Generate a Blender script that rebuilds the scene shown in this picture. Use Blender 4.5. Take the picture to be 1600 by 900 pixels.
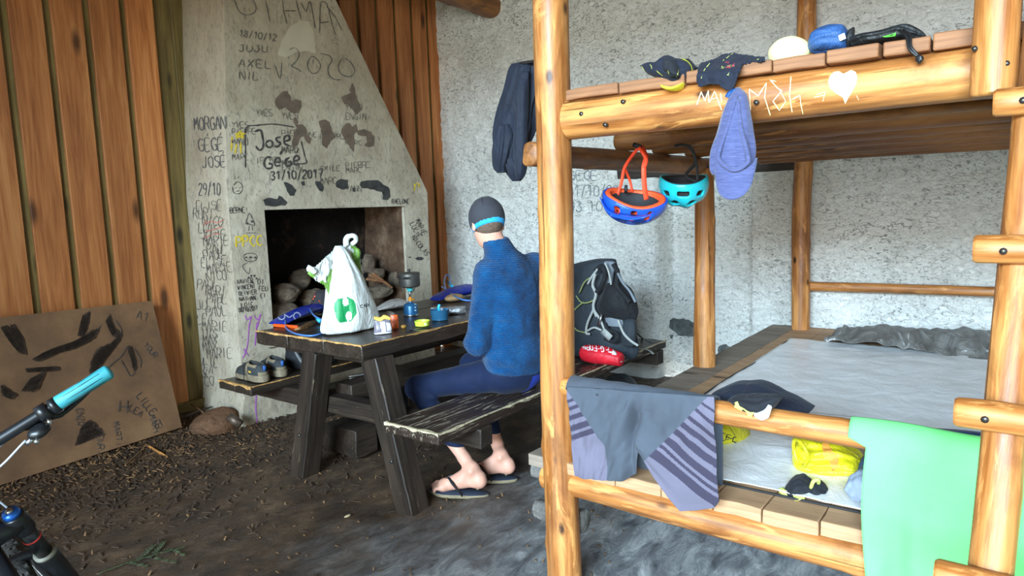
import bpy, bmesh, math, random
import numpy as np
from mathutils import Matrix, Vector
from mathutils.bvhtree import BVHTree
random.seed(7); rs = np.random.RandomState(11)
for o in list(bpy.data.objects): bpy.data.objects.remove(o)
SC = bpy.context.scene; COL = SC.collection
PI = math.pi
# ---------------------------------------------------------------- camera, world, lights, exposure
FPX, YAW, PIT, ROL, H = 1068.27, 0.646809, 0.1193433, -0.0327970, 1.42
_F = np.array([math.cos(PIT)*math.cos(YAW), math.cos(PIT)*math.sin(YAW), -math.sin(PIT)])
_R0 = np.array([math.sin(YAW), -math.cos(YAW), 0.]); _U0 = np.cross(_R0, _F)
_R = math.cos(ROL)*_R0 + math.sin(ROL)*_U0; _U = -math.sin(ROL)*_R0 + math.cos(ROL)*_U0
cam_d = bpy.data.cameras.new('camera'); cam = bpy.data.objects.new('camera', cam_d); COL.objects.link(cam)
cam_d.sensor_width = 36; cam_d.lens = FPX/1600*36; cam_d.clip_start = .02
cam.matrix_world = Matrix(((_R[0], _U[0], -_F[0], 0), (_R[1], _U[1], -_F[1], 0), (_R[2], _U[2], -_F[2], H), (0, 0, 0, 1)))
SC.camera = cam
def ray(x, y): return _R*(x-800)/FPX - _U*(y-450)/FPX + _F
def onz(x, y, z): d = ray(x, y); return Vector(d*(z-H)/d[2]) + Vector((0, 0, H))
def onx(x, y, X): d = ray(x, y); return Vector(d*X/d[0]) + Vector((0, 0, H))
def ony(x, y, Y): d = ray(x, y); return Vector(d*Y/d[1]) + Vector((0, 0, H))
def pj(p):
    q = np.asarray(p, float) - np.array([0, 0, H]); w = q@_F
    return np.stack([800+FPX*(q@_R)/w, 450-FPX*(q@_U)/w], -1)
vs = SC.view_settings; vs.view_transform = 'Standard'; vs.look = 'None'; vs.gamma = 1; vs.use_curve_mapping = False
vs.exposure = 0.0
world = bpy.data.worlds.new('World'); SC.world = world; world.use_nodes = True
bg = world.node_tree.nodes['Background']; bg.inputs[0].default_value = (.88, .93, .92, 1); bg.inputs[1].default_value = 2.2
def area(name, loc, target, sx, sy, power, col):
    l = bpy.data.lights.new(name, 'AREA'); l.shape = 'RECTANGLE'; l.size = sx; l.size_y = sy; l.energy = power; l.color = col
    o = bpy.data.objects.new(name, l); COL.objects.link(o); o.location = loc
    o.rotation_euler = (Vector(target)-Vector(loc)).to_track_quat('-Z', 'Y').to_euler(); return o
area('daylight_fill', (-5.5, -.6, 1.9), (4.2, .6, 1.2), 5.0, 2.6, 640, (.95, .965, .93))  # added area lamp standing in for daylight through the open front
area('blue_sky_fill', (-6.5, -.9, 3.7), (4.2, .4, .6), 5.0, 1.5, 2500, (.54, .79, 1))  # added blue lamp, aimed to brighten and cool the lower end wall

# ---------------------------------------------------------------- object helpers
W = {}
def L(c): return tuple((v/255/12.92 if v/255 <= .04045 else ((v/255+.055)/1.055)**2.4) for v in c)
def tag(o, label, cat, group=None):
    o['label'] = label; o['category'] = cat
    if group: o['group'] = group
    return o
def thing(name, label, cat, loc, group=None):
    o = bpy.data.objects.new(name, None); COL.objects.link(o); o.empty_display_size = .05
    W[o] = Matrix.Translation(Vector(loc)); o.matrix_basis = W[o].copy()
    return tag(o, label, cat, group)
def ob(name, me, mats, parent=None, M=None, smooth=True, label=None, angle=None):
    """me: mesh or (verts, faces). World coordinates unless M is given."""
    if not isinstance(me, bpy.types.Mesh):
        v, f = me[0], me[1]; m2 = bpy.data.meshes.new(name)
        m2.from_pydata([tuple(map(float, p)) for p in v], [], [tuple(map(int, q)) for q in f])
        if len(me) > 2: m2.polygons.foreach_set('material_index', me[2])
        me = m2
    me.name = name
    if M is None:
        n = len(me.vertices); co = np.empty(n*3, np.float32); me.vertices.foreach_get('co', co); co = co.reshape(-1, 3)
        c = (co.min(0)+co.max(0))/2; c[2] = co[:, 2].min()
        me.vertices.foreach_set('co', (co-c).ravel()); M = Matrix.Translation(Vector([float(a) for a in c]))
    for m in (mats if isinstance(mats, (list, tuple)) else [mats]): me.materials.append(m)
    if smooth:
        me.polygons.foreach_set('use_smooth', [True]*len(me.polygons))
        if angle: me.set_sharp_from_angle(angle=math.radians(angle))
    me.update()
    o = bpy.data.objects.new(name, me); COL.objects.link(o); W[o] = M.copy(); o.parent = parent
    o.matrix_basis = (W[parent].inverted() @ M) if parent else M
    if label: o['label'] = label
    return o
def struct(o): o['kind'] = 'structure'; return o
def solid(o, t, off=0):
    s = o.modifiers.new('thick', 'SOLIDIFY'); s.thickness = t; s.offset = off; return o
def bev(o, w, seg=2):
    b = o.modifiers.new('bevel', 'BEVEL'); b.width = w; b.segments = seg; b.limit_method = 'ANGLE'; return o
def dup(o, M, label=None):
    def rec(a, par, MM):
        c = a.copy(); COL.objects.link(c); c.parent = par; W[c] = MM
        c.matrix_basis = (W[par].inverted() @ MM) if par else MM
        for ch in [x for x in list(W) if x.parent == a]: rec(ch, c, MM @ (W[a].inverted() @ W[ch]))
        return c
    c = rec(o, None, M)
    if label: c['label'] = label
    return c
# ---------------------------------------------------------------- numpy noise
def vn(P, s=1., seed=0):
    P = np.asarray(P, np.float64)*s + seed*17.13; i = np.floor(P).astype(np.int64); f = P-i; f = f*f*(3-2*f); r = 0
    for dx in (0, 1):
        for dy in (0, 1):
            for dz in (0, 1):
                h = (i[..., 0]+dx)*374761393 + (i[..., 1]+dy)*668265263 + (i[..., 2]+dz)*2147483647 + seed*1013
                h = (h ^ (h >> 13))*1274126177; h = (h ^ (h >> 16)) & 0xffff
                r = r + (h/65535.*2-1)*(f[..., 0] if dx else 1-f[..., 0])*(f[..., 1] if dy else 1-f[..., 1])*(f[..., 2] if dz else 1-f[..., 2])
    return r
def fbm(P, s=1., seed=0, o=3):
    r = 0; a = 1
    for k in range(o): r = r + a*vn(P, s*2**k, seed+k); a *= .5
    return r
# ---------------------------------------------------------------- mesh builders -> (verts, faces)
def box(x0, x1, y0, y1, z0, z1):
    v = [(x, y, z) for x in (x0, x1) for y in (y0, y1) for z in (z0, z1)]
    return v, [(0, 1, 3, 2), (4, 6, 7, 5), (0, 4, 5, 1), (2, 3, 7, 6), (0, 2, 6, 4), (1, 5, 7, 3)]
def join(*ms):
    V = []; F = []
    for m in ms:
        n = len(V); V += [tuple(p) for p in m[0]]; F += [tuple(i+n for i in f) for f in m[1]]
    return V, F
def grid(fn, nu, nv, closed=False):
    """fn(U,V arrays)->(N,3); quads over the unit square."""
    u, v = np.meshgrid(np.linspace(0, 1, nu+1), np.linspace(0, 1, nv+1), indexing='ij')
    P = np.asarray(fn(u, v)).reshape(-1, 3)
    i, j = np.meshgrid(np.arange(nu), np.arange(nv), indexing='ij'); a = (i*(nv+1)+j).ravel()
    return P, np.stack([a, a+nv+1, a+nv+2, a+1], -1)
def frame(d):
    d = Vector(d).normalized(); a = Vector((0, 0, 1)) if abs(d.z) < .9 else Vector((1, 0, 0))
    x = a.cross(d).normalized(); return x, d.cross(x)
def tube(pts, r, n=10, cap=True):
    pts = [Vector(p) for p in pts]; rr = r if isinstance(r, (list, tuple)) else [r]*len(pts)
    V = []; F = []; x = None
    for k, p in enumerate(pts):
        d = (pts[min(k+1, len(pts)-1)]-pts[max(k-1, 0)]).normalized()
        if x is None: x, y = frame(d)
        else:
            x = (x-d*x.dot(d)); x = x.normalized() if x.length > 1e-6 else frame(d)[0]; y = d.cross(x)
        for i in range(n):
            a = 2*PI*i/n; V.append(tuple(p+(x*math.cos(a)+y*math.sin(a))*rr[k]))
    for k in range(len(pts)-1):
        for i in range(n): F.append((k*n+i, k*n+(i+1) % n, (k+1)*n+(i+1) % n, (k+1)*n+i))
    if cap: F.append(tuple(range(n))[::-1]); F.append(tuple(len(V)-n+i for i in range(n)))
    return V, F
def spline(pts, n=8):
    P = [Vector(p) for p in pts]; P = [P[0]*2-P[1]]+P+[P[-1]*2-P[-2]]; out = []
    for k in range(1, len(P)-2):
        for i in range(n):
            t = i/n; a, b, c, d = P[k-1:k+3]
            out.append(.5*((2*b)+(c-a)*t+(2*a-5*b+4*c-d)*t*t+(3*b-a-3*c+d)*t**3))
    return out+[P[-2]]
def strap(pts, w, up=(0, 0, 1), t=.003, n=8):
    """flat band along a smooth path; its width lies across 'up'."""
    p = spline(pts, n); V = []; F = []; up = Vector(up)
    for k, q in enumerate(p):
        d = (p[min(k+1, len(p)-1)]-p[max(k-1, 0)]).normalized(); s = d.cross(up)
        s = s.normalized() if s.length > 1e-4 else frame(d)[0]; nn = s.cross(d)
        for a, b in ((-1, -1), (1, -1), (1, 1), (-1, 1)): V.append(tuple(q+s*a*w/2+nn*b*t/2))
    for k in range(len(p)-1):
        for i in range(4): F.append((4*k+i, 4*k+(i+1) % 4, 4*k+4+(i+1) % 4, 4*k+4+i))
    F += [(3, 2, 1, 0), tuple(len(V)-4+i for i in range(4))]; return V, F
def lathe(prof, n=40, c=(0, 0, 0)):
    V = []; F = []
    for r, z in prof:
        for i in range(n): V.append((c[0]+r*math.cos(2*PI*i/n), c[1]+r*math.sin(2*PI*i/n), c[2]+z))
    for k in range(len(prof)-1):
        for i in range(n): F.append((k*n+i, k*n+(i+1) % n, (k+1)*n+(i+1) % n, (k+1)*n+i))
    F.append(tuple(range(n))[::-1]); F.append(tuple(len(V)-n+i for i in range(n))); return V, F
def logm(Ln, r0, r1, seed=0, n=28, bumpy=.05, flat=None):
    """log along local z, slightly crooked, knots and chamfered ends."""
    m = max(8, int(Ln/.03)); zs = np.linspace(0, Ln, m); zs = np.concatenate([[0], zs, [Ln]])
    V = []; F = []; knots = [(rs.rand()*Ln, rs.rand()*2*PI) for _ in range(int(Ln*5)+1)]
    th = np.arange(n)*2*PI/n
    for k, z in enumerate(zs):
        t = z/Ln; R = r0+(r1-r0)*t
        if k in (0, len(zs)-1): R *= .86
        P = np.stack([np.cos(th)*1.5, np.sin(th)*1.5, np.full(n, z*3)], -1)
        rr = R*(1+bumpy*fbm(P, 1, seed, 2))
        for kz, ka in knots:
            da = (th-ka+PI) % (2*PI)-PI; rr = rr+R*.10*np.exp(-((z-kz)/.03)**2-(da*R/.025)**2)
        ox = R*.12*vn(np.array([z*1.3, seed, 0.])); oy = R*.12*vn(np.array([z*1.3, seed, 9.]))
        for a, r in zip(th, rr):
            V.append((ox+r*math.cos(a), oy+r*math.sin(a), z + (.0 if k not in (0, len(zs)-1) else (.006 if k else -.006))))
    K = len(zs)
    for k in range(K-1):
        for i in range(n): F.append((k*n+i, k*n+(i+1) % n, (k+1)*n+(i+1) % n, (k+1)*n+i))
    F.append(tuple(range(n))[::-1]); F.append(tuple((K-1)*n+i for i in range(n))); return V, F
def log(name, p0, p1, r0, r1, mat, parent=None, seed=0, roll=0, **kw):
    p0, p1 = Vector(p0), Vector(p1); d = p1-p0
    M = Matrix.Translation(p0) @ d.to_track_quat('Z', 'Y').to_matrix().to_4x4() @ Matrix.Rotation(roll, 4, 'Z')
    return ob(name, logm(d.length, r0, r1, seed, **kw), mat, parent, M, angle=50)
def timber(name, p0, p1, w, h, mat, parent=None, up=(0, 0, 1), seed=0, rough=.003, seg=None, bw=.006):
    """squared timber from p0 to p1 (local z along it), w across, h along 'up'; slightly worn."""
    p0, p1 = Vector(p0), Vector(p1); d = (p1-p0); Ln = d.length; d.normalize()
    y = (Vector(up)-d*d.dot(Vector(up))).normalized(); x = y.cross(d)
    M = Matrix(((x.x, y.x, d.x, p0.x), (x.y, y.y, d.y, p0.y), (x.z, y.z, d.z, p0.z), (0, 0, 0, 1)))
    m = max(2, int(Ln/.05)); V = []; F = []; na, nb = 4, 3
    ring = [(-1+2*i/na, -1) for i in range(na)]+[(1, -1+2*i/nb) for i in range(nb)]+[(1-2*i/na, 1) for i in range(na)]+[(-1, 1-2*i/nb) for i in range(nb)]
    n = len(ring)
    for k in range(m+1):
        for a, b in ring: V.append((a*w/2, b*h/2, Ln*k/m))
    V = np.array(V); q = V+seed*3.3
    V = V + rough*np.stack([vn(q, 14, 1), vn(q, 14, 2), vn(q, 14, 3)*1.5], -1)
    for k in range(m):
        for i in range(n): F.append((k*n+i, k*n+(i+1) % n, (k+1)*n+(i+1) % n, (k+1)*n+i))
    F.append(tuple(range(n))[::-1]); F.append(tuple(m*n+i for i in range(n)))
    o = ob(name, (V, F), mat, parent, M, angle=40); bev(o, bw, 2); return o
def loft(secs, n=40, fold=0, k=7, seed=0, caps=True, sub=6):
    """secs: list of (centre, U, V) ; smooth closed skin through elliptic sections with folds."""
    C = [Vector(s[0]) for s in secs]; U = [Vector(s[1]) for s in secs]; Vv = [Vector(s[2]) for s in secs]
    C = spline(C, sub); U = spline(U, sub); Vv = spline(Vv, sub); V = []; F = []; m = len(C)
    for j in range(m):
        t = j/(m-1)
        for i in range(n):
            a = 2*PI*i/n
            q = np.array([math.cos(a)*k/4, math.sin(a)*k/4, t*2.5])
            f = 1+fold*(math.sin(k*a+3*vn(q, .7, seed)*2)*.6+fbm(q, 1.3, seed+3, 3)*.9)
            V.append(tuple(C[j]+(U[j]*math.cos(a)+Vv[j]*math.sin(a))*f))
    for j in range(m-1):
        for i in range(n): F.append((j*n+i, j*n+(i+1) % n, (j+1)*n+(i+1) % n, (j+1)*n+i))
    if caps: F.append(tuple(range(n))[::-1]); F.append(tuple((m-1)*n+i for i in range(n)))
    return V, F
def blob(c, r, seed=0, amp=.25, s=1.2, lev=3, facet=0):
    bm = bmesh.new(); bmesh.ops.create_icosphere(bm, subdivisions=lev, radius=1)
    P = np.array([v.co[:] for v in bm.verts]); F = [[v.index for v in f.verts] for f in bm.faces]; bm.free()
    d = 1+amp*fbm(P, s, seed, 3)
    if facet: 
        for q in range(9):
            nn = np.array([vn(np.array([q*3.1, seed, .5])), vn(np.array([q*3.1, seed, 7.5])), vn(np.array([q*3.1, seed, 12.5]))]); nn /= np.linalg.norm(nn)+1e-6
            h = .72; t = P@nn; d = np.where(t*d > h, d*(h/np.maximum(t*d, 1e-6))*.6+d*.4, d)
    return P*d[:, None]*np.array(r)+np.array(c), F
# ---------------------------------------------------------------- signed distance + surface nets
def cap_(P, a, b, ra, rb=None):
    rb = ra if rb is None else rb; a = np.array(a, float); b = np.array(b, float); d = b-a
    t = np.clip(((P-a)@d)/(d@d+1e-12), 0, 1); return np.linalg.norm(P-a-t[..., None]*d, axis=-1)-(ra+(rb-ra)*t)
def ell_(P, c, r, R=None):
    q = P-np.array(c, float)
    if R is not None: q = q@R
    r = np.array(r, float); k = np.linalg.norm(q/r, axis=-1); g = np.linalg.norm(q/r**2, axis=-1)+1e-9
    return k*(k-1)/g
def box_(P, c, b, R=None, rd=.0):
    q = P-np.array(c, float)
    if R is not None: q = q@R
    q = np.abs(q)-np.array(b)+rd; return np.linalg.norm(np.maximum(q, 0), axis=-1)+np.minimum(q.max(-1), 0)-rd
def smn(a, b, k): h = np.clip(.5+.5*(b-a)/k, 0, 1); return b*(1-h)+a*h-k*h*(1-h)
def smx(a, b, k): return -smn(-a, -b, k)
def rot(ax, ang): return np.array(Matrix.Rotation(ang, 3, ax))
def snet(sdf, lo, hi, h):
    lo = np.array(lo, float); hi = np.array(hi, float); n = np.ceil((hi-lo)/h).astype(int)+1; B = 24
    Vg = np.full(n, 1., np.float32)
    for i in range(0, n[0], B):
        for j in range(0, n[1], B):
            for k in range(0, n[2], B):
                e = np.minimum([i+B, j+B, k+B], n); c = lo+h*(np.array([i, j, k])+e-1)/2
                hd = np.linalg.norm((e-np.array([i, j, k]))*h)/2
                v = float(sdf(c[None, :])[0])
                if abs(v) > hd*1.7+.02: Vg[i:e[0], j:e[1], k:e[2]] = v; continue
                g = np.stack(np.meshgrid(lo[0]+h*np.arange(i, e[0]), lo[1]+h*np.arange(j, e[1]), lo[2]+h*np.arange(k, e[2]), indexing='ij'), -1)
                Vg[i:e[0], j:e[1], k:e[2]] = sdf(g.reshape(-1, 3)).reshape(g.shape[:3])
    ins = Vg < 0; S = n-1
    acc = np.zeros((*S, 3), np.float32); cnt = np.zeros(S, np.float32)
    cs = [(a, b, c) for a in (0, 1) for b in (0, 1) for c in (0, 1)]
    def sl(o): return tuple(slice(o[d], o[d]+S[d]) for d in range(3))
    for a in cs:
        for d in range(3):
            if a[d]: continue
            b = list(a); b[d] = 1; va = Vg[sl(a)]; vb = Vg[sl(b)]; m = (va < 0) != (vb < 0)
            t = np.where(m, va/(va-vb+1e-12), 0); p = np.zeros((*S, 3), np.float32)
            for q in range(3): p[..., q] = a[q]
            p[..., d] += t; acc += p*m[..., None]; cnt += m
    M = cnt > 0; idx = -np.ones(S, int); idx[M] = np.arange(M.sum())
    ijk = np.argwhere(M); V = lo+h*(ijk+acc[M]/cnt[M][:, None]); F = []
    for d in range(3):
        a = [slice(None)]*3; b = [slice(None)]*3; a[d] = slice(0, -1); b[d] = slice(1, None)
        ch = ins[tuple(a)] != ins[tuple(b)]; pos = np.argwhere(ch); e1, e2 = [q for q in range(3) if q != d]
        ok = (pos[:, e1] > 0) & (pos[:, e2] > 0) & (pos[:, e1] < S[e1]) & (pos[:, e2] < S[e2]); pos = pos[ok]
        if not len(pos): continue
        def at(s1, s2): q = pos.copy(); q[:, e1] -= s1; q[:, e2] -= s2; return idx[q[:, 0], q[:, 1], q[:, 2]]
        Q = np.stack([at(1, 1), at(0, 1), at(0, 0), at(1, 0)], -1)
        fl = ins[pos[:, 0], pos[:, 1], pos[:, 2]]
        if d == 1: fl = ~fl
        Q[~fl] = Q[~fl][:, ::-1]; F.append(Q[(Q >= 0).all(1)])
    return V, np.concatenate(F)
# ---------------------------------------------------------------- painting faces by outline, handwriting
def inpoly(p, poly):
    x, y = p[:, 0], p[:, 1]; r = np.zeros(len(p), bool); n = len(poly)
    for i in range(n):
        x1, y1 = poly[i]; x2, y2 = poly[(i+1) % n]
        if y1 == y2: continue
        c = ((y1 > y) != (y2 > y)) & (x < (x2-x1)*(y-y1)/(y2-y1)+x1); r ^= c
    return r
def face_uv(m):
    V = np.asarray(m[0], float)
    return pj(np.array([V[list(f)].mean(0) for f in m[1]]))
GL = {'A': '0,0 2,6 4,0;.8,2 3.2,2', 'B': '0,0 0,6 3,6 3.6,4.6 3,3.2 0,3.2;3,3.2 4,1.7 3,0 0,0', 'C': '4,5.2 2.6,6 .8,5 0,3 .8,.9 2.6,0 4,.8', 'D': '0,0 0,6 2.6,5.6 4,3 2.6,.4 0,0',
 'E': '4,6 0,6 0,0 4,0;0,3 3,3', 'F': '4,6 0,6 0,0;0,3 3,3', 'G': '4,5 2.6,6 .8,5 0,3 .8,.8 2.6,0 4,1 4,2.8 2.4,2.8', 'H': '0,0 0,6;4,0 4,6;0,3 4,3', 'I': '2,0 2,6', 'J': '1,6 4,6;3,6 3,1 2,0 .6,.3 0,1.4',
 'K': '0,0 0,6;4,6 0,2.6 4,0', 'L': '0,6 0,0 4,0', 'M': '0,0 .6,6 2,2.4 3.4,6 4,0', 'N': '0,0 0,6 4,0 4,6', 'O': '2,6 .5,5 0,3 .5,1 2,0 3.5,1 4,3 3.5,5 2,6', 'P': '0,0 0,6 3,6 4,4.6 3,3 0,3',
 'Q': '2,6 .5,5 0,3 .5,1 2,0 3.5,1 4,3 3.5,5 2,6;2.5,1.5 4.2,-.5', 'R': '0,0 0,6 3,6 4,4.6 3,3 0,3;2,3 4,0', 'S': '4,5.2 2.4,6 .4,5 .6,3.6 3.4,2.6 3.8,1 2,0 0,.8', 'T': '0,6 4,6;2,6 2,0', 'U': '0,6 0,1.2 1.2,0 2.8,0 4,1.2 4,6',
 'V': '0,6 2,0 4,6', 'W': '0,6 1,0 2,4 3,0 4,6', 'X': '0,6 4,0;0,0 4,6', 'Y': '0,6 2,3 4,6;2,3 2,0', 'Z': '0,6 4,6 0,0 4,0', '0': '2,6 .4,5 0,3 .4,1 2,0 3.6,1 4,3 3.6,5 2,6', '1': '.6,4.4 2.4,6 2.2,0',
 '2': '.2,4.8 1.4,6 3.2,5.6 3.6,4 0,0 4,.2', '3': '.2,5.4 2,6 3.6,4.8 2,3.2 3.8,2 3,.2 1.2,0 0,.8', '4': '3,0 3,6 0,2 4,2', '5': '3.8,6 .4,6 .2,3.4 2.6,3.8 3.8,2 2.6,.2 .2,.2', '6': '3.6,5.8 1,4 .2,1.6 1.6,0 3.4,.6 3.6,2.4 2,3.2 .4,2',
 '7': '0,6 4,6 1.6,0;1,3 3.4,3', '8': '2,3.2 .4,4.6 2,6 3.6,4.6 2,3.2 .2,1.6 2,0 3.8,1.6 2,3.2', '9': '3.6,4 2,2.8 .4,4 1.6,6 3.4,5.4 3.6,3 2,0', '/': '.6,-1 3.4,7', '-': '.6,3 3.4,3', '!': '2,6 2,2;2,.6 2,0', "'": '2,7 3,8.4',
 '.': '2,0 2.3,.3', '*': '0,4 4,4 .8,0 2,6 3.2,0 0,4', ' ': ''}
def writing(s, x, y, h, ang=0, w=None, jit=.25, slant=0, sp=1.35, seed=0):
    """hand lettering as polylines in picture-style coordinates (y down); (x,y) is the lower left."""
    r = random.Random(seed*7+len(s)); out = []; cx = 0; w = w or h*.62; ca, sa = math.cos(ang), math.sin(ang)
    for ch in s:
        if ch == "'":                                            # accent over the previous letter
            for st in GL["'"].split(';'):
                out.append([( (cx-w*sp)+float(a.split(',')[0])/4*w, float(a.split(',')[1])/6*h) for a in st.split()])
            continue
        for st in GL.get(ch, '').split(';'):
            if not st: continue
            out.append([(cx+(float(a.split(',')[0])+r.uniform(-jit, jit))/4*w, (float(a.split(',')[1])+r.uniform(-jit, jit))/6*h) for a in st.split()])
        cx += w*sp
    return [[(x+(a+slant*b)*ca+b*sa, y-(b*ca-(a+slant*b)*sa)) for a, b in st] for st in out]
def ribbons(strokes, to3d, wpx, jit=.3, n=3, smooth=True, seed=1):
    """strokes in picture-style coordinates laid on a surface with to3d(x,y)->point; quads."""
    V = []; F = []; r = random.Random(seed)
    for st in strokes:
        if len(st) < 2: continue
        pts = [Vector((a, b, 0)) for a, b in st]; p = spline(pts, n) if smooth and len(pts) > 2 else pts
        q = []
        for k in range(len(p)-1):
            m = max(1, int((p[k+1]-p[k]).length/3)); q += [p[k].lerp(p[k+1], i/m) for i in range(m)]
        q.append(p[-1]); n0 = len(V)
        for k, a in enumerate(q):
            d = (q[min(k+1, len(q)-1)]-q[max(k-1, 0)]); d = d.normalized() if d.length > 1e-6 else Vector((1, 0, 0)); s = Vector((-d.y, d.x, 0))
            ww = wpx/2*(1+r.uniform(-jit, jit))*(.55 if k in (0, len(q)-1) else 1)
            V.append(tuple(to3d(*(a+s*ww)[:2]))); V.append(tuple(to3d(*(a-s*ww)[:2])))
        for k in range(len(q)-1): F.append((n0+2*k, n0+2*k+1, n0+2*k+3, n0+2*k+2))
    return trim(V, F)
def trim(V, F, mx=.05):
    A = np.array(V); F = [f for f in F if max(np.linalg.norm(A[f[i]]-A[f[i-1]]) for i in range(len(f))) < mx]
    u = sorted({i for f in F for i in f}); m = {a: b for b, a in enumerate(u)}; return [V[i] for i in u], [tuple(m[i] for i in f) for f in F]
def patch(polys, to3d, sub=10, jit=0, seed=0):
    """filled outlines cut from a fine grid so that they follow the surface."""
    V = []; F = []; r = random.Random(seed)
    for poly in polys:
        pts = []
        for i in range(len(poly)):
            a = Vector((*poly[i], 0)); b = Vector((*poly[(i+1) % len(poly)], 0)); m = max(1, int((b-a).length/4))
            pts += [(a.lerp(b, k/m).x+r.uniform(-jit, jit), a.lerp(b, k/m).y+r.uniform(-jit, jit)) for k in range(m)]
        bm = bmesh.new(); bm.faces.new([bm.verts.new((a, b, 0)) for a, b in pts]); bmesh.ops.triangulate(bm, faces=bm.faces[:])
        for q in range(5):
            le = [e for e in bm.edges if e.calc_length() > 5]
            if not le: break
            bmesh.ops.subdivide_edges(bm, edges=le, cuts=1); bmesh.ops.triangulate(bm, faces=[f for f in bm.faces if len(f.verts) > 3])
        bm.verts.index_update(); n0 = len(V); V += [tuple(to3d(v.co.x, v.co.y)) for v in bm.verts]; F += [tuple(v.index+n0 for v in f.verts) for f in bm.faces]; bm.free()
    return trim(V, F, .22)
def surf(o_list, off=.0015):
    """to3d that lays picture-measured marks on the real surface of already built meshes."""
    V = []; F = []
    for o in o_list:
        n = len(V); V += [W[o] @ v.co for v in o.data.vertices]; F += [[i+n for i in p.vertices] for p in o.data.polygons]
    t = BVHTree.FromPolygons(V, F); org = Vector((0, 0, H))
    def f(x, y):
        d = Vector(ray(x, y)).normalized(); h, nn, i, dd = t.ray_cast(org, d)
        if h is None: h, nn, i, dd = t.find_nearest(org+d*3); 
        if nn.dot(d) > 0: nn = -nn
        return h+nn*off
    return f
def wr(s, x, y, h, ang=0, w=None, **k): return [writing(s, x, y, h, ang, w, **k)]
def marks(name, groups, S, w, mat, par, label=None, **k):
    for g in groups:
        m = ribbons(g, S, w, **k)
        if m[1]: ob(name, m, mat, par, label=label)
def patches(name, polys, S, mat, par, label=None, **k):
    for p in polys:
        m = patch([p], S, **k)
        if m[1]: ob(name, m, mat, par, label=label)
def hatched(name, polys, S, mat, par, n=46, wpx=1.6, seed=0, label=None):
    r = random.Random(seed)
    for pl in polys:
        xs = [p[0] for p in pl]; ys = [p[1] for p in pl]; P = np.array(pl, float); c = P.mean(0); w, v = np.linalg.eigh(np.cov((P-c).T)); ax = v[:, 1]; st = []; cnt = 0
        L_ = math.sqrt(w[1]); ar = abs(sum(P[i-1][0]*P[i][1]-P[i][0]*P[i-1][1] for i in range(len(P))))/2
        while len(st) < max(8, int(ar/3.2)) and cnt < 4000:
            cnt += 1; a = np.array([r.uniform(min(xs), max(xs)), r.uniform(min(ys), max(ys))]); d = ax*r.uniform(.15, .5)*L_ + np.array([r.uniform(-1, 1), r.uniform(-1, 1)]); q = [a-d, a, a+d]
            if inpoly(np.array(q), pl).all(): st.append([tuple(x) for x in q])
        m = ribbons(st, S, wpx, jit=.5, seed=seed)
        if m[1]: ob(name, m, mat, par, label=label)
def one(strokes): return [[s_] for s_ in strokes]
# ---------------------------------------------------------------- materials
class NT:
    def __init__(s, name):
        s.m = bpy.data.materials.new(name); s.m.use_nodes = True; s.t = s.m.node_tree; s.b = s.t.nodes['Principled BSDF']
        s.tc = s.t.nodes.new('ShaderNodeTexCoord')
    def n(s, t, **k):
        a = s.t.nodes.new('ShaderNode'+t)
        for q, v in k.items(): setattr(a, q, v)
        return a
    def l(s, a, b): s.t.links.new(a, b)
    def mp(s, sc, rot=(0, 0, 0), loc=(0, 0, 0)):
        a = s.n('Mapping'); a.inputs['Scale'].default_value = sc if isinstance(sc, tuple) else (sc,)*3
        a.inputs['Rotation'].default_value = rot; a.inputs['Location'].default_value = loc; s.l(s.tc.outputs['Object'], a.inputs[0]); return a.outputs[0]
    def noise(s, vec, sc=1, det=5, ro=.6, dist=0):
        a = s.n('TexNoise'); a.inputs['Scale'].default_value = sc; a.inputs['Detail'].default_value = det; a.inputs['Roughness'].default_value = ro; a.inputs['Distortion'].default_value = dist
        s.l(vec, a.inputs['Vector']); return a.outputs['Fac']
    def ramp(s, fac, stops, interp='LINEAR'):
        a = s.n('ValToRGB'); a.color_ramp.interpolation = interp; e = a.color_ramp.elements
        while len(e) < len(stops): e.new(.5)
        for q, (p, c) in zip(e, stops): q.position = p; q.color = (*L(c), 1) if not isinstance(c, (int, float)) else (c, c, c, 1)
        s.l(fac, a.inputs[0]); return a.outputs[0]
    def mix(s, f, a, b, mode='MIX'):
        m = s.n('Mix', data_type='RGBA', blend_type=mode)
        for v, i in ((f, 0), (a, 6), (b, 7)):
            if hasattr(v, 'is_linked') or hasattr(v, 'links'): s.l(v, m.inputs[i])
            elif i == 0: m.inputs[0].default_value = v
            else: m.inputs[i].default_value = (*L(v), 1)
        return m.outputs[2]
    def bump(s, h, st=.5, d=.01, prev=None):
        a = s.n('Bump'); a.inputs['Strength'].default_value = st; a.inputs['Distance'].default_value = d; s.l(h, a.inputs['Height'])
        if prev: s.l(prev, a.inputs['Normal'])
        return a.outputs[0]
    def fin(s, col=None, rough=.6, nrm=None, metal=0, spec=.5, coat=0, trans=0, sheen=0, sss=0):
        b = s.b
        if col is not None:
            if isinstance(col, tuple): b.inputs['Base Color'].default_value = (*L(col), 1)
            else: s.l(col, b.inputs['Base Color'])
        if isinstance(rough, (int, float)): b.inputs['Roughness'].default_value = rough
        else: s.l(rough, b.inputs['Roughness'])
        if nrm: s.l(nrm, b.inputs['Normal'])
        b.inputs['Metallic'].default_value = metal; b.inputs['Specular IOR Level'].default_value = spec; b.inputs['Coat Weight'].default_value = coat
        b.inputs['Transmission Weight'].default_value = trans; b.inputs['Sheen Weight'].default_value = sheen
        if sss: b.inputs['Subsurface Weight'].default_value = sss; b.inputs['Subsurface Scale'].default_value = .01
        return s.m
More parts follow.
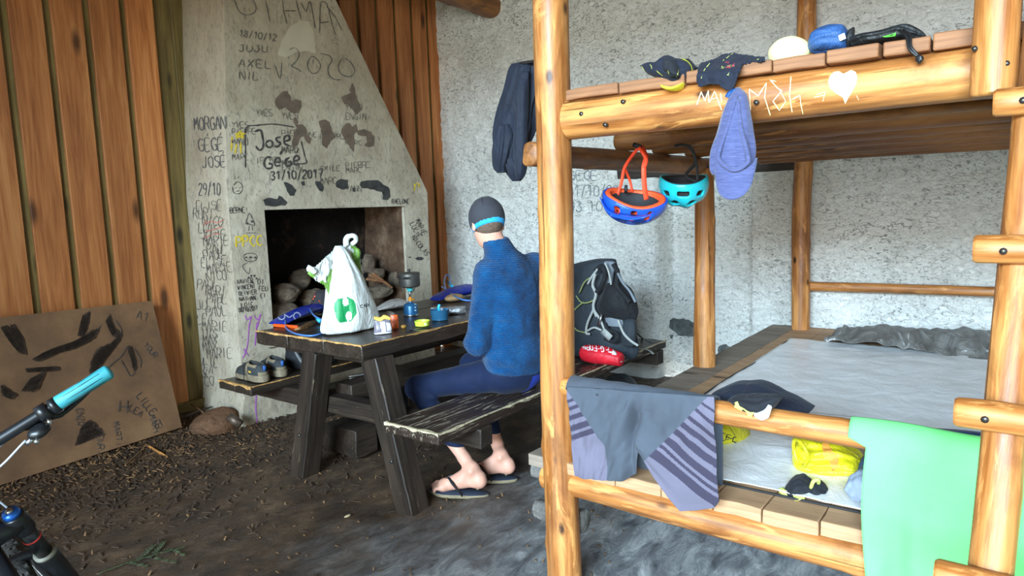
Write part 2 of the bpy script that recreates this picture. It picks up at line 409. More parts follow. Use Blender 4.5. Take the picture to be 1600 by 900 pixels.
def plain(name, c, rough=.6, var=.12, sc=9, bump=.15, bsc=60, bd=.002, **k):
    n = NT(name); f = n.noise(n.mp(sc), 1, 4); lo = tuple(max(0, v*(1-var)) for v in c); hi = tuple(min(255, v*(1+var)) for v in c)
    col = n.ramp(f, [(.3, lo), (.7, hi)])
    nr = n.bump(n.noise(n.mp(bsc), 1, 3), bump, bd) if bump else None
    return n.fin(col, rough, nr, **k)
def cloth(name, c, weave=500, rough=.9, var=.15, wr=.35, wsc=7, **k):
    n = NT(name); f = n.noise(n.mp(5), 1, 5); lo = tuple(v*(1-var) for v in c); hi = tuple(min(255, v*(1+var)) for v in c)
    col = n.ramp(f, [(.3, lo), (.7, hi)]); b1 = n.bump(n.noise(n.mp(weave), 1, 1), .3, .0006)
    b2 = n.bump(n.noise(n.mp(wsc), 1, 3, .5, 1.2), wr, .02, b1)
    return n.fin(col, rough, b2, sheen=.05, spec=.25, **k)
def woodlog(name, dk, md, lt, rough=.38, spec=.5, st=1.6, crack=True):
    n = NT(name); v = n.mp((11, 11, st))
    f = n.noise(v, 1, 7, .62, .6); col = n.ramp(f, [(.28, dk), (.46, md), (.6, lt), (.75, md)])
    f2 = n.noise(n.mp((60, 60, 3)), 1, 3); col = n.mix(.35, col, n.ramp(f2, [(.35, tuple(x*.7 for x in md)), (.6, lt)]))
    vo = n.n('TexVoronoi'); vo.inputs['Scale'].default_value = 1; n.l(n.mp((9, 9, 4.5)), vo.inputs['Vector'])
    kn = n.ramp(vo.outputs['Distance'], [(.07, 1.), (.15, 0.)]); col = n.mix(kn, col, tuple(x*.45 for x in dk))
    g = n.ramp(n.noise(n.mp((17, 17, .8), loc=(3, 1, 2)), 1, 5, .7), [(.54, 0.), (.70, .6)]); col = n.mix(g, col, (104, 80, 62))
    bl = n.ramp(n.noise(n.mp((5, 5, 2.2), loc=(1, 4, 2)), 1, 5, .65, .8), [(.36, .55), (.52, 0.)]); col = n.mix(bl, col, dk)
    pe = n.ramp(n.noise(n.mp((9, 9, 2.6), loc=(7, 1, 2)), 1, 6, .7, 1.2), [(.57, 0.), (.64, .6)]); col = n.mix(pe, col, tuple(min(255, x*1.06+8) for x in lt))
    ck = n.ramp(n.noise(n.mp((42, 42, .9), loc=(2, 2, 2)), 1, 4, .6), [(.64, 0.), (.68, .7)]); col = n.mix(ck, col, tuple(x*.5 for x in dk))
    b = n.bump(f2, .35, .003); b = n.bump(f, .35, .008, b); b = n.bump(vo.outputs['Distance'], .15, .01, b)
    return n.fin(col, n.ramp(f2, [(.3, rough), (.7, min(1, rough+.25))]), b, spec=spec)
def woodplank(name, dk, md, lt, rough=.6, wear=None, ax=2, spec=.4, wth=.55, sc=1., kn=True, edge=None):
    """grain runs along local axis ax."""
    def S(a, b): v = [a*sc]*3; v[ax] = b*sc; return tuple(v)
    n = NT(name); f = n.noise(n.mp(S(14, 1.1)), 1, 7, .6, .9); col = n.ramp(f, [(.3, dk), (.5, md), (.7, lt)])
    f2 = n.noise(n.mp(S(90, 4)), 1, 3); col = n.mix(.3, col, n.ramp(f2, [(.35, dk), (.65, lt)]))
    at = n.n('Attribute'); at.attribute_name = 'tint'
    hs = n.n('HueSaturation'); mr = n.n('MapRange'); mr.inputs[3].default_value = .72; mr.inputs[4].default_value = 1.22
    n.l(at.outputs['Fac'], mr.inputs[0]); n.l(mr.outputs[0], hs.inputs['Value']); n.l(col, hs.inputs['Color'])
    if edge: col = hs.outputs[0]
    if kn:
        vo = n.n('TexVoronoi'); n.l(n.mp(S(5.5, 1.9)), vo.inputs['Vector']); vo.inputs['Scale'].default_value = 1
        col = n.mix(n.ramp(vo.outputs['Distance'], [(.06, .9), (.16, 0.)]), col, tuple(x*.5 for x in dk))
    b = n.bump(f2, .4, .003)
    if wear:
        w = n.ramp(n.noise(n.mp(S(40, 3), loc=(5, 2, 1)), 1, 8, .75, 1.5), [(wth, 0.), (wth+.06, 1.)]); col = n.mix(w, col, wear); b = n.bump(w, .3, -.002, b)
    return n.fin(col, rough, b, spec=spec)
M_ = {}
M_['log'] = woodlog('varnished_log', (100, 54, 20), (160, 94, 40), (214, 150, 84))
M_['logdk'] = woodlog('shaded_dark_log', (66, 38, 20), (112, 66, 32), (158, 104, 54))  # darker copy of the varnished log, shade put into its colour
M_['deck'] = woodplank('deck_board', (95, 62, 42), (140, 94, 62), (178, 128, 88), .7, ax=0)
M_['platform'] = woodplank('weathered_board', (96, 86, 76), (134, 120, 106), (166, 152, 136), .75, ax=0)
M_['platend'] = woodplank('cut_board', (140, 105, 75), (178, 140, 104), (205, 168, 130), .7, ax=0)
M_['cladding'] = woodplank('larch_cladding', (132, 72, 36), (176, 106, 56), (206, 142, 86), .55, ax=2, edge=1, sc=.8)
M_['backboard'] = woodplank('green_treated_board', (70, 56, 28), (108, 90, 48), (142, 120, 70), .65, ax=2)
M_['darktimber'] = woodplank('dark_stained_timber', (24, 19, 16), (44, 35, 29), (66, 54, 44), .5, wear=(128, 110, 88), ax=2, wth=.615)
M_['tabletop'] = woodplank('worn_dark_tabletop', (28, 23, 20), (46, 38, 32), (64, 54, 46), .33, wear=(120, 96, 70), ax=2, wth=.60)
M_['bench'] = woodplank('scraped_dark_bench', (30, 22, 19), (50, 38, 32), (70, 56, 48), .4, wear=(170, 156, 134), ax=2, wth=.555)
M_['rim'] = plain('bare_worn_wood_edge', (168, 128, 76), .7, .3, 40, .4, 90)
M_['rimpale'] = plain('pale_scuffed_edge', (186, 172, 140), .7, .25, 40, .4, 90)
M_['ceiling'] = woodplank('roof_boards', (90, 62, 38), (130, 92, 56), (165, 122, 78), .7, ax=0)
def plaster(name, base, lo, pit, dent, th=(.56, .65)):
    n = NT(name); f = n.noise(n.mp(2.2), 1, 5); col = n.ramp(f, [(.3, lo), (.65, base)])
    fd = n.noise(n.mp((12, 22, 40), rot=(.6, 0, 0)), 1, 7, .72, 1.6); d = n.ramp(fd, [(th[0], 0.), (th[1], .75)])
    mk = n.ramp(n.noise(n.mp(2.6, loc=(4, 4, 1)), 1, 5, .7), [(.40, .15), (.62, 1.)]); mm = n.n('Math', operation='MULTIPLY'); n.l(d, mm.inputs[0]); n.l(mk, mm.inputs[1]); d = mm.outputs[0]; col = n.mix(d, col, pit)
    f2 = n.noise(n.mp((22, 22, 34)), 1, 7, .68, .8); f3 = n.noise(n.mp(5), 1, 4, .55)
    b = n.bump(f2, .9, .03); b = n.bump(f3, .6, .08, b); b = n.bump(d, dent, -.012, b)
    return n.fin(col, .9, b, spec=.2)
M_['wall'] = plaster('roughcast_plaster', (246, 246, 240), (228, 228, 220), (104, 102, 96), .9)
def chimney_mat():
    n = NT('scribbled_chimney_plaster'); f = n.noise(n.mp(1.6), 1, 6, .65); col = n.ramp(f, [(.3, (152, 138, 116)), (.62, (206, 196, 176))])
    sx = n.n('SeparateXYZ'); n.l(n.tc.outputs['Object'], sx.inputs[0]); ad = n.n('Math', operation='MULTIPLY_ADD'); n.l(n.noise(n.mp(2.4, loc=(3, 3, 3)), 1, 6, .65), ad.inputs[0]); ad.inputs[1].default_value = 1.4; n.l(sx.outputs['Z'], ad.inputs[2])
    sm = n.n('MapRange'); n.l(ad.outputs[0], sm.inputs[0]); sm.inputs[1].default_value = 1.9; sm.inputs[2].default_value = 3.3; sm.inputs[4].default_value = .6; col = n.mix(sm.outputs[0], col, (146, 128, 100))   # browner towards the top of the hood
    s = n.ramp(n.noise(n.mp((26, 26, 9), rot=(0, .5, 0)), 1, 7, .74, 2.2), [(.53, 0.), (.62, .55)]); col = n.mix(s, col, (92, 88, 86))
    s2 = n.ramp(n.noise(n.mp((5, 5, 3.5), loc=(9, 2, 1)), 1, 8, .72), [(.56, 0.), (.72, .4)]); col = n.mix(s2, col, (124, 114, 102))
    f2 = n.noise(n.mp(13), 1, 6, .6); b = n.bump(f2, .5, .014); b = n.bump(n.noise(n.mp(4), 1, 3), .5, .04, b)
    return n.fin(col, .75, b, spec=.3)
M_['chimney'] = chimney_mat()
def firebox_mat():
    n = NT('sooty_firebox'); f = n.noise(n.mp(3), 1, 6, .65); col = n.ramp(f, [(.3, (16, 14, 13)), (.55, (34, 28, 25)), (.75, (92, 70, 54))])
    return n.fin(col, .9, n.bump(n.noise(n.mp(14), 1, 6), .7, .02), spec=.15)
M_['soot'] = firebox_mat()
def sootlight():
    n = NT('smoked_brick_side'); f = n.noise(n.mp(3.5), 1, 7, .7); col = n.ramp(f, [(.28, (30, 24, 21)), (.5, (92, 70, 54)), (.72, (150, 126, 104))])
    return n.fin(col, .9, n.bump(n.noise(n.mp(14), 1, 6), .7, .02), spec=.15)
M_['sootside'] = sootlight()
def floor_mat():
    n = NT('trodden_earth_and_rock'); g = n.tc.outputs['Object']; sx = n.n('SeparateXYZ'); n.l(g, sx.inputs[0])
    e = n.ramp(n.noise(n.mp(5), 1, 8, .7), [(.3, (48, 36, 26)), (.5, (82, 62, 44)), (.72, (122, 96, 70))])
    rv = n.noise(n.mp((5, 13, 9), rot=(0, 0, -.55)), 1, 10, .74, .5)
    r = n.ramp(rv, [(.34, (78, 80, 84)), (.5, (146, 148, 150)), (.66, (206, 206, 204))])
    # rock shelf on the bunk side, earth by the cladding: a wandering boundary
    ad = n.n('Math', operation='MULTIPLY_ADD'); n.l(n.noise(n.mp(1.3), 1, 5, .6), ad.inputs[0]); ad.inputs[1].default_value = 1.6; n.l(sx.outputs['Y'], ad.inputs[2])
    m1 = n.n('MapRange'); n.l(ad.outputs[0], m1.inputs[0]); m1.inputs[1].default_value = 2.35; m1.inputs[2].default_value = 3.2; m1.inputs[3].default_value = 1; m1.inputs[4].default_value = 0
    col = n.mix(m1.outputs[0], e, r)
    f2 = n.noise(n.mp(22), 1, 7, .7); b = n.bump(f2, .7, .018); b = n.bump(rv, .8, .06, b)
    ro = n.ramp(rv, [(.35, .34), (.7, .7)])
    return n.fin(col, ro, b, spec=.45)
M_['floor'] = floor_mat()
M_['rock'] = plaster('hearth_stone', (150, 132, 112), (78, 66, 56), (50, 42, 36), .5, (.5, .66))
M_['rockred'] = plaster('reddish_stone', (146, 104, 76), (92, 72, 56), (50, 42, 36), .5)
M_['rockgrey'] = plaster('grey_weathered_end', (150, 146, 140), (98, 94, 90), (60, 56, 52), .5)
# ================================================================= THE SETTING
XE, YW, ZC = 5.19, 4.75, 3.62                                    # end wall, cladding wall, ceiling
def floor_z(x, y):
    x = np.asarray(x, float); y = np.asarray(y, float)
    t = np.clip((y-3.3)/.9, 0, 1); u = np.clip((y-4.15)/.6, 0, 1)*np.clip((2.6-x)/.6, 0, 1)
    P = np.stack([x, y, 0*x], -1)
    z = -.06+.06*t*t*(3-2*t)+.10*u + .010*fbm(P, 1.6, 5, 3)
    rock = np.clip((2.6-y)/.6, 0, 1); Q = np.stack([x*.8+y*.5, (y-x*.6)*2.2, 0*x], -1)
    z = z + rock*.022*np.abs(fbm(Q, 1.3, 9, 4)) + .004*fbm(P, 13, 21, 2)
    return z
def fl(u, v): x = -1.6+u*6.9; y = -2.3+v*7.1; return np.stack([x, y, floor_z(x, y)], -1)
struct(ob('floor', grid(fl, 300, 300), M_['floor'], M=Matrix()))
def ew(u, v):
    y = -2.2+u*7.0; z = -.15+v*3.8; P = np.stack([0*y, y, z], -1)
    s = lambda a: np.clip(a/.03, 0, 1)
    rec = s(y-1.655)*s(2.42-y)*s(1.615-z)
    return np.stack([XE+.24*rec+.016*fbm(P, 3, 3, 4)+.012*fbm(P*[1, 1, 2.2], 9, 4, 2)+.10*np.clip(-z/.5, -.2, 0)*(y > 2.42), y, z], -1)
struct(ob('wall_end', grid(ew, 420, 230), M_['wall'], M=Matrix()))
# cladding wall: backing boards with wider boards nailed over the joints
pit = .2195; V = []; F = []; tint = []
def addb(m, t):
    n = len(V); V.extend(m[0]); F.extend([tuple(i+n for i in f) for f in m[1]]); tint.extend([t]*len(m[0]))
x0 = ony(61, 225, YW).x; k0 = -12; bx = []
mi = []
for k in range(k0, 20):
    c = x0+k*pit
    if c > XE+.1: break
    if 2.48 < c < 2.66: continue
    w = .088+.004*random.uniform(-1, 1); zb = .10+random.uniform(-.01, .01) if c < 3 else -.1
    nf = len(F); addb(box(c-w, c+w, YW-.026, YW-.001, zb, ZC), random.random()); mi += [0]*(len(F)-nf)
for k in range(k0, 20):
    c = x0+(k+.5)*pit; nf = len(F); addb(box(c-pit/2+.002, c+pit/2-.002, YW-.001, YW+.025, .04, ZC), random.random()); mi += [1]*(len(F)-nf)
o = ob('wall_left', (V, F, mi), [M_['cladding'], M_['backboard']], M=Matrix(), smooth=False)
at = o.data.attributes.new('tint', 'FLOAT', 'POINT'); at.data.foreach_set('value', tint); struct(o); bev(o, .003, 1)
t = timber('trim_1', (-1.6, YW-.02, .05), (2.5, YW-.02, .05), .05, .13, M_['backboard']); struct(t)
t = timber('trim_2', (XE-.035, YW-.03, -.05), (XE-.035, YW-.03, 3.5), .06, .10, M_['cladding']); struct(t)
struct(ob('ceiling', box(-1.6, XE+.3, -2.3, YW+.1, ZC, ZC+.05), M_['ceiling'], M=Matrix(), smooth=False))
tag(ob('ground', box(-14, -1.62, -9, 9, -.35, -.12), plain('green_bounce_ground', (128, 130, 74), .95, .25, 3, .3, 20), M=Matrix(), smooth=False), 'unseen grass-green ground outside the open front, added for its bounce light', 'ground')  # unseen ground, added to bounce green light onto the upper wall
bpy.data.objects['ground']['kind'] = 'structure'
struct(ob('wall_right', box(-1.6, XE+.3, -2.3, -2.2, -.2, ZC), M_['wall'], M=Matrix(), smooth=False))
# unseen front of the shelter; its opening is narrowed to darken the left side
struct(ob('wall_front', join(box(-1.7, -1.6, 2.3, YW+.1, -.2, ZC), box(-1.7, -1.6, -2.3, 2.3, 2.9, ZC), box(-1.7, -1.6, -2.3, -1.8, -.2, 2.9)), M_['wall'], M=Matrix(), smooth=False))
# purlin and lintel
tag(log('roof_beam', (2.6, 4.02, 3.235), (XE+.05, 4.02, 3.235), .10, .095, M_['logdk'], seed=3), 'dark round roof beam ending against the end wall, above the chimney', 'beam')
tag(timber('lintel', (XE+.045, 1.34, 1.665), (XE+.045, 2.76, 1.665), .14, .11, M_['darktimber'], rough=.006), 'dark timber lintel over the shallow recess in the white end wall', 'lintel')
# damp / broken render patches on the end wall
S_wall = surf([bpy.data.objects['wall_end']], .003)
M_['patchgrey'] = plain('exposed_grey_mortar', (84, 88, 86), .9, .35, 14, .6, 30, .01)
st = thing('mortar_patch', 'grey exposed mortar patch in the recess beside the bunk post', 'patch', onx(1065, 512, XE+.2))
ob('mortar', patch([[(1045, 500), (1052, 497), (1060, 499), (1068, 497), (1076, 500), (1084, 503), (1086, 512), (1084, 524), (1072, 526), (1060, 524), (1052, 516), (1046, 512)], [(1047, 524), (1052, 522), (1051, 529), (1047, 529)]], S_wall, jit=1.2), M_['patchgrey'], st)
ob('mortar', patch([[(1122, 541), (1134, 538), (1146, 545), (1152, 552), (1146, 560), (1132, 568), (1124, 572), (1121, 556)]], S_wall, jit=1.2), M_['patchgrey'], st)
W_wr = [writing('GEGE', 889, 281, 14, 0, 9, sp=1.3), writing('31/10/20', 888, 307, 17, 0, 8, sp=1.25), writing('03', 888, 330, 16, 0, 9), writing('10', 920, 330, 16, 0, 9)]
st = thing('wall_graffiti', 'charcoal names and dates written on the white end wall behind the front post', 'graffiti', onx(910, 300, XE-.02))
M_['charcoal'] = plain('charcoal_mark', (62, 58, 56), .95, .25, 60, 0)
M_['charcoal3'] = plain('half_rubbed_charcoal', (84, 80, 78), .95, .3, 60, 0)
M_['charcoal2'] = plain('faint_charcoal_mark', (92, 86, 78), .95, .2, 60, 0)
M_['wallmark'] = plain('faint_wall_pencil', (128, 132, 134), .95, .2, 60, 0)
for g in W_wr: ob('lettering', ribbons(g, S_wall, 1.7), M_['wallmark'], st)

# ================================================================= FIREPLACE
YF = 4.17
fp = thing('fireplace', 'whitewashed masonry fireplace with a tapering hood, covered in charcoal graffiti', 'fireplace', (3.4, 4.45, 0))
XL = lambda z: np.where(z < 1.57, 2.486, 2.486+.068*(z-1.57))
XR = lambda z: np.where(z < 1.57, 4.345, 4.345-.622*(z-1.57))
def fpt(s, z, face):
    """face 0 front, 1 left side, 2 right side, s along it"""
    s = np.asarray(s, float); z = np.asarray(z, float); flare = .05*np.clip(.2-z, 0, .2)
    if face == 0: x = XL(z)+(XR(z)-XL(z))*s-flare*(1-s)*4; y = YF+.05*np.clip(z-1.57, 0, 3)*0-flare*2+0*s
    elif face == 1: x = XL(z)-flare*4+0*s+.03*s; y = YF-flare*2+(YW-.005-YF)*s
    else: x = XR(z)+0*s; y = YF-flare*2+(YW-.005-YF)*s
    P = np.stack([x, y, z], -1); d = .011*fbm(P, 2.6, 31, 3)
    return np.stack([x+d*(.6 if face else .5), y+d, z], -1)
zs = np.concatenate([np.linspace(-.12, .50, 18), np.linspace(.50, 1.448, 28)[1:], np.linspace(1.448, 3.58, 60)[1:]])
ss = np.concatenate([np.linspace(0, .14, 8), np.linspace(.14, .853, 30)[1:], np.linspace(.853, 1, 8)[1:]])
sg, zg = np.meshgrid(ss, zs, indexing='ij'); Pf = fpt(sg, zg, 0); nz = len(zs); ns = len(ss)
V = [Pf.reshape(-1, 3)]; F = []
for i in range(ns-1):
    for j in range(nz-1):
        if 7 <= i < 36 and 17 <= j < 44: continue
        F.append((i*nz+j, (i+1)*nz+j, (i+1)*nz+j+1, i*nz+j+1))
off = ns*nz
for face in (1, 2):
    s2 = np.linspace(0, 1, 24); a, b = np.meshgrid(s2, zs, indexing='ij'); V.append(fpt(a, b, face).reshape(-1, 3))
    for i in range(23):
        for j in range(nz-1): F.append(tuple(off+q for q in (i*nz+j, (i+1)*nz+j, (i+1)*nz+j+1, i*nz+j+1)))
    off += 24*nz
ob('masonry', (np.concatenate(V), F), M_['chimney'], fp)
# firebox lining: reveal strips then sooty walls
xa, xb, za, zb = 2.7463, 4.0717, .50, 1.448
ob('firebox', join(grid(lambda u, v: np.stack([xa+(xb-xa)*u, 0*u+4.68, za+(zb+.15-za)*v], -1), 2, 2), grid(lambda u, v: np.stack([0*u+xa, YF+.08+(.44)*u, za+(zb+.15-za)*v], -1), 2, 2),
   grid(lambda u, v: np.stack([xa+(xb-xa)*u, YF+.0+.52*v, 0*u+zb+.008], -1), 2, 2)), M_['soot'], fp, smooth=False)
ob('side_lining', grid(lambda u, v: np.stack([xb+.02*np.sin(v*9)*u+0*u, YF+.04+.6*u, za+(zb+.1-za)*v], -1), 12, 20), M_['sootside'], fp)
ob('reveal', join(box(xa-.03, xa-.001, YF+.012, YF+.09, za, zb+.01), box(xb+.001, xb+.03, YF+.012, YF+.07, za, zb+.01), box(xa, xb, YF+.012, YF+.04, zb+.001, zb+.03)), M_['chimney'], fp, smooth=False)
ob('hearth_slab', grid(lambda u, v: np.stack([xa-.05+(xb-xa+.1)*u, YF-.02+.56*v, za+.012*vn(np.stack([u*20, v*9, 0*u], -1), 1, 3)], -1), 40, 16), M_['sootside'], fp)
S_fp = surf([o for o in W if o.name.startswith('masonry')], .0035)
# peeled patches
brown = [[(428, 158), (434, 150), (441, 143), (448, 142), (453, 150), (454, 157), (462, 154), (470, 158), (470, 166), (466, 176), (458, 178), (450, 172), (444, 168), (436, 171), (429, 163)],
 [(532, 152), (541, 148), (548, 145), (545, 141), (550, 130), (553, 136), (555, 146), (558, 157), (562, 163), (563, 172), (556, 180), (551, 172), (546, 166), (538, 162)],
 [(457, 186), (461, 183), (465, 190), (464, 195), (473, 194), (477, 200), (480, 210), (486, 216), (484, 225), (478, 222), (474, 212), (468, 216), (464, 226), (457, 233), (456, 222), (459, 208), (464, 200), (458, 192)],
 [(497, 189), (508, 187), (514, 191), (518, 203), (523, 213), (516, 220), (510, 232), (503, 226), (502, 210), (500, 198)],
 [(532, 203), (540, 193), (546, 192), (549, 198), (556, 194), (558, 204), (552, 210), (554, 222), (552, 238), (545, 228), (536, 214)],
 [(556, 205), (568, 202), (579, 206), (584, 214), (584, 227), (576, 231), (568, 226), (573, 222), (572, 214), (560, 211)]]
black = [[(410, 312), (420, 309), (432, 311), (436, 305), (440, 308), (449, 316), (444, 321), (430, 322), (414, 322)], [(442, 284), (450, 286), (456, 290), (462, 297), (459, 306), (452, 305), (448, 298)],
 [(469, 284), (475, 283), (476, 290), (471, 290)], [(491, 283), (500, 284), (505, 291), (504, 299), (498, 298), (494, 291)], [(524, 284), (531, 280), (543, 281), (543, 293), (535, 296), (525, 293)],
 [(562, 284), (575, 282), (590, 281), (598, 288), (607, 292), (610, 307), (604, 312), (597, 311), (600, 301), (588, 298), (574, 294), (563, 293)], [(550, 293), (554, 294), (555, 300), (550, 299)]]
M_['peelbrown'] = plain('bare_brown_render', (104, 88, 74), .95, .15, 12, .4, 40, .006)
M_['peelblack'] = plain('bare_dark_render', (56, 54, 52), .95, .3, 14, .5, 30, .01)
patches('peeled_patch', brown, S_fp, M_['peelbrown'], fp, label='brown peeled plaster patch', jit=.9)
patches('peeled_patch', black, S_fp, M_['peelblack'], fp, label='blackish peeled plaster patch', jit=.9)
M_['freshplaster'] = plain('fresh_smooth_plaster', (182, 170, 146), .85, .04, 6, .1, 30)
ob('smooth_patch', patch([[(433, 86), (440, 62), (452, 42), (468, 32), (482, 34), (490, 48), (492, 70), (493, 84), (480, 80), (462, 82), (446, 90)]], S_fp, jit=.4), M_['freshplaster'], fp, label='smooth lighter oval of fresh plaster')
big = [[(365, -3), (370, 12), (378, 22), (390, 23), (398, 18), (399, 8), (392, -4)], [(414, 0), (418, 16), (421, 34)], [(441, 0), (443, 18), (448, 37)], [(444, 17), (462, 17)], [(462, 0), (466, 16), (470, 30)], [(470, 4), (478, 18), (484, 2), (492, 44)],
 [(500, 4), (499, 52)], [(499, 36), (514, 34)], [(500, 3), (510, 6), (519, 40), (524, 55)], [(510, 10), (524, 28), (534, 48)]]
yr = [[(452, 78), (460, 75), (467, 84), (462, 96), (455, 103), (463, 107), (470, 112)], [(486, 88), (480, 98), (482, 110), (490, 115), (498, 110), (500, 100), (492, 90), (486, 88)], [(500, 84), (514, 87), (518, 95), (512, 106), (514, 118), (522, 124), (533, 125)], [(534, 91), (528, 103), (532, 115), (545, 120), (554, 112), (548, 98), (538, 91)]]
vv = [[(429, 102), (437, 123), (440, 98)]]
names = wr('18/10/12', 373, 57, 10, .12, 6, sp=1.25)+wr('JUJU', 373, 80, 10, .03, 8, sp=1.5)+wr('AXEL', 373, 104, 12, .06, 9, sp=1.5)+wr('NIL', 374, 124, 13, .03, 8, sp=1.3)
marks('graffiti', [big, yr, vv]+names, S_fp, 1.5, M_['charcoal2'], fp, label='faint charcoal lettering')
arch = [[(383, 262), (383, 230), (384, 200), (400, 196), (425, 194), (444, 196), (460, 199)], [(470, 220), (476, 245), (478, 255), (460, 256)]]
bold = [[(397, 206), (406, 203), (409, 210), (411, 228), (405, 235), (399, 228)], [(420, 219), (415, 224), (418, 230), (424, 229), (425, 222), (420, 219)], [(438, 214), (431, 216), (433, 221), (438, 224), (433, 229), (428, 228)], [(444, 221), (452, 218), (450, 212), (444, 214), (444, 224), (452, 228)],
 [(423, 246), (416, 246), (412, 255), (416, 263), (424, 262), (424, 256), (419, 256)], [(429, 254), (437, 252), (434, 246), (429, 250), (430, 259), (438, 258)], [(437, 242), (440, 235)], [(452, 246), (446, 250), (446, 258), (453, 259), (455, 253), (450, 253)], [(459, 252), (467, 249), (464, 243), (459, 247), (460, 257), (468, 256)], [(463, 239), (466, 232)]]
date = wr('31/10/2017', 423, 281, 13, -.04, 6.2, sp=1.33)
marks('graffiti', [bold[:4], bold[4:]], S_fp, 3.0, M_['charcoal'], fp, label='bold charcoal name')
marks('graffiti', date+[arch[:1], arch[1:]], S_fp, 2.0, M_['charcoal'], fp)
left = wr("MORGAN", 304, 204, 20, -.05, 6.6, sp=1.28)+wr("GE'GE'", 311, 237, 20, -.06, 8, sp=1.28)+wr("JOSE'", 317, 262, 17, -.05, 7.5, sp=1.28)+wr('29/10', 311, 305, 18, -.02, 5.5, sp=1.3)
marks('graffiti', left, S_fp, 1.5, M_['charcoal3'], fp, label='charcoal name on the side face')
M_['yellowpaint'] = plain('yellow_paint_mark', (214, 186, 52), .7, .12, 40, 0)
star = [[(368, 216), (375, 204), (380, 217), (367, 209), (382, 209), (368, 216)], [(362, 213), (361, 236)], [(369, 224), (367, 240)], [(375, 222), (376, 240)]]
marks('graffiti', [star]+wr('PPCC', 369, 386, 16, -.06, 8, sp=1.35)+[[[(650, 290), (647, 287), (648, 292), (653, 293), (655, 288), (650, 286)], [(649, 293), (646, 298)]]], S_fp, 2.8, M_['yellowpaint'], fp, label='yellow painted mark', smooth=False)
M_['violet'] = plain('violet_marker', (176, 98, 190), .8, .1, 40, 0)
vi = [[(382, 492), (386, 500), (392, 494), (388, 512)], [(396, 492), (402, 500), (407, 491), (401, 512)], [(389, 503), (386, 540), (379, 560)], [(401, 503), (398, 540)], [(400, 616), (399, 640), (401, 656), (400, 666)], [(380, 545), (388, 556)]]
marks('graffiti', [vi[:4], vi[4:5], vi[5:]], S_fp, 1.6, M_['violet'], fp, label='violet marker scribble')
M_['redpen'] = plain('red_pencil', (206, 110, 96), .8, .1, 40, 0)
ob('graffiti', ribbons([[(318, 352), (330, 346), (341, 348), (352, 342)], [(322, 362), (336, 358), (349, 354)], [(320, 372), (333, 366), (345, 365)], [(320, 349), (324, 343)]], S_fp, 1.1), M_['redpen'], fp, label='red pencil scrawl')
sm = wr('BERNE!', 359, 333, 8, -.05, 3.6)+wr('XAVIER', 370, 444, 7, -.12, 3.2)+wr('VINCENT', 371, 453, 7, -.1, 3.0)+wr('OLIVIER', 373, 462, 7, -.1, 3.0)+wr('NATHAN', 374, 471, 7, -.08, 3.2)+wr('LOIC', 377, 480, 7, -.1, 3.6)+wr('08/10/2017', 373, 488, 7, -.12, 2.2)
sm += wr('DI', 402, 444, 8, .05, 4)+wr('FEU', 404, 454, 7, .05, 3.6)+wr('ET', 407, 465, 6, 0, 3)
dd = [[[(383, 350), (386, 340), (389, 333), (395, 344), (397, 352), (388, 350), (383, 350)], [(389, 352), (388, 361)], [(393, 352), (394, 361)], [(384, 364), (400, 364)]]]
dd += [[[(380, 399), (386, 396), (396, 396), (401, 400), (399, 406), (391, 409), (382, 406), (380, 399)], [(383, 401), (388, 403)], [(394, 402), (399, 404)], [(387, 410), (378, 416), (388, 428), (390, 418)]]]
dd += [[[(364, 290), (370, 284), (377, 288), (378, 297), (372, 303), (364, 300), (363, 292)], [(366, 294), (370, 293)], [(373, 294), (377, 292)], [(367, 299), (375, 298)], [(364, 281), (367, 277)], [(370, 279), (373, 275)]]]
sm += wr('BAELONE', 612, 318, 7, 0, 3)+wr('LUCIE', 640, 350, 8, 1.1, 4)+wr('MARIE', 648, 345, 8, 1.1, 4)+wr('NICOLAS', 642, 372, 8, .9, 4)
marks('graffiti', sm+dd, S_fp, .95, M_['charcoal'], fp, label='small black pen name or doodle')
paw = [[(386+2.2*math.cos(a), 438+1.8*math.sin(a)) for a in np.arange(6)], ]
dots = [[(x+rx*math.cos(a*PI/3), y+ry*math.sin(a*PI/3)) for a in range(6)] for x, y, rx, ry in ((393, 441, 3, 2), (388, 434, 1.6, 2), (392, 431, 1.6, 2), (397, 431, 1.6, 2), (400, 435, 1.5, 1.8), (386, 349, 1.5, 2), (393, 346, 1.6, 2), (640, 402, 2, 1.2), (655, 404, 7, 3.0), (384, 402, 1.5, 1.5), (391, 402, 2.5, 1.5), (398, 402, 1.3, 1.6))]
patches('ink_spot', dots, S_fp, M_['charcoal'], fp)
fnt = []
rr = random.Random(5)
for q in range(26):                                                # faint overlapping names low on the side face and over the arch
    s = rr.choice(['MARIE', 'LUIS', 'PAUL', 'NICO', 'TOM', 'LEA', 'JULIE', 'MAX', 'RURI', 'ELISE'])
    fnt += wr(s, rr.uniform(302, 325), 330+q*11, 15, rr.uniform(-.15, .1), 6.5, sp=1.25, jit=.5, seed=q)
for q in range(22):
    s = rr.choice(['ANNE', 'ENGIN', 'YANN', 'LOUIS', 'MANU', 'SMILE', 'YVES', 'MARC', 'PIERRE', 'IF YOU', 'SARAH'])
    fnt += wr(s, rr.choice([362, 400, 440, 470, 500, 540]), 165+rr.random()*145, rr.uniform(7, 11), rr.uniform(-.06, .04), 5, sp=1.3, jit=.5, seed=q+50)
marks('graffiti', fnt, S_fp, .85, M_['charcoal2'], fp, label='faint pencil name')

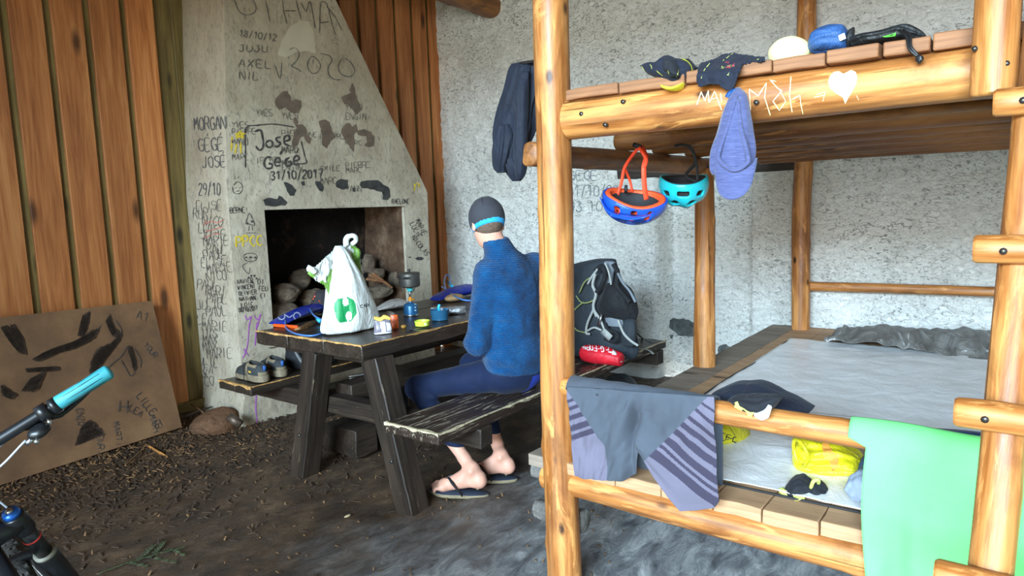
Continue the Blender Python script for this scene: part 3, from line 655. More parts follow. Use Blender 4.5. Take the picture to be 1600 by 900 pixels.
# hearth stones, each its own
def stone(px, y, rpx, dpt, seed, label, mat='rock', Y=None, sq=.7, name='hearth_stone', group=None):
    c = ony(px, y, Y); d = np.linalg.norm(np.array(c)-np.array([0, 0, H]))*.97
    r = rpx/FPX*d
    o = ob(name, blob(c, (r, dpt, r*sq), seed, .28, 1.1, 4, facet=1), M_[mat], angle=None); return tag(o, label, 'stone', group)
stone(447, 459, 30, .08, 1, 'large pale stone in the hearth, topmost of the left pile', Y=4.32, sq=.55)
stone(442, 488, 36, .09, 2, 'wide grey stone low on the left of the hearth under the pale one', Y=4.30, sq=.5)
stone(468, 437, 22, .09, 3, 'sooty brown stone at the back of the left pile in the hearth', Y=4.52, sq=.9)
stone(492, 472, 26, .09, 4, 'grey stone in the hearth behind the black mesh pouch', Y=4.40, sq=.9)
stone(588, 430, 17, .06, 5, 'rounded stone in the hearth against the right lining, left of the kindling', Y=4.38, sq=.8)
stone(612, 418, 24, .08, 6, 'upper pale stone of the right pile in the hearth', Y=4.50, sq=.75)
stone(632, 402, 20, .08, 7, 'topmost stone of the right pile in the hearth corner', Y=4.53, sq=.8)
stone(594, 455, 26, .10, 8, 'broad brown stone below the kindling in the hearth', Y=4.32, sq=.55)
stone(622, 436, 20, .07, 9, 'stone of the right pile partly behind the cooking pot', Y=4.36, sq=.9)
stone(575, 412, 12, .05, 10, 'narrow upright grey stone beside the bag in the hearth', Y=4.42, sq=1.5)
stone(560, 478, 26, .10, 12, 'low grey stone in the hearth behind the shopping bag', Y=4.30, sq=.5)
stone(530, 470, 26, .10, 13, 'dark stone in the middle of the hearth', Y=4.45, sq=.7)
for i, (a, b, c, d) in enumerate(((578, 430, 606, 445), (574, 436, 600, 440), (584, 428, 612, 449))):
    tag(log('kindling', ony(a, b, 4.24-.02*i), ony(c, d, 4.20-.01*i), .012, .009, M_['deck'], seed=40+i, n=10), ['thin upper stick of orange kindling among the hearth stones', 'short middle stick of kindling among the hearth stones', 'longest stick of kindling leaning down the right hearth stones'][i], 'kindling', 'kindling sticks in the hearth')
tag(timber('hearth_edge_timber', (3.0, YF-.06, .60), (4.15, YF-.06, .60), .06, .08, M_['deck']), 'reddish timber edging the hearth behind the clear plastic bag', 'timber')
c = onz(340, 672, .0); tag(ob('stone', blob((c.x, c.y, .045), (.17, .14, .10), 21, .18, 1, 4, 1), M_['rockred']), 'rounded reddish stone on the dirt at the foot of the chimney', 'stone')
pp = thing('tin_can', 'crushed rusty tin tube lying between the reddish stone and the chimney', 'tin can', onz(372, 660, .03))
a = ony(357, 650, 4.08); b = ony(376, 664, 4.02)
M_['rust'] = plain('rusty_tin', (92, 78, 66), .5, .3, 30, .4, 60, metal=.5)
M_['blackhole'] = plain('dark_inside', (18, 15, 13), .9, .1, 10, 0)
ob('can_body', tube([a, a.lerp(b, .5), b], [.026, .03, .03], 16), M_['rust'], pp); ob('opening', tube([b-(b-a)*.02, b+(b-a)*.02], .024, 16), M_['blackhole'], pp)

# ================================================================= LEANING BOARD
lb = thing('plywood_board', 'brown board with charcoal drawing leaning against the wood cladding', 'board', (1.5, 4.5, 0))
tr, br = Vector((2.145, 4.6, .876)), Vector((2.13, 4.33, .065)); tl = Vector((.72, 4.6, .90)); bl = Vector((.80, 4.28, .03))
nrm = (tr-tl).cross(br-tr).normalized(); nrm = -nrm if nrm.y > 0 else nrm
V = [tuple(p+nrm*q) for q in (0, -.012) for p in (tl, tr, br, bl)]
def board_mat():
    n = NT('stained_fibreboard'); f = n.noise(n.mp(3), 1, 6, .65); col = n.ramp(f, [(.3, (84, 60, 40)), (.55, (116, 84, 56)), (.75, (136, 104, 72))])
    s = n.ramp(n.noise(n.mp(1.7, loc=(2, 0, 5)), 1, 4, .6), [(.55, 0.), (.72, .7)]); col = n.mix(s, col, (62, 44, 36))
    return n.fin(col, .75, n.bump(n.noise(n.mp(60), 1, 3), .3, .003))
M_['board'] = board_mat()
bo = ob('board', (V, [(0, 1, 2, 3), (7, 6, 5, 4), (0, 4, 5, 1), (1, 5, 6, 2), (2, 6, 7, 3), (3, 7, 4, 0)]), M_['board'], lb, smooth=False)
S_b = surf([bo], .0015)
M_['soft'] = plain('smudged_charcoal', (58, 44, 34), .95, .2, 30, 0)
# soft charcoal swathes: plain flame-like strokes
sw = [[(0, 510), (22, 505), (38, 530), (42, 556), (30, 552), (12, 530)], [(48, 562), (80, 545), (120, 532), (150, 512), (160, 505), (150, 528), (120, 545), (90, 552), (60, 566)], [(120, 525), (130, 490), (142, 485), (138, 512), (130, 528)], [(165, 500), (172, 488), (178, 512), (192, 520), (188, 532), (172, 524)],
 [(140, 568), (150, 545), (178, 532), (192, 518), (190, 530), (172, 552), (150, 582), (138, 586)], [(38, 576), (92, 572), (96, 579), (40, 582)], [(32, 612), (48, 590), (72, 578), (64, 600), (58, 614)], [(0, 600), (28, 618), (20, 625), (0, 618)], [(200, 548), (198, 540), (205, 538), (212, 560), (215, 575), (208, 585), (206, 566)], [(115, 700), (125, 668), (140, 655), (152, 662), (170, 682), (150, 684), (125, 694)]]
hatched('charcoal_stroke', sw, S_b, M_['soft'], lb)
ln = [[(168, 575), (178, 566), (190, 556), (200, 540)], [(188, 562), (196, 575), (204, 588), (212, 580)], [(210, 545), (220, 562), (219, 575)], [(120, 540), (140, 528), (158, 508)], [(180, 500), (190, 518), (176, 538)]]
lw = wr('ENZO', 118, 640, 10, 1.45, 5)+wr('HENRI', 150, 672, 10, 1.5, 6)+wr('MARTIN', 176, 660, 9, 1.4, 6)+wr('H', 186, 645, 20, .05, 12)+wr('LILLE', 212, 620, 12, .9, 6)+wr('MARION', 232, 650, 10, 1.3, 6)+wr('A1', 212, 498, 14, .3, 8)+wr('YOUR', 224, 540, 9, .9, 5)+wr('CELINE', 240, 658, 9, 1.2, 5)+wr('LEA', 200, 640, 10, .6, 6)
marks('scribble', [[q] for q in ln]+lw, S_b, 1.3, M_['charcoal'], lb)
# ================================================================= PICNIC TABLE
pt = thing('picnic_table', 'dark stained timber picnic table with two attached benches in front of the fireplace', 'picnic table', (3.2, 2.9, -.05))
yw = [2.590, 2.893, 3.196, 3.500]
for i in range(3):
    timber('tabletop_plank', (2.19+.004*(i == 1), (yw[i]+yw[i+1])/2, .722), (4.42, (yw[i]+yw[i+1])/2, .722), yw[i+1]-yw[i]-.006, .076, M_['tabletop'], pt, seed=i, rough=.004)
def rimstrip(pts, w, mat, seed, par, nm='worn_edge'):
    """chipped edges where the stain is worn off: ragged thin strip just proud of the arris."""
    V = []; F = []; P = [Vector(p) for p in pts]; m = 60
    for k in range(m+1):
        t = k/m; q = P[0].lerp(P[1], t); a = .5+.5*float(fbm(np.array([t*14*(P[1]-P[0]).length, seed, 0.]), 1, seed, 3)); b = .35+.5*float(fbm(np.array([t*16*(P[1]-P[0]).length, seed, 5.]), 1, seed+4, 3)); a = max(.05, a); b = max(.04, b)
        e = (P[1]-P[0]).normalized(); zz = Vector((0, 0, 1)); inn = P[2]-P[0]; inn = (inn-e*inn.dot(e)).normalized()
        out = -inn; V += [tuple(q+inn*w*a*1.2+zz*.0034), tuple(q+out*.0034+zz*.0034), tuple(q+out*.0034-zz*w*b*.9)]
    for k in range(m): F += [(3*k, 3*k+1, 3*k+4, 3*k+3), (3*k+1, 3*k+2, 3*k+5, 3*k+4)]
    ob(nm, (V, F), mat, par, smooth=False)
rimstrip([(2.19, 3.498, .760), (2.19, 2.592, .760), (2.3, 3, .76)], .014, M_['rim'], 1, pt)
rimstrip([(2.19, 2.59, .760), (4.42, 2.59, .760), (2.3, 2.7, .76)], .012, M_['rim'], 2, pt)
for i, (ya, yb, xa_) in enumerate(((1.985, 2.325, 2.07), (3.46, 3.80, 2.11))):
    ym = (ya+yb)/2; bb = ob
    for j in range(2 if i == 0 else 2):
        y0 = ya+(yb-ya)/2*j; timber('bench_plank', (xa_, y0+(yb-ya)/4, .425), (4.40, y0+(yb-ya)/4, .425), (yb-ya)/2-.003, .05, M_['bench'] if i == 0 else M_['tabletop'], pt, seed=7+i*2+j, rough=.003)
rimstrip([(2.07, 2.324, .451), (2.07, 1.986, .451), (2.3, 2.1, .45)], .018, M_['rimpale'], 3, pt)
rimstrip([(2.07, 1.985, .451), (4.40, 1.985, .451), (2.1, 2.1, .45)], .010, M_['rimpale'], 4, pt)
rimstrip([(2.11, 3.799, .451), (2.11, 3.461, .451), (2.3, 3.6, .45)], .024, M_['rim'], 5, pt)
rimstrip([(2.11, 3.46, .451), (4.40, 3.46, .451), (2.3, 3.6, .45)], .007, M_['rim'], 6, pt)
for X in (2.26, 4.16):
    timber('leg', (X, 3.235, -.08), (X, 3.03, .69), .12, .115, M_['darktimber'], pt, up=(0, 1, 0), seed=X)
    timber('leg', (X, 2.36, -.08), (X, 2.565, .69), .12, .115, M_['darktimber'], pt, up=(0, 1, 0), seed=X+1)
    timber('cross_beam', (X+.115, 1.97, .355), (X+.115, 3.76, .355), .09, .095, M_['darktimber'], pt, seed=X+2)
    timber('top_bearer', (X+.10, 2.66, .655), (X+.10, 3.43, .655), .07, .06, M_['darktimber'], pt, seed=X+3)
timber('stretcher', (2.42, 3.04, .405), (4.30, 3.04, .405), .14, .10, M_['darktimber'], pt, seed=9)
for i, (y, s) in enumerate(((2.36, 1), (3.235, -1))):                # one bolt head on each near leg
    p = Vector((2.197, y+s*.07, .2)); ob('bolt', tube([p, p+Vector((-.006, 0, 0))], .009, 10), plain('steel_bolt%d' % i, (90, 88, 84), .4, .1, metal=.8), pt)
# rough blocks under the table
for i, (x, y, z0, sx, sy, sz, lab) in enumerate(((2.62, 3.26, -.04, .16, .30, .17, 'squat dark timber block on the ground under the table, left of the stretcher'), (3.55, 3.35, -.03, .5, .16, .22, 'long rough timber block on the ground under the middle of the table'), (3.30, 3.95, -.02, .9, .14, .20, 'long dark timber lying in front of the hearth'))):
    tag(timber('timber_block', (x-sx/2, y, z0+sz/2), (x+sx/2, y, z0+sz/2), sy, sz, M_['darktimber'], seed=20+i, rough=.008), lab, 'timber')

# ================================================================= LOG BUNK
bk = thing('bunk_bed', 'large two-tier bunk bed built of varnished logs along the white wall', 'bunk bed', (3.5, .4, -.06))
Yb = -1.55
log('post', (2.05, 1.345, -.10), (2.03, 1.335, ZC+.02), .066, .058, M_['log'], bk, seed=51, roll=.6)
log('post', (3.67, 1.425, .485), (3.70, 1.445, 1.585), .062, .050, M_['log'], bk, seed=52)
log('post', (5.05, 1.262, .485), (5.05, 1.245, ZC+.02), .062, .060, M_['log'], bk, seed=53)
log('front_beam', (2.035, 1.265, 1.700), (2.035, Yb, 1.702), .066, .060, M_['log'], bk, seed=54, bumpy=.03)
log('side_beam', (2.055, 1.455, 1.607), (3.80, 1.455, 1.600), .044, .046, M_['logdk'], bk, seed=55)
for i, X in enumerate((2.85, 3.25, 3.66, 4.08, 4.50, 4.93)):
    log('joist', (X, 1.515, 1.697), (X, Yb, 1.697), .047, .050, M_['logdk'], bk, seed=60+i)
log('guard_rail', (2.02, 1.30, .768), (2.02, Yb, .752), .036, .041, M_['log'], bk, seed=70, bumpy=.03)
log('wall_rail', (5.08, 1.22, .795), (5.08, Yb, .812), .032, .030, M_['log'], bk, seed=71)
log('front_log', (2.06, 1.42, .395), (2.06, Yb, .395), .050, .056, M_['log'], bk, seed=72, bumpy=.04)
log('stub_post', (1.925, .080, 1.635), (1.925, .066, 3.0), .045, .045, M_['log'], bk, seed=73)
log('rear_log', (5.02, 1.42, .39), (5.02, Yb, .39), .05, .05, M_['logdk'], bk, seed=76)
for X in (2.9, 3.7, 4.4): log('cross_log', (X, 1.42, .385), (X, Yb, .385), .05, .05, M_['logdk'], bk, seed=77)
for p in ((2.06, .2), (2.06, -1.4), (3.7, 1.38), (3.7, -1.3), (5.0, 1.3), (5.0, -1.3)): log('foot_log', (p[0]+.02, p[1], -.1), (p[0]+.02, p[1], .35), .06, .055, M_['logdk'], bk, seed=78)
# grey weathered log ends behind the front post at floor side
log('log_end', (2.12, 1.505, .395), (2.12, 1.30, .395), .042, .045, M_['rockgrey'], bk, seed=81, bumpy=.15); log('log_end', (2.13, 1.515, .22), (2.13, 1.30, .22), .036, .045, M_['rockgrey'], bk, seed=82, bumpy=.15)
# upper deck boards (ends show above the beam)
ed = [onx(x, y, 1.985).y for x, y in ((884, 150), (966, 138), (1070, 123), (1206, 106), (1290, 94), (1376, 82), (1455, 68), (1532, 55))]
ys = ed + [ed[-1]-.19*k for k in range(1, 9)]
for i in range(len(ys)-1):
    z = 1.778+random.uniform(-.003, .003); x0_ = 1.985+random.uniform(-.012, .006)
    if i == 0: z += .004
    timber('deck_board', (x0_, (ys[i]+ys[i+1])/2, z), (5.1, (ys[i]+ys[i+1])/2, z), abs(ys[i]-ys[i+1])-.005, .034 if i < 6 else .040, M_['deck'], bk, seed=90+i, bw=.004)
ys = [1.475, 1.30, 1.10, .93, .755, .60, .44, .29, .12, -.06, -.25, -.44, -.64, -.84, -1.04, -1.24, -1.45]
for i in range(len(ys)-1):
    timber('platform_board', (2.015+random.uniform(-.008, .008), (ys[i]+ys[i+1])/2, .466), (5.14, (ys[i]+ys[i+1])/2, .466), abs(ys[i]-ys[i+1])-.004, .044, M_['platform'] if i < 1 else M_['platend'], bk, seed=110+i, bw=.003)
# bolts in beam
M_['bolt'] = plain('bolt_head', (96, 92, 88), .35, .1, 30, .2, metal=.85)
for px, py in ((909, 178), (974, 159), (946, 195), (1182, 160)):
    p = onx(px, py, 1.973); ob('bolt', tube([p+Vector((.01, 0, 0)), p-Vector((.006, 0, 0))], .007, 8), M_['bolt'], bk)
for px, py in ((1523, 76), (1566, 72), (1541, 102), (1573, 99)):
    p = onx(px, py, 1.884); ob('bolt', tube([p+Vector((.02, 0, 0)), p-Vector((.004, 0, 0))], .006, 8), M_['bolt'], bk)
# pale carved letters and heart on the beam
S_beam = surf([o for o in W if o.name.startswith('front_beam')], .0018)
M_['carve'] = plain('freshly_scraped_wood', (238, 200, 150), .8, .06, 30, .1)
cv = [[(1089, 164), (1096, 144), (1102, 158), (1107, 142), (1108, 160)], [(1109, 160), (1117, 143), (1128, 172)], [(1112, 155), (1120, 153)], [(1126, 146), (1128, 160)], [(1173, 172), (1171, 140), (1185, 150), (1198, 130), (1195, 152), (1204, 180)],
 [(1203, 125), (1215, 138), (1222, 142), (1208, 158), (1218, 172), (1228, 158), (1219, 142)], [(1236, 120), (1234, 150), (1238, 175)], [(1236, 156), (1250, 149), (1252, 165), (1255, 178)], [(1204, 126), (1213, 128)]]
marks('carving', [cv[:4], cv[4:5], cv[5:6]+cv[8:], cv[6:8]], S_beam, 1.7, M_['carve'], bk, label='pale scratched letters', smooth=False)
hp = [(1294, 128), (1297, 119), (1303, 113), (1311, 112), (1318, 116), (1322, 114), (1330, 110), (1337, 113), (1340, 121), (1338, 132), (1331, 145), (1326, 152), (1321, 162), (1317, 152), (1305, 145), (1297, 138)]
ob('carving', patch([hp], S_beam), M_['carve'], bk, label='pale carved heart'); ob('carving', ribbons([[(1272, 152), (1290, 148)], [(1286, 158), (1290, 142)], [(1275, 148), (1288, 144)], [(1342, 156), (1338, 148)]], S_beam, 1.3, smooth=False), M_['carve'], bk)

# ladder
ld = thing('ladder', 'log ladder with round rungs leaning against the bunk at the right', 'ladder', (1.2, -.15, -.05))
log('side_rail', (1.20, .055, -.08), (1.868, .0, 1.62), .038, .036, M_['log'], ld, seed=130, bumpy=.04)
log('side_rail', (1.868, .0, 1.60), (1.905, -.01, 2.02), .030, .028, M_['logdk'], ld, seed=131)
log('side_rail', (1.20, -.46, -.08), (1.87, -.50, 1.9), .038, .034, M_['log'], ld, seed=132)
for i, (z, y1) in enumerate(((1.600, .063), (1.300, .080), (.990, .092), (.700, .105), (.39, .10), (.1, .10))):
    X = 1.20+(1.868-1.20)*(z+.08)/1.70
    log('rung', (X-.058, y1, z), (X-.058, -.60, z), .029, .028, M_['log'], ld, seed=140+i, bumpy=.03)
    p = Vector((X-.087, y1-.045, z)); ob('bolt', tube([p+Vector((.008, 0, 0)), p-Vector((.003, 0, 0))], .007, 8), M_['bolt'], ld)
ob('nail', tube([(2.04, 1.36, 1.925), (2.10, 1.52, 1.935)], .005, 8), M_['bolt'], bk)
# ================================================================= PERSON seated on the near bench
M_['skin'] = plain('skin', (214, 160, 138), .55, .06, 18, .12, 140, .001, sss=.12)
M_['hair'] = plain('short_greying_brown_hair', (92, 74, 62), .8, .35, 160, .6, 260, .002)
def fleece_mat():
    n = NT('blue_ribbed_fleece'); f = n.noise(n.mp(9), 1, 5, .6); col = n.ramp(f, [(.3, (4, 50, 88)), (.6, (6, 76, 124)), (.8, (20, 100, 150))])
    w = n.n('TexWave', wave_type='BANDS', bands_direction='Z'); w.inputs['Scale'].default_value = 30; w.inputs['Distortion'].default_value = 5; w.inputs['Detail'].default_value = 3; w.inputs['Detail Scale'].default_value = 3
    n.l(n.mp(1.0), w.inputs['Vector']); f2 = n.noise(n.mp(170), 1, 2); mn = n.n('Math', operation='MULTIPLY'); n.l(w.outputs['Fac'], mn.inputs[0]); n.l(f2, mn.inputs[1])
    col = n.mix(n.ramp(mn.outputs[0], [(.1, .45), (.4, 0.)]), col, (4, 36, 84))
    b = n.bump(mn.outputs[0], .9, .008); b = n.bump(n.noise(n.mp((5, 5, 9)), 1, 4, .5, 1.), .5, .04, b)
    return n.fin(col, .95, b, sheen=.12, spec=.15)
M_['fleece'] = fleece_mat()
M_['leggings'] = cloth('navy_leggings', (16, 28, 56), 400, .75, .12, .3, 6)
M_['royal'] = cloth('royal_blue_panel', (26, 58, 170), 400, .7, .08, .2, 6)
M_['capgrey'] = cloth('charcoal_cap_fabric', (58, 58, 64), 900, .85, .1, .3, 12)
M_['capband'] = cloth('bright_blue_band', (46, 160, 218), 700, .7, .06, .1, 12)
A = np.array
hipL, hipR = A((2.74, 2.16, .555)), A((2.93, 2.15, .555)); pel = A((2.835, 2.125, .575)); bel = A((2.835, 2.15, .72)); che = A((2.86, 2.17, .95)); upb = A((2.85, 2.18, 1.10)); nk = A((2.815, 2.19, 1.185)); hd = A((2.775, 2.245, 1.335))
shL, shR = A((2.735, 2.205, 1.075)), A((3.04, 2.145, 1.085)); elL, elR = A((2.615, 2.21, .735)), A((3.14, 2.22, .76)); wrL, wrR = A((2.89, 2.385, .79)), A((3.03, 2.43, .80))
knL, knR = A((2.62, 2.66, .440)), A((3.02, 2.60, .50)); anL, anR = A((2.545, 2.215, .085)), A((2.775, 2.205, .085))
fdir = A((-.43, .90, 0)); fdir = fdir/np.linalg.norm(fdir); fsd = A((fdir[1], -fdir[0], 0))       # foot direction and its right side
gz = -.048
def foot(P, an, side):
    """heel, instep, ball and five toes; side=+1 when the big toe is on the right of the foot direction"""
    heel = an+fdir*-.035+A((0, 0, -.055)); ball = an+fdir*.155; ball[2] = gz+.045; mid = an+fdir*.06; mid[2] = gz+.085
    d = cap_(P, heel, heel+A((0, 0, .02)), .036, .032)
    d = smn(d, cap_(P, heel, ball, .030, .026), .03); d = smn(d, cap_(P, an+A((0, 0, .01)), mid, .036, .030), .03); d = smn(d, cap_(P, mid, ball, .030, .026), .03)
    d = smn(d, cap_(P, ball+fsd*side*.024, ball-fsd*side*.028, .024, .021), .02)
    d = smn(d, ell_(P, an+fsd*.034+A((0, 0, .008)), (.014, .014, .014)), .014); d = smn(d, ell_(P, an-fsd*.034+A((0, 0, .006)), (.014, .014, .014)), .014)
    for k in range(5):
        o = (.036-.019*k)*side; ln = (.055, .050, .044, .038, .030)[k]; r = (.0145, .0105, .0098, .0093, .0088)[k]
        a = ball+fsd*o+fdir*.012-A((0, 0, .006)); b = a+fdir*ln*.62+A((0, 0, .002)); c = a+fdir*ln; c[2] = gz+.024
        t = np.minimum(cap_(P, a, b, r*1.05, r), cap_(P, b, c, r, r*.98)); d = smn(d, t, .005)
    return d
def leg(P, hip, kn, an):
    d = cap_(P, hip, kn, .088, .058); cf = kn+(an-kn)*.32+A((0, -.012, -.01))
    d = smn(d, cap_(P, kn, cf, .054, .053), .03); d = smn(d, cap_(P, cf, an+(kn-an)*.12, .052, .030), .03); return smn(d, cap_(P, an+(kn-an)*.14, an, .030, .033), .02)
def arm(P, sh, el, wr_, r=1.): return smn(cap_(P, sh, el, .052*r, .045*r), cap_(P, el, wr_, .045*r, .030*r), .025)
def torso(P, g=0.):
    d = ell_(P, pel, (.178+g, .125+g, .13+g)); d = smn(d, ell_(P, bel, (.158+g, .115+g, .17+g)), .08); d = smn(d, ell_(P, che, (.176+g, .122+g, .19+g)), .09)
    d = smn(d, cap_(P, shL, shR, .056+g, .056+g), .09); return smn(d, cap_(P, upb, nk, .085+g, .060+g), .05)
hr = rot('Z', -.45) @ rot('X', -.42)                                   # head: local +y is the face
def head(P):
    q = (P-hd) @ hr
    d = ell_(q, (0, -.012, .028), (.079, .098, .096)); d = smn(d, ell_(q, (0, .03, -.045), (.058, .066, .075)), .04); d = smn(d, ell_(q, (0, .062, -.085), (.028, .026, .024)), .03)
    d = smn(d, cap_(q, (0, .094, .01), (0, .112, -.022), .008, .014), .012); d = smn(d, ell_(q, (0, .088, -.052), (.024, .010, .009)), .008)
    for s in (-1, 1):
        d = smx(d, -ell_(q, (s*.032, .098, .012), (.016, .012, .010)), .012); d = smn(d, ell_(q, (s*.032, .078, .010), (.013, .013, .012)), .004)
        e = ell_(q, (s*.082, -.006, -.012), (.010, .020, .033)); e = smx(e, -ell_(q, (s*.092, .001, -.008), (.007, .010, .018)), .004); d = smn(d, e, .006)
    return d
def hand(P, wr_, fwd, up, side):
    fwd = fwd/np.linalg.norm(fwd); lat = np.cross(fwd, up); lat /= np.linalg.norm(lat); dn = -np.cross(lat, fwd)*1.0
    d = box_((P-(wr_+fwd*.05)) @ np.stack([fwd, lat, dn], 1), (0, 0, 0), (.046, .038, .013), None, .012)
    for k in range(4):
        a = wr_+fwd*.092+lat*(.030-.020*k); L_ = (.036, .042, .039, .030)[k]; b = a+fwd*L_*.9+dn*.012; c = b+fwd*L_*.35+dn*.028; e = c+dn*.018-fwd*.006
        d = smn(d, np.minimum(np.minimum(cap_(P, a, b, .0095, .009), cap_(P, b, c, .009, .0085)), cap_(P, c, e, .0085, .008)), .006)
    a = wr_+fwd*.025+lat*.034*side; b = a+fwd*.030+lat*.024*side+dn*.012; c = b+fwd*.028-lat*.004*side+dn*.012
    return smn(d, np.minimum(cap_(P, a, b, .012, .010), cap_(P, b, c, .010, .0085)), .010)
def body(P):
    d = torso(P); d = smn(d, cap_(P, nk-A((0, .01, .02)), hd+A((0.004, -.022, -.06)), .056, .052), .03); d = smn(d, head(P), .03)
    d = smn(d, leg(P, hipL, knL, anL), .04); d = smn(d, leg(P, hipR, knR, anR), .04)
    d = smn(d, arm(P, shL, elL, wrL), .03); d = smn(d, arm(P, shR, elR, wrR), .03)
    d = smn(d, hand(P, wrL, A((.13, .08, .0)), A((0, 0, 1.)), -1), .012); d = smn(d, hand(P, wrR, A((-.06, .14, .0)), A((0, 0, 1.)), 1), .012)
    d = smn(d, foot(P, anL, 1), .02); return smn(d, foot(P, anR, -1), .02)
pe = thing('person', 'person in blue fleece and dark cap seated on the near bench, back turned', 'person', (2.83, 2.15, .45))
V, F = snet(body, (2.40, 1.88, -.07), (3.26, 2.85, 1.50), .0065)
ob('body', (V, F), M_['skin'], pe)
def fl_fold(P): return .009*fbm(P*A((1, 1, 1.6)), 7, 41, 3)+.006*np.abs(vn(P*A((1, 1, .6)), 16, 44))
def fleece(P):
    d = torso(P, .014); d = smn(d, arm(P, shL, elL, wrL, 1.0)-.018, .018); d = smn(d, arm(P, shR, elR, wrR)-.018, .05)
    # blousing over the hem, collar
    d = smn(d, ell_(P, A((2.84, 2.13, .655)), (.198, .150, .075)), .04)
    d = d-fl_fold(P)
    d = smx(d, (.572+.10*(P[:, 1]-2.15)+.012*vn(P, 9, 3)-P[:, 2]), .012)                      # hem
    col = np.maximum(cap_(P, nk-A((0, 0, .03)), hd+A((0.004, -.026, -.055)), .076, .064), -(cap_(P, nk-A((0, 0, .03)), hd+A((0.004, -.026, -.055)), .066, .055)))
    col = np.maximum(col, (P[:, 2]+.15*(P[:, 1]-2.2)-1.248)); d = smn(d, col, .02)
    for w_, e_ in ((wrL, elL), (wrR, elR)):
        n_ = (w_-e_)/np.linalg.norm(w_-e_); d = smx(d, np.where(cap_(P, e_, w_, .09) < .02, (P-w_) @ n_, -1.), .006)
    return d
V, F = snet(fleece, (2.40, 1.86, .50), (3.30, 2.72, 1.32), .0065)
ob('fleece_jumper', (V, F), M_['fleece'], pe, label='bright blue ribbed fleece jumper')
def legg(P):
    d = ell_(P, pel, (.184, .131, .136)); d = smn(d, leg(P, hipL, knL, anL)-.006, .05); d = smn(d, leg(P, hipR, knR, anR)-.006, .05)
    d = d-.003*fbm(P, 16, 51, 2)
    return smx(d, .188-P[:, 2], .004)
V, F = snet(legg, (2.42, 1.90, .12), (3.22, 2.80, .78), .0065)
c = np.array([V[list(f)].mean(0) for f in F]); mi = ((c[:, 1] < 2.22+.25*(c[:, 2]-.5)) & (c[:, 2] < .545) & (c[:, 2] > .43) & (c[:, 0] > 2.80)).astype(int)
ob('leggings', (V, F, mi), [M_['leggings'], M_['royal']], pe, label='navy leggings with a royal blue seat panel')
# cap: dome over the skull with a blue band, seams; cropped hair below it
def capd(P):
    q = (P-hd) @ hr; d = ell_(q, (0, -.010, .026), (.092, .112, .110)); cut = q @ A((0, -.02, 1.))+.034
    return smx(d, -cut, .004)
V, F = snet(capd, hd-.17, hd+.17, .005); cc = np.array([V[list(f)].mean(0) for f in F]); q = (cc-hd) @ hr; hgt = q @ A((0, -.02, 1.))+.034
cap_o = ob('cycling_cap', (V, F, (hgt < .020).astype(int)), [M_['capgrey'], M_['capband']], pe, label='charcoal skull cap with a bright blue band')
M_['seam'] = plain('dark_seam', (28, 28, 32), .8, .05, 10, 0)
for k in range(4):
    a = k*PI/4+.2; pts = []
    for t in np.linspace(-1.35, 1.35, 22):
        v_ = A((math.sin(t)*math.cos(a)*.0905, math.sin(t)*math.sin(a)*.1105-.010, math.cos(t)*.1045+.032)); 
        if v_ @ A((0, -.02, 1.)) > -.014: pts.append(Vector(hd+hr @ v_))
    if len(pts) > 3: ob('seam', tube(pts, .0014, 6), M_['seam'], cap_o)
def hair(P):
    q = (P-hd) @ hr; d = ell_(q, (0, -.012, .02), (.083, .1015, .104)); cut = q @ A((0, -.02, 1.))+.026
    low = -.075-q[:, 2]; fr = q[:, 1]-.012+.5*(q[:, 2]+.02)
    d = smx(smx(smx(d, cut, .004), low, .006), fr, .006); return d-.0015*vn(P, 180, 3)
V, F = snet(hair, hd-.16, hd+.16, .005); ob('hair', (V, F), M_['hair'], pe)
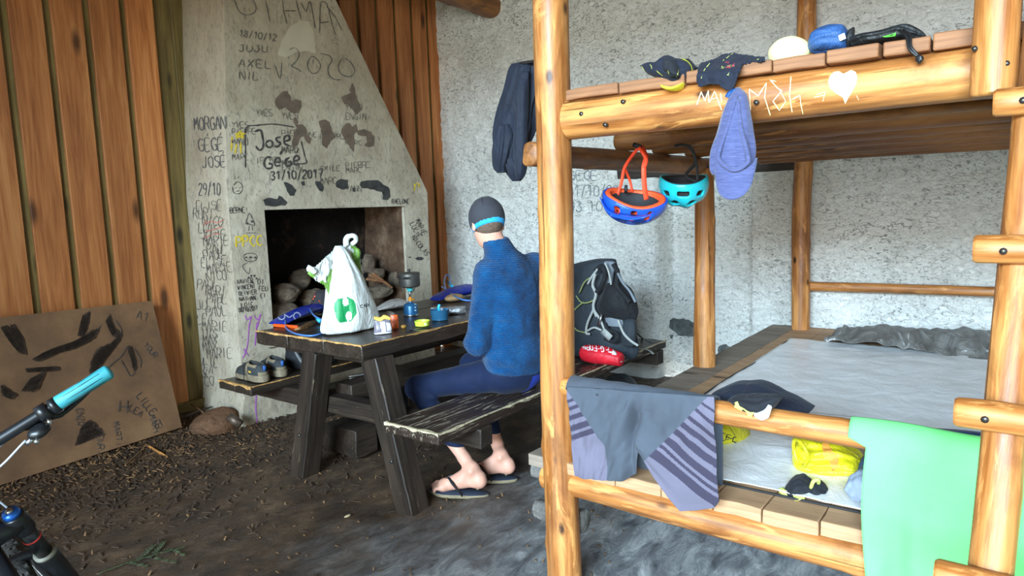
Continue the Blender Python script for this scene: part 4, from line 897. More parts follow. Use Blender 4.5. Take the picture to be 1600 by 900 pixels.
# flip-flops
M_['sole'] = plain('navy_foam_footbed', (48, 58, 76), .8, .15, 30, .3, 90)
M_['solerim'] = plain('tan_sole_rim', (138, 126, 100), .8, .1, 30, .1)
M_['thong'] = plain('black_thong_strap', (24, 25, 30), .6, .1, 30, .2, 90)
M_['tanstrap'] = plain('tan_strap_lining', (176, 160, 126), .7, .08, 30, .1)
for an, side in ((anL, 1), (anR, -1)):
    sd = ob('flip_flop', ((), ()) if False else ([(0, 0, 0)], []), M_['sole'], pe) if False else None
    base = an+fdir*.076; prof = []
    for k in range(48):
        t = 2*PI*k/48; y = math.cos(t)*.160; w_ = .052*(1+.16*(y/.15)) * (1-.12*math.exp(-((y+.015)/.05)**2)); x_ = math.sin(t)*w_+.006*side*(y/.15)
        prof.append((x_, y))
    def ring(z, s): return [base*A((1, 1, 0))+fsd*x_*s+fdir*y*s+A((0, 0, z+.006*max(0, (y-.08)/.07)**2)) for x_, y in prof]
    V = ring(gz-.004, .96)+ring(gz+.004, 1)+ring(gz+.013, 1)+ring(gz+.014, .97); F = [(r_*48+i, r_*48+(i+1) % 48, (r_+1)*48+(i+1) % 48, (r_+1)*48+i) for r_ in range(3) for i in range(48)]+[tuple(range(48))[::-1], tuple(144+i for i in range(48))]
    mi = [1]*48+[1]*48+[0]*48+[1, 0]
    fo = ob('flip_flop', (V, F, mi), [M_['sole'], M_['solerim']], pe, angle=50)
    ball = an+fdir*.155; tp = ball+fsd*side*.018+fdir*.016; tp[2] = gz+.052; fr = ball+fsd*side*.020+fdir*.028; fr[2] = gz+.013
    for s in (-1, 1):
        e = an+fdir*.045+fsd*s*.047; e[2] = gz+.012; m1 = an+fdir*.088+fsd*s*.047; m1[2] = gz+.070; m2 = ball+fsd*(side*.012+s*.020)-fdir*.030; m2[2] = gz+.090
        ob('strap', strap([tp, m2, m1, e], .020, up=(0, 0, 1), t=.004), M_['thong'], fo)
    ob('strap', tube([tp, fr], .004, 8), M_['thong'], fo)
    e = an+fdir*-.035; e[2] = gz+.014; q1 = e+fsd*.036*1; ob('heel_tab', strap([an+fsd*.030+fdir*.0+A((0, 0, -.030)), q1+fdir*.02], .012, up=tuple(fsd), t=.003), M_['tanstrap'], fo)
# ================================================================= THINGS ON THE TABLE
TZ = .7615
def plastic(name, c, rough=.35, fold=8, st=.6, **k):
    n = NT(name); b = n.bump(n.noise(n.mp((fold, fold, fold*.45)), 1, 6, .6, 1.4), st, .025); b = n.bump(n.noise(n.mp(60), 1, 3, .6, 1), .3, .003, b)
    f = n.noise(n.mp(6), 1, 4); col = n.ramp(f, [(.3, tuple(v*.93 for v in c)), (.7, c)]); return n.fin(col, rough, b, **k)
M_['bagwhite'] = plastic('white_carrier_plastic', (222, 226, 222), .38, 10, .7)
M_['baggreen'] = plastic('leaf_green_print', (112, 158, 62), .4, 14, .6)
M_['logogreen'] = plastic('emerald_print', (24, 150, 84), .4, 14, .5)
M_['ink'] = plain('black_print', (40, 42, 44), .6, .05, 20, 0)
bg_ = thing('shopping_bag', 'white plastic carrier bag with green printed logo standing knotted on the table', 'bag', (2.44, 2.96, TZ))
def px_ring(y, x0, x1, Y, dpt, tilt=0):
    a = ony(x0, y, Y); b = ony(x1, y, Y); c = (a+b)/2; u = (b-a)/2; u.z = 0; n_ = Vector((-u.y, u.x, 0)).normalized()*dpt; return (c, u, n_)
Yb_ = 2.98
secs = [px_ring(y, x0, x1, Yb_, d) for y, x0, x1, d in ((523, 520, 572, .06), (516, 507, 588, .095), (505, 505, 588, .105), (485, 509, 582, .105), (465, 512, 574, .10), (445, 515, 565, .09), (425, 519, 556, .075), (405, 521, 546, .055), (392, 522, 540, .035), (384, 524, 534, .012))]
for i in range(3): secs[i][0].z = TZ+(.004, .010, .045)[i]
V, F = loft(secs, 230, .055, 6, 3, True, 12)
uv = face_uv((V, F)); Vn = np.array(V); cen = np.array([Vn[list(f)].mean(0) for f in F]); nr = np.array([np.cross(Vn[f[1]]-Vn[f[0]], Vn[f[2]]-Vn[f[0]]) for f in F]); frt = ((cen-A((0, 0, H)))*nr).sum(1) < 0
def circ(x, y, rx, ry, n=20): return [(x+rx*math.cos(2*PI*i/n), y+ry*math.sin(2*PI*i/n)) for i in range(n)]
lg = [(536, 466), (528, 467), (523, 473), (522, 482), (525, 495), (529, 503), (535, 504), (541, 503), (545, 498), (544, 503), (549, 502), (557, 490), (555, 473), (552, 468), (541, 463), (544, 470), (540, 478), (536, 472)]
lgm = inpoly(uv, lg) & ~inpoly(uv, circ(540, 472, 5.0, 6.5)) & ~inpoly(uv, circ(545, 494, 5.2, 7)); mi = (lgm & frt).astype(int)
body_o = ob('bag_body', (V, F, mi), [M_['bagwhite'], M_['logogreen']], bg_, label='white plastic body with green emblem')
S_bag = surf([body_o], .0015)
ob('print', ribbons(writing('c', 0, 0, 1)[:0]+writing('CAR', 563, 481, 4.5, -.12, 3.6, sp=1.35, jit=.05), S_bag, .9), M_['ink'], bg_)
for i in range(5): ob('print', ribbons([[(508, 506+i*2.1), (516, 508+i*2.3), (524, 511+i*2.2)]], S_bag, .5), M_['ink'], bg_)
def flap(px, Y, mat, name, bul=.02, label=None, seed=0, lab=None):
    """crumpled piece of bag: outline measured in the photo, bulged and given folds."""
    xs = [p[0] for p in px]; ys_ = [p[1] for p in px]; bm = bmesh.new(); n = 46; P = []; pts = {}
    X0, X1, Y0, Y1 = min(xs), max(xs), min(ys_), max(ys_)
    gx, gy = np.meshgrid(np.linspace(X0, X1, n), np.linspace(Y0, Y1, n), indexing='ij'); ok = inpoly(np.stack([gx.ravel(), gy.ravel()], 1), px).reshape(n, n)
    V = []; F = []; idx = {}
    for i in range(n):
        for j in range(n):
            p = ony(gx[i, j], gy[i, j], Y); q = np.array([gx[i, j]*.09, gy[i, j]*.05, seed]); d = .016*float(fbm(q, 1.2, seed, 3)); p.y += d-bul*math.sin(PI*(i+.5)/n); idx[i, j] = len(V); V.append(tuple(p))
    for i in range(n-1):
        for j in range(n-1):
            if ok[i, j] and ok[i+1, j] and ok[i, j+1] and ok[i+1, j+1]: F.append((idx[i, j], idx[i+1, j], idx[i+1, j+1], idx[i, j+1]))
    used = sorted({a for f in F for a in f}); mp_ = {a: b for b, a in enumerate(used)}; V = [V[a] for a in used]; F = [tuple(mp_[a] for a in f) for f in F]
    o = ob(name, (V, F) if not callable(mat) else (V, F, mat(np.array(V), F)), [M_['bagwhite'], M_['baggreen']] if callable(mat) else mat, bg_, label=label); solid(o, .0035); return o
def mot(th, sd): 
    def f(V, F): c = np.array([V[list(f_)].mean(0) for f_ in F]); return (fbm(c, 22, sd, 3)+th(c) > 0).astype(int)
    return f
flap([(526, 386), (510, 396), (497, 405), (487, 416), (478, 420), (480, 430), (488, 438), (500, 446), (507, 463), (514, 455), (520, 430), (526, 405)], Yb_+.03, mot(lambda c: (1.075-c[:, 2])*14, 5), 'side_flap', .03, 'green mottled left flap', 5)
flap([(530, 386), (538, 380), (551, 381), (556, 392), (563, 425), (570, 455), (560, 450), (548, 420), (540, 400)], Yb_+.05, mot(lambda c: .6-22*np.abs(c[:, 0]-c[:, 0].mean()), 8), 'side_flap', .03, 'green mottled right flap', 9)
ob('handle', tube(spline([ony(541, 384, Yb_+.03), ony(541, 374, Yb_+.03), ony(546, 369, Yb_+.02), ony(554, 369, Yb_+.0), ony(556, 376, Yb_+.01), ony(549, 382, Yb_+.03)], 6), [.016]*12+[.013]*19, 14), M_['bagwhite'], bg_)
ob('handle', tube(spline([ony(492, 425, Yb_), ony(486, 420, Yb_), ony(480, 417, Yb_+.01)], 6), [.016]*6+[.013]*7, 14), M_['bagwhite'], bg_)

# stove, canister, pot
M_['canister'] = plain('blue_gas_canister', (36, 96, 140), .35, .05, 20, .05, metal=.3)
M_['steel'] = plain('steel', (170, 170, 168), .3, .05, 40, .05, metal=.95)
M_['brass'] = plain('orange_valve', (218, 140, 44), .4, .05, 40, .05)
M_['potgrey'] = plain('hard_anodised_aluminium', (96, 94, 90), .42, .05, 20, .05, metal=.7)
M_['blackplastic'] = plain('black_plastic', (26, 26, 28), .45, .1, 30, .1)
M_['teal'] = plain('teal_burner_ring', (70, 190, 196), .4, .05, 30, 0)
sp_ = onz(644.5, 493, TZ); cx, cy = sp_.x, sp_.y+.012
gc = thing('gas_stove', 'small gas burner screwed on a blue canister under the grey pot', 'stove', (cx, cy, TZ))
ob('canister', lathe([(.040, 0), (.044, .004), (.044, .058), (.040, .070), (.028, .078), (.013, .082), (.012, .090)], 40, (cx, cy, TZ)), M_['canister'], gc, angle=40)
ob('canister_rim', lathe([(.0415, -.001), (.0455, .001), (.0455, .007), (.0435, .009)], 40, (cx, cy, TZ)), M_['steel'], gc)
M_['labelwhite'] = plain('pale_label_print', (190, 214, 226), .5, .03, 20, 0)
S_can = surf([o for o in W if o.name.startswith('canister')], .0006)
for k in range(3): ob('label_mark', patch([circ(648.5+.2*k, 475.5+4.7*k, 1.4, 1.0, 10)], S_can), M_['labelwhite'], gc)
ob('valve', lathe([(.011, .088), (.013, .092), (.013, .106), (.009, .110), (.009, .118)], 20, (cx, cy, TZ)), M_['brass'], gc, angle=40)
ob('valve_knob', tube([(cx, cy, TZ+.099), (cx+.02, cy-.012, TZ+.099)], .007, 12), M_['brass'], gc)
ob('burner_stem', tube([(cx, cy, TZ+.115), (cx, cy, TZ+.160)], .0055, 12), M_['steel'], gc)
ob('burner_head', lathe([(.008, .150), (.020, .162), (.022, .168), (.018, .172)], 30, (cx, cy, TZ)), M_['teal'], gc, angle=40)
for k in range(3):
    a = k*2*PI/3+.4; ob('pot_support', strap([(cx+.006*math.cos(a), cy+.006*math.sin(a), TZ+.140), (cx+.036*math.cos(a), cy+.036*math.sin(a), TZ+.160), (cx+.048*math.cos(a), cy+.048*math.sin(a), TZ+.1775)], .007, t=.002), M_['steel'], gc)
po = thing('cooking_pot', 'grey lidded camping pot sitting on the gas stove', 'pot', (cx, cy, TZ+.179)); z = TZ+.179
ob('pot_body', lathe([(.054, 0), (.0635, .006), (.0665, .016), (.0665, .082), (.069, .084)], 60, (cx, cy, z)), M_['potgrey'], po, angle=40)
ob('lid', lathe([(.069, .084), (.0695, .087), (.064, .089), (.060, .091), (.02, .094), (.004, .0945)], 60, (cx, cy, z)), M_['potgrey'], po, angle=40)
ob('lid_knob', lathe([(.006, .093), (.006, .099), (.011, .103), (.011, .108), (.008, .112)], 20, (cx, cy, z)), M_['blackplastic'], po, angle=40)
dl = Vector((-.80, -.60, 0)).normalized(); sl_ = Vector((-.6, .8, 0)); e = Vector((cx, cy, z+.062))+dl*.066
ob('folding_handle', tube(spline([e+sl_*-.012, e+dl*.010+sl_*.004, e+dl*.016+sl_*.034+Vector((0, 0, .004)), e+dl*-.002+sl_*.064+Vector((0, 0, .010))], 6), .0045, 10), M_['blackplastic'], po)
ob('handle_bracket', tube([e+sl_*-.018, e+sl_*.018], .008, 10), M_['steel'], po)
# bowls
M_['bowlblue'] = plain('translucent_blue_plastic', (42, 92, 124), .25, .05, 20, .02, trans=.15)
M_['aqua'] = plain('aqua_plastic', (50, 176, 214), .35, .05, 20, .02)
p = onz(689, 501, TZ); bx_, by_ = p.x+.02, p.y+.025
bw = thing('camping_bowl', 'dark blue plastic bowl beside the person on the table', 'bowl', (bx_, by_, TZ))
ob('bowl_body', lathe([(.046, 0), (.050, .003), (.052, .030), (.055, .034), (.057, .060), (.0585, .062), (.056, .063), (.053, .036), (.048, .006), (.001, .005)], 50, (bx_, by_, TZ)), M_['bowlblue'], bw, angle=40)
tag(ob('spork', strap([(bx_+.01, by_+.02, TZ+.010), (bx_+.0, by_+.005, TZ+.05), (bx_-.012, by_-.004, TZ+.078), (bx_-.006, by_-.006, TZ+.094)], .014, up=(-.8, -.6, .2), t=.003), M_['aqua']), 'aqua plastic spork handle sticking up out of the dark blue bowl', 'spork')
M_['lime'] = plain('lime_silicone', (196, 216, 70), .45, .04, 20, .05)
p = onz(661, 510, TZ); 
lc = thing('collapsible_cup', 'low lime green cup on the table edge', 'cup', (p.x+.015, p.y+.02, TZ))
ob('cup_body', lathe([(.036, 0), (.040, .002), (.0415, .018), (.043, .020), (.0435, .029), (.041, .030), (.038, .018), (.036, .004), (.001, .003)], 44, (p.x+.015, p.y+.02, TZ)), M_['lime'], lc, angle=40)
M_['limepale'] = plain('pale_stamp', (232, 238, 170), .5, .02, 20, 0)
S_cup = surf([o for o in W if o.name.startswith('cup_body')], .0006); ob('emblem', patch([circ(664.5, 506.5, 2.4, 2.2, 12)], S_cup), M_['limepale'], lc)
p = onz(645, 517, TZ); tag(ob('spoon', join(blob((p.x, p.y, TZ+.004), (.030, .016, .004), 2, .02)[0:2] if False else lathe([(.001, 0), (.016, .002), (.019, .006), (.017, .006), (.001, .003)], 20, (p.x-.02, p.y+.012, TZ)), tube([(p.x-.005, p.y+.004, TZ+.004), (p.x+.04, p.y-.03, TZ+.006), (p.x+.10, p.y-.04, TZ+.004)], .004, 8)), M_['blackplastic']), 'black plastic spoon lying in front of the lime green cup', 'spoon')
M_['nut'] = plain('browned_food', (178, 130, 52), .6, .25, 60, .3, 90)
p = onz(631, 513, TZ); tag(ob('food_scrap', blob((p.x, p.y, TZ+.010), (.018, .012, .011), 5, .3, 2, 3), M_['nut']), 'small golden brown food scrap on the table left of the black spoon', 'food')
# snack pouch
M_['pkgrey'] = plain('grey_packet', (118, 112, 124), .35, .1, 30, .2, 40); M_['pkwhite'] = plain('white_packet_print', (222, 220, 226), .4, .05, 30, .2, 40)
M_['pkyellow'] = plain('yellow_packet_top', (226, 192, 96), .4, .08, 30, .3, 40); M_['pkorange'] = plain('orange_red_packet', (206, 92, 44), .35, .25, 60, .3, 60)
sn = thing('snack_pouch', 'crumpled grey and white snack pouch with folded yellow top beside the shopping bag', 'packet', onz(601, 521, TZ))
a = onz(587, 524, TZ); b = onz(614, 521, TZ); u = (b-a)/2; c = (a+b)/2; nn = Vector((-u.y, u.x, 0)).normalized()
V, F = loft([(c+nn*.02+Vector((0, 0, z_)), u*s, nn*d_) for z_, s, d_ in ((.001, 1.0, .014), (.006, 1.04, .022), (.03, 1.0, .024), (.058, .92, .016), (.076, .86, .006))], 50, .05, 5, 4)
uv = face_uv((V, F)); Vn = np.array(V); mi = np.zeros(len(F), int); mi[inpoly(uv, [(593, 503), (601, 502), (604, 519), (597, 520)])] = 1; mi[inpoly(uv, [(603, 504), (610, 505), (612, 516), (605, 517)])] = 1
mi[inpoly(uv, [(585, 521), (616, 517), (616, 526), (586, 527)])] = 1
ob('pouch', (V, F, mi), [M_['pkgrey'], M_['pkwhite']], sn)
ob('folded_top', blob(c+nn*.022+Vector((0, 0, .082)), (u.length*.92, .012, .011), 5, .3, 1.6, 3) if False else loft([(c+nn*.022+u*s+Vector((0, 0, .084+.006*math.sin(s*5))), Vector((0, 0, .013*(1-abs(s)**4*.5))), nn*.013) for s in (-.95, -.6, -.2, .2, .6, .85)], 24, .12, 4, 8), M_['pkyellow'], sn)
p = onz(618, 514, TZ)
tag(ob('foil_packet', loft([(p+nn*.015+Vector((0, 0, z_)), Vector((.018, -.012, 0))*s, nn*d_) for z_, s, d_ in ((.001, 1, .012), (.02, 1.1, .018), (.05, 1.0, .014), (.078, .9, .004))], 36, .12, 5, 14), M_['pkorange']), 'torn orange and red foil packet standing right of the grey snack pouch', 'packet')
p = onz(608, 500, TZ); M_['clearbag'] = plastic('clear_film', (206, 202, 198), .25, 18, .8, spec=.6)
tag(ob('crumpled_wrapper', blob((p.x+.03, p.y+.03, TZ+.022), (.040, .030, .022), 9, .4, 2.4, 4), M_['clearbag']), 'small crumpled clear wrapper behind the orange foil packet', 'wrapper')
a = onz(585, 486, TZ); b = onz(640, 480, TZ); u = (b-a)/2; c = (a+b)/2; n2 = Vector((-u.y, u.x, 0)).normalized()
tag(ob('plastic_food_bag', loft([(c+u*s+Vector((0, 0, .003+h_)), Vector((0, 0, h_)), n2*w_) for s, h_, w_ in ((-1.0, .002, .03), (-.75, .010, .05), (-.35, .022, .065), (0, .030, .07), (.5, .030, .065), (.9, .018, .05), (1.0, .004, .02))], 44, .06, 5, 20), M_['clearbag']), 'clear plastic bag of pale food lying flat behind the gas stove', 'bag')
M_['foilsilver'] = plastic('silver_foil', (196, 198, 202), .22, 20, .6, metal=.75)
a = onz(672, 492, TZ); b = onz(728, 490, TZ); u = (b-a)/2; c = (a+b)/2; n2 = Vector((-u.y, u.x, 0)).normalized()
tag(ob('foil_pack', loft([(c+n2*.03+Vector((0, 0, z_)), u*s, n2*w_) for z_, s, w_ in ((.001, .98, .05), (.012, 1.0, .055), (.032, 1.0, .05), (.042, .97, .035))], 50, .03, 6, 22), M_['foilsilver']), 'silver foil pack lying behind the dark blue bowl', 'packet')
# hydration bladders
M_['bladder'] = plastic('royal_blue_bladder', (20, 44, 150), .3, 9, .4); M_['orange'] = plain('orange_slider', (236, 86, 28), .4, .05, 20, .05)
M_['hose'] = plain('translucent_blue_hose', (72, 116, 178), .3, .05, 20, 0); M_['ringgrey'] = plain('pale_ring_print', (178, 186, 206), .5, .04, 20, 0)
def up(px, py, z_): return onz(px, py, z_)
hb = thing('hydration_bladder', 'blue water bladder with orange slide closure at the table left end', 'water bladder', onz(455, 505, TZ))
a = up(432, 510, TZ); b = up(505, 488, TZ); u = (b-a); nn = Vector((u.y, -u.x, 0)).normalized()
V, F = loft([(a+u*t+Vector((0, 0, .010+h_)), nn*-w_, Vector((0, 0, h_))+u*.0) for t, w_, h_ in ((.02, .062, .006), (.12, .066, .014), (.35, .062, .026), (.6, .058, .032), (.9, .05, .03), (1.05, .03, .02))], 44, .035, 3, 30)
ob('bladder_body', (V, F), M_['bladder'], hb)
S_bl = surf([o for o in W if o.name.startswith('bladder_body')], .0008)
for X_ in (440, 464): ob('printed_ring', ribbons([circ(X_, 494, 5.2, 5.4, 16)+[(X_+5.2, 494)]], S_bl, 1.7), M_['ringgrey'], hb)
ob('printed_ring', ribbons([[(446, 492), (452, 496), (458, 492)]], S_bl, 1.5), M_['ringgrey'], hb)
a1, b1 = up(428, 508, TZ+.008), up(465, 511, TZ+.008)
o = timber('slide_closure', a1, b1, .018, .018, M_['orange'], hb, rough=0, bw=.004)
hz = spline([up(446, 500, TZ+.03), up(447, 512, TZ+.006), up(458, 520, TZ+.006), up(475, 524, TZ+.006), up(492, 524, TZ+.006), up(512, 518, TZ+.006)], 8)
ob('hose', tube(hz, .0052, 10), M_['hose'], hb)
ob('hose', tube(spline([up(503, 500, TZ+.03), up(490, 492, TZ+.05), up(484, 480, TZ+.06), up(487, 475, TZ+.06), up(497, 474, TZ+.06)], 8), .0052, 10), M_['hose'], hb)
ob('bite_valve', tube([up(494, 496, TZ+.035), up(500, 503, TZ+.018)], [.010, .009], 14), M_['blackplastic'], hb); ob('valve_collar', tube([up(496, 498, TZ+.032), up(500, 502, TZ+.022)], .0115, 14), M_['aqua'], hb)
M_['brown'] = plain('crumpled_brown_paper', (150, 112, 70), .8, .3, 60, .6, 60, .006)
p = up(477, 512, TZ); tag(ob('paper_wrapper', loft([(up(462, 515, TZ+.006), Vector((0, 0, .004)), Vector((.01, 0, 0))), (up(470, 513, TZ+.012), Vector((0, 0, .010)), Vector((.02, .01, 0))), (up(480, 509, TZ+.014), Vector((0, 0, .013)), Vector((.022, .012, 0))), (up(490, 504, TZ+.014), Vector((0, 0, .010)), Vector((.018, .01, 0))), (up(494, 501, TZ+.010), Vector((0, 0, .004)), Vector((.01, .0, 0)))], 30, .3, 5, 33), M_['brown']), 'crumpled brown paper wrapper lying inside the loop of blue hose', 'wrapper')
M_['mesh'] = plain('black_mesh_fabric', (34, 30, 34), .8, .2, 60, .5, 260); M_['orangedot'] = plain('orange_dots', (232, 92, 50), .6, .05, 20, 0)
q = onz(498, 492, TZ)
gp = thing('mesh_pouch', 'black mesh pouch with orange dots behind the blue bladder and carrier bag', 'pouch', (q.x+.06, q.y+.05, TZ))
ob('pouch_body', loft([(Vector((q.x+.06, q.y+.03, TZ+z_)), Vector((.06, -.05, 0))*s, Vector((.05, .04, 0))*s*.6) for z_, s in ((.002, .8), (.03, 1.0), (.08, .95), (.13, .7), (.155, .3))], 40, .08, 4, 35), M_['mesh'], gp)
S_p = surf([o for o in W if o.name.startswith('pouch_body')], .001)
for i in range(8): ob('dot', patch([circ(487.5+(i % 3)*2.2, 459+(i//3)*4.0, .9, 1.3, 8)], S_p), M_['orangedot'], gp)
hb2 = thing('hydration_bladder', 'blue water bladder with hose lying beyond the foil pack by the person', 'water bladder', onz(700, 470, TZ))
a = up(680, 472, TZ); b = up(745, 460, TZ); u = b-a; nn = Vector((u.y, -u.x, 0)).normalized()
V, F = loft([(a+u*t+Vector((0, 0, .010+h_)), nn*-w_, Vector((0, 0, h_))) for t, w_, h_ in ((.0, .05, .008), (.12, .07, .02), (.4, .075, .036), (.8, .06, .04), (1.0, .03, .02))], 44, .04, 3, 36)
ob('bladder_body', (V, F), M_['bladder'], hb2)
ob('hose', tube(spline([up(690, 448, TZ+.05), up(697, 452, TZ+.06), up(706, 460, TZ+.05), up(722, 468, TZ+.04), up(740, 470, TZ+.03)], 8), .0055, 10), M_['hose'], hb2)
ob('hose', tube(spline([up(697, 452, TZ+.06), up(694, 440, TZ+.08), up(697, 430, TZ+.09), up(703, 432, TZ+.09), up(703, 442, TZ+.08)], 8), .0055, 10), M_['hose'], hb2)
ob('bite_valve', tube([up(699, 440, TZ+.07), up(713, 454, TZ+.06)], .010, 14), M_['blackplastic'], hb2); ob('valve_collar', tube([up(703, 444, TZ+.067), up(709, 450, TZ+.063)], .0115, 14), M_['aqua'], hb2)
M_['bread'] = plain('tan_crust', (168, 134, 92), .8, .15, 30, .4, 60); p = up(712, 472, TZ)
tag(ob('bread_piece', blob((p.x+.02, p.y+.03, TZ+.028), (.085, .05, .030), 40, .12, 1, 3), M_['bread']), 'tan piece of bread between the far blue bladder and the foil pack', 'bread')

# ================================================================= ON THE FAR BENCH AND UNDER THE TABLE
M_['shoedark'] = plain('dark_grey_shoe_mesh', (46, 50, 52), .8, .15, 60, .4, 200); M_['shoetan'] = plain('tan_suede', (120, 108, 86), .85, .12, 40, .3, 120)
M_['shoesole'] = plain('beige_rubber_sole', (120, 108, 88), .8, .15, 40, .3, 60); M_['shoein'] = plain('dark_lining', (48, 48, 48), .9, .1, 30, .1); M_['lace'] = plain('dark_lace', (34, 26, 26), .8, .1, 60, .2)
M_['yel'] = plain('yellow_trim', (206, 168, 52), .6, .05, 20, 0); M_['shoeblue'] = plain('blue_heel_tab', (46, 86, 150), .6, .05, 20, 0)
def shoe_mesh():
    def outer(P):
        d = smn(ell_(P, (0, -.085, .045), (.036, .055, .050)), ell_(P, (0, .06, .028), (.046, .085, .036)), .05); d = smn(d, ell_(P, (0, -.02, .050), (.036, .08, .048)), .04); return smx(d, -P[:, 2]+.016, .003)
    def up_(P): d = outer(P); inn = ell_(P, (0, -.055, .105), (.026, .060, .070)); return smx(d, -inn, .004)
    def so(P): d = smn(ell_(P*A((1, 1, 0))+A((0, 0, 0)), (0, -.085, 0), (.042, .060, 1)), ell_(P*A((1, 1, 0)), (0, .058, 0), (.052, .090, 1)), .05); d = smn(d, ell_(P*A((1, 1, 0)), (0, -.02, 0), (.040, .08, 1)), .03); return smx(smx(d, P[:, 2]-.026-.010*(P[:, 1] < -.04), .004), -P[:, 2]+.001, .003)
    return snet(up_, (-.07, -.16, 0), (.07, .16, .11), .0035), snet(so, (-.07, -.17, -.01), (.07, .17, .05), .0035)
(uV, uF), (sV, sF) = shoe_mesh()
cc = np.array([uV[list(f)].mean(0) for f in uF]); q = cc*A((1, 1, 1))
band = (np.abs(cc[:, 1]+.028-.35*(cc[:, 2]-.03)) < .013) | ((cc[:, 2] > .074) & (cc[:, 1] > -.10) & (cc[:, 1] < .0)) | ((cc[:, 1] > .10) & (cc[:, 2] > .030)) | ((cc[:, 1] < -.12) & (cc[:, 2] < .055))
inn = (((cc-A((0, -.055, .105)))/A((.027, .061, .071)))**2).sum(1) < 1.03
mi = np.where(inn, 2, np.where(band, 1, 0)); tri = (np.abs(cc[:, 1]+.06) < .012) & (np.abs(cc[:, 2]-.052) < .004); mi[tri & ~inn] = 3
def shoe(loc, ang, label):
    M = Matrix.Translation(Vector(loc)) @ Matrix.Rotation(ang, 4, 'Z') @ Matrix.Scale(1.13, 4); t = bpy.data.objects.new('trail_shoe', None); COL.objects.link(t); W[t] = M; t.matrix_basis = M; tag(t, label, 'shoe', 'pair of trail shoes on the far bench')
    ob('upper', (uV, uF, mi), [M_['shoedark'], M_['shoetan'], M_['shoein'], M_['yel']], t, M); ob('sole', (sV, sF), M_['shoesole'], t, M)
    ob('heel_tab', box(-.008, .008, -.142, -.134, .060, .088), M_['shoeblue'], t, M); ob('tongue', grid(lambda u, v: np.stack([(u-.5)*.036, .005+.05*v-.02*v, .068+.03*(1-v)-.01*(u-.5)**2*4], -1), 6, 6), M_['shoein'], t, M)
    lp = [Vector((s*.018, .0+.018*k, .078-.008*k)) for k in range(4) for s in ((-1, 1) if k % 2 else (1, -1))]
    lp += [Vector((-.03, .03, .085)), Vector((-.055, -.02, .06)), Vector((-.075, -.06, .02)), Vector((-.085, -.09, .004))] if ang > -.15 else []
    ob('lace', tube(spline(lp, 5), .0022, 6), M_['lace'], t, M); return t
p1 = onz(399, 592, .452); p2 = onz(431, 580, .452)
shoe((2.235, 3.640, .4535), -.10, 'leather and mesh trail shoe nearest the bench end, heel showing, lace trailing')
shoe((2.385, 3.655, .4535), -.22, 'trail shoe further along the far bench, beside the one with the trailing lace')
M_['sackblack'] = cloth('black_rucksack_nylon', (38, 40, 44), 300, .6, .2, .6, 9); M_['greystrap'] = plain('grey_webbing', (104, 106, 106), .7, .08, 60, .2, 300)
rs_ = thing('rucksack', 'black rucksack with grey straps on the far bench under the tabletop', 'rucksack', (2.66, 3.62, .452))
ob('sack', loft([(Vector((2.66, 3.63, .452+z_)), Vector((.17*s, 0, 0)), Vector((0, .13*s, 0))) for z_, s in ((.002, .85), (.02, 1.0), (.10, 1.02), (.17, .95), (.23, .6), (.25, .2))], 60, .06, 6, 44), M_['sackblack'], rs_)
ob('strap', strap([(2.50, 3.60, .66), (2.475, 3.55, .60), (2.49, 3.52, .53), (2.53, 3.50, .47)], .022, up=(0, 1, .2)), M_['greystrap'], rs_)
rs2 = thing('rucksack', 'dark rucksack with white cords on the ground behind the table stretcher', 'rucksack', (2.95, 3.50, -.03))
rs2.location.z = -.03
ob('sack', loft([(Vector((3.0, 3.42, floor_z(3.0, 3.42)+z_)), Vector((.26*s, .02, 0)), Vector((0, .09*s, 0))) for z_, s in ((.012, .8), (.05, 1.0), (.20, 1.02), (.32, .85), (.42, .5))], 60, .07, 6, 47), M_['sackblack'], rs2)
M_['cordw'] = plain('whitish_cord', (190, 190, 186), .6, .05, 20, 0)
ob('cord', tube(spline([(2.70, 3.33, .40), (2.80, 3.30, .40), (2.86, 3.30, .44), (2.9, 3.31, .47)], 6), .003, 6), M_['cordw'], rs2); ob('cord', tube(spline([(2.70, 3.33, .385), (2.82, 3.30, .39), (2.88, 3.30, .43), (2.93, 3.31, .47)], 6), .003, 6), M_['cordw'], rs2)
# ================================================================= CLOTHES AND THINGS ON THE BUNK
PZ = .490
M_['sheet'] = plastic('silvery_ground_sheet', (248, 248, 248), .32, 5, .3, spec=1.0); M_['sheetedge'] = plain('black_sheet_binding', (26, 26, 30), .7, .1, 20, 0)
def sheet_obj(name, x0, x1, y0, y1, z, mat, label, cat, amp=.004, n=(110, 110), seed=0, lift=None):
    def f(u, v):
        x = x0+(x1-x0)*u; y = y0+(y1-y0)*v; P = np.stack([x, y, 0*x], -1); zz = z+.004+amp*(fbm(P, 4, seed, 3)+.35)+amp*.7*np.abs(fbm(P*A((1, 2.5, 1)), 5, seed+5, 2))
        if lift is not None: zz = zz+lift(x, y)
        return np.stack([x+.01*vn(P, 3, seed+7), y+.01*vn(P, 3, seed+9), np.maximum(zz, z+.002)], -1)
    o = ob(name, grid(f, *n), mat); solid(o, .0012, 1); return tag(o, label, cat)
sheet_obj('ground_sheet', 2.95, 4.62, -1.5, 1.205, PZ, M_['sheet'], 'wide pale grey ground sheet over the middle and back of the lower bunk', 'ground sheet', .005, seed=3)
sheet_obj('ground_sheet', 2.13, 3.02, -1.5, 1.18, PZ+.006, M_['sheet'], 'white ground sheet along the front edge of the lower bunk', 'ground sheet', .006, seed=8)
bd = thing('sheet_binding', 'black binding cord along the edge of the pale ground sheets', 'cord', (2.12, .3, PZ))
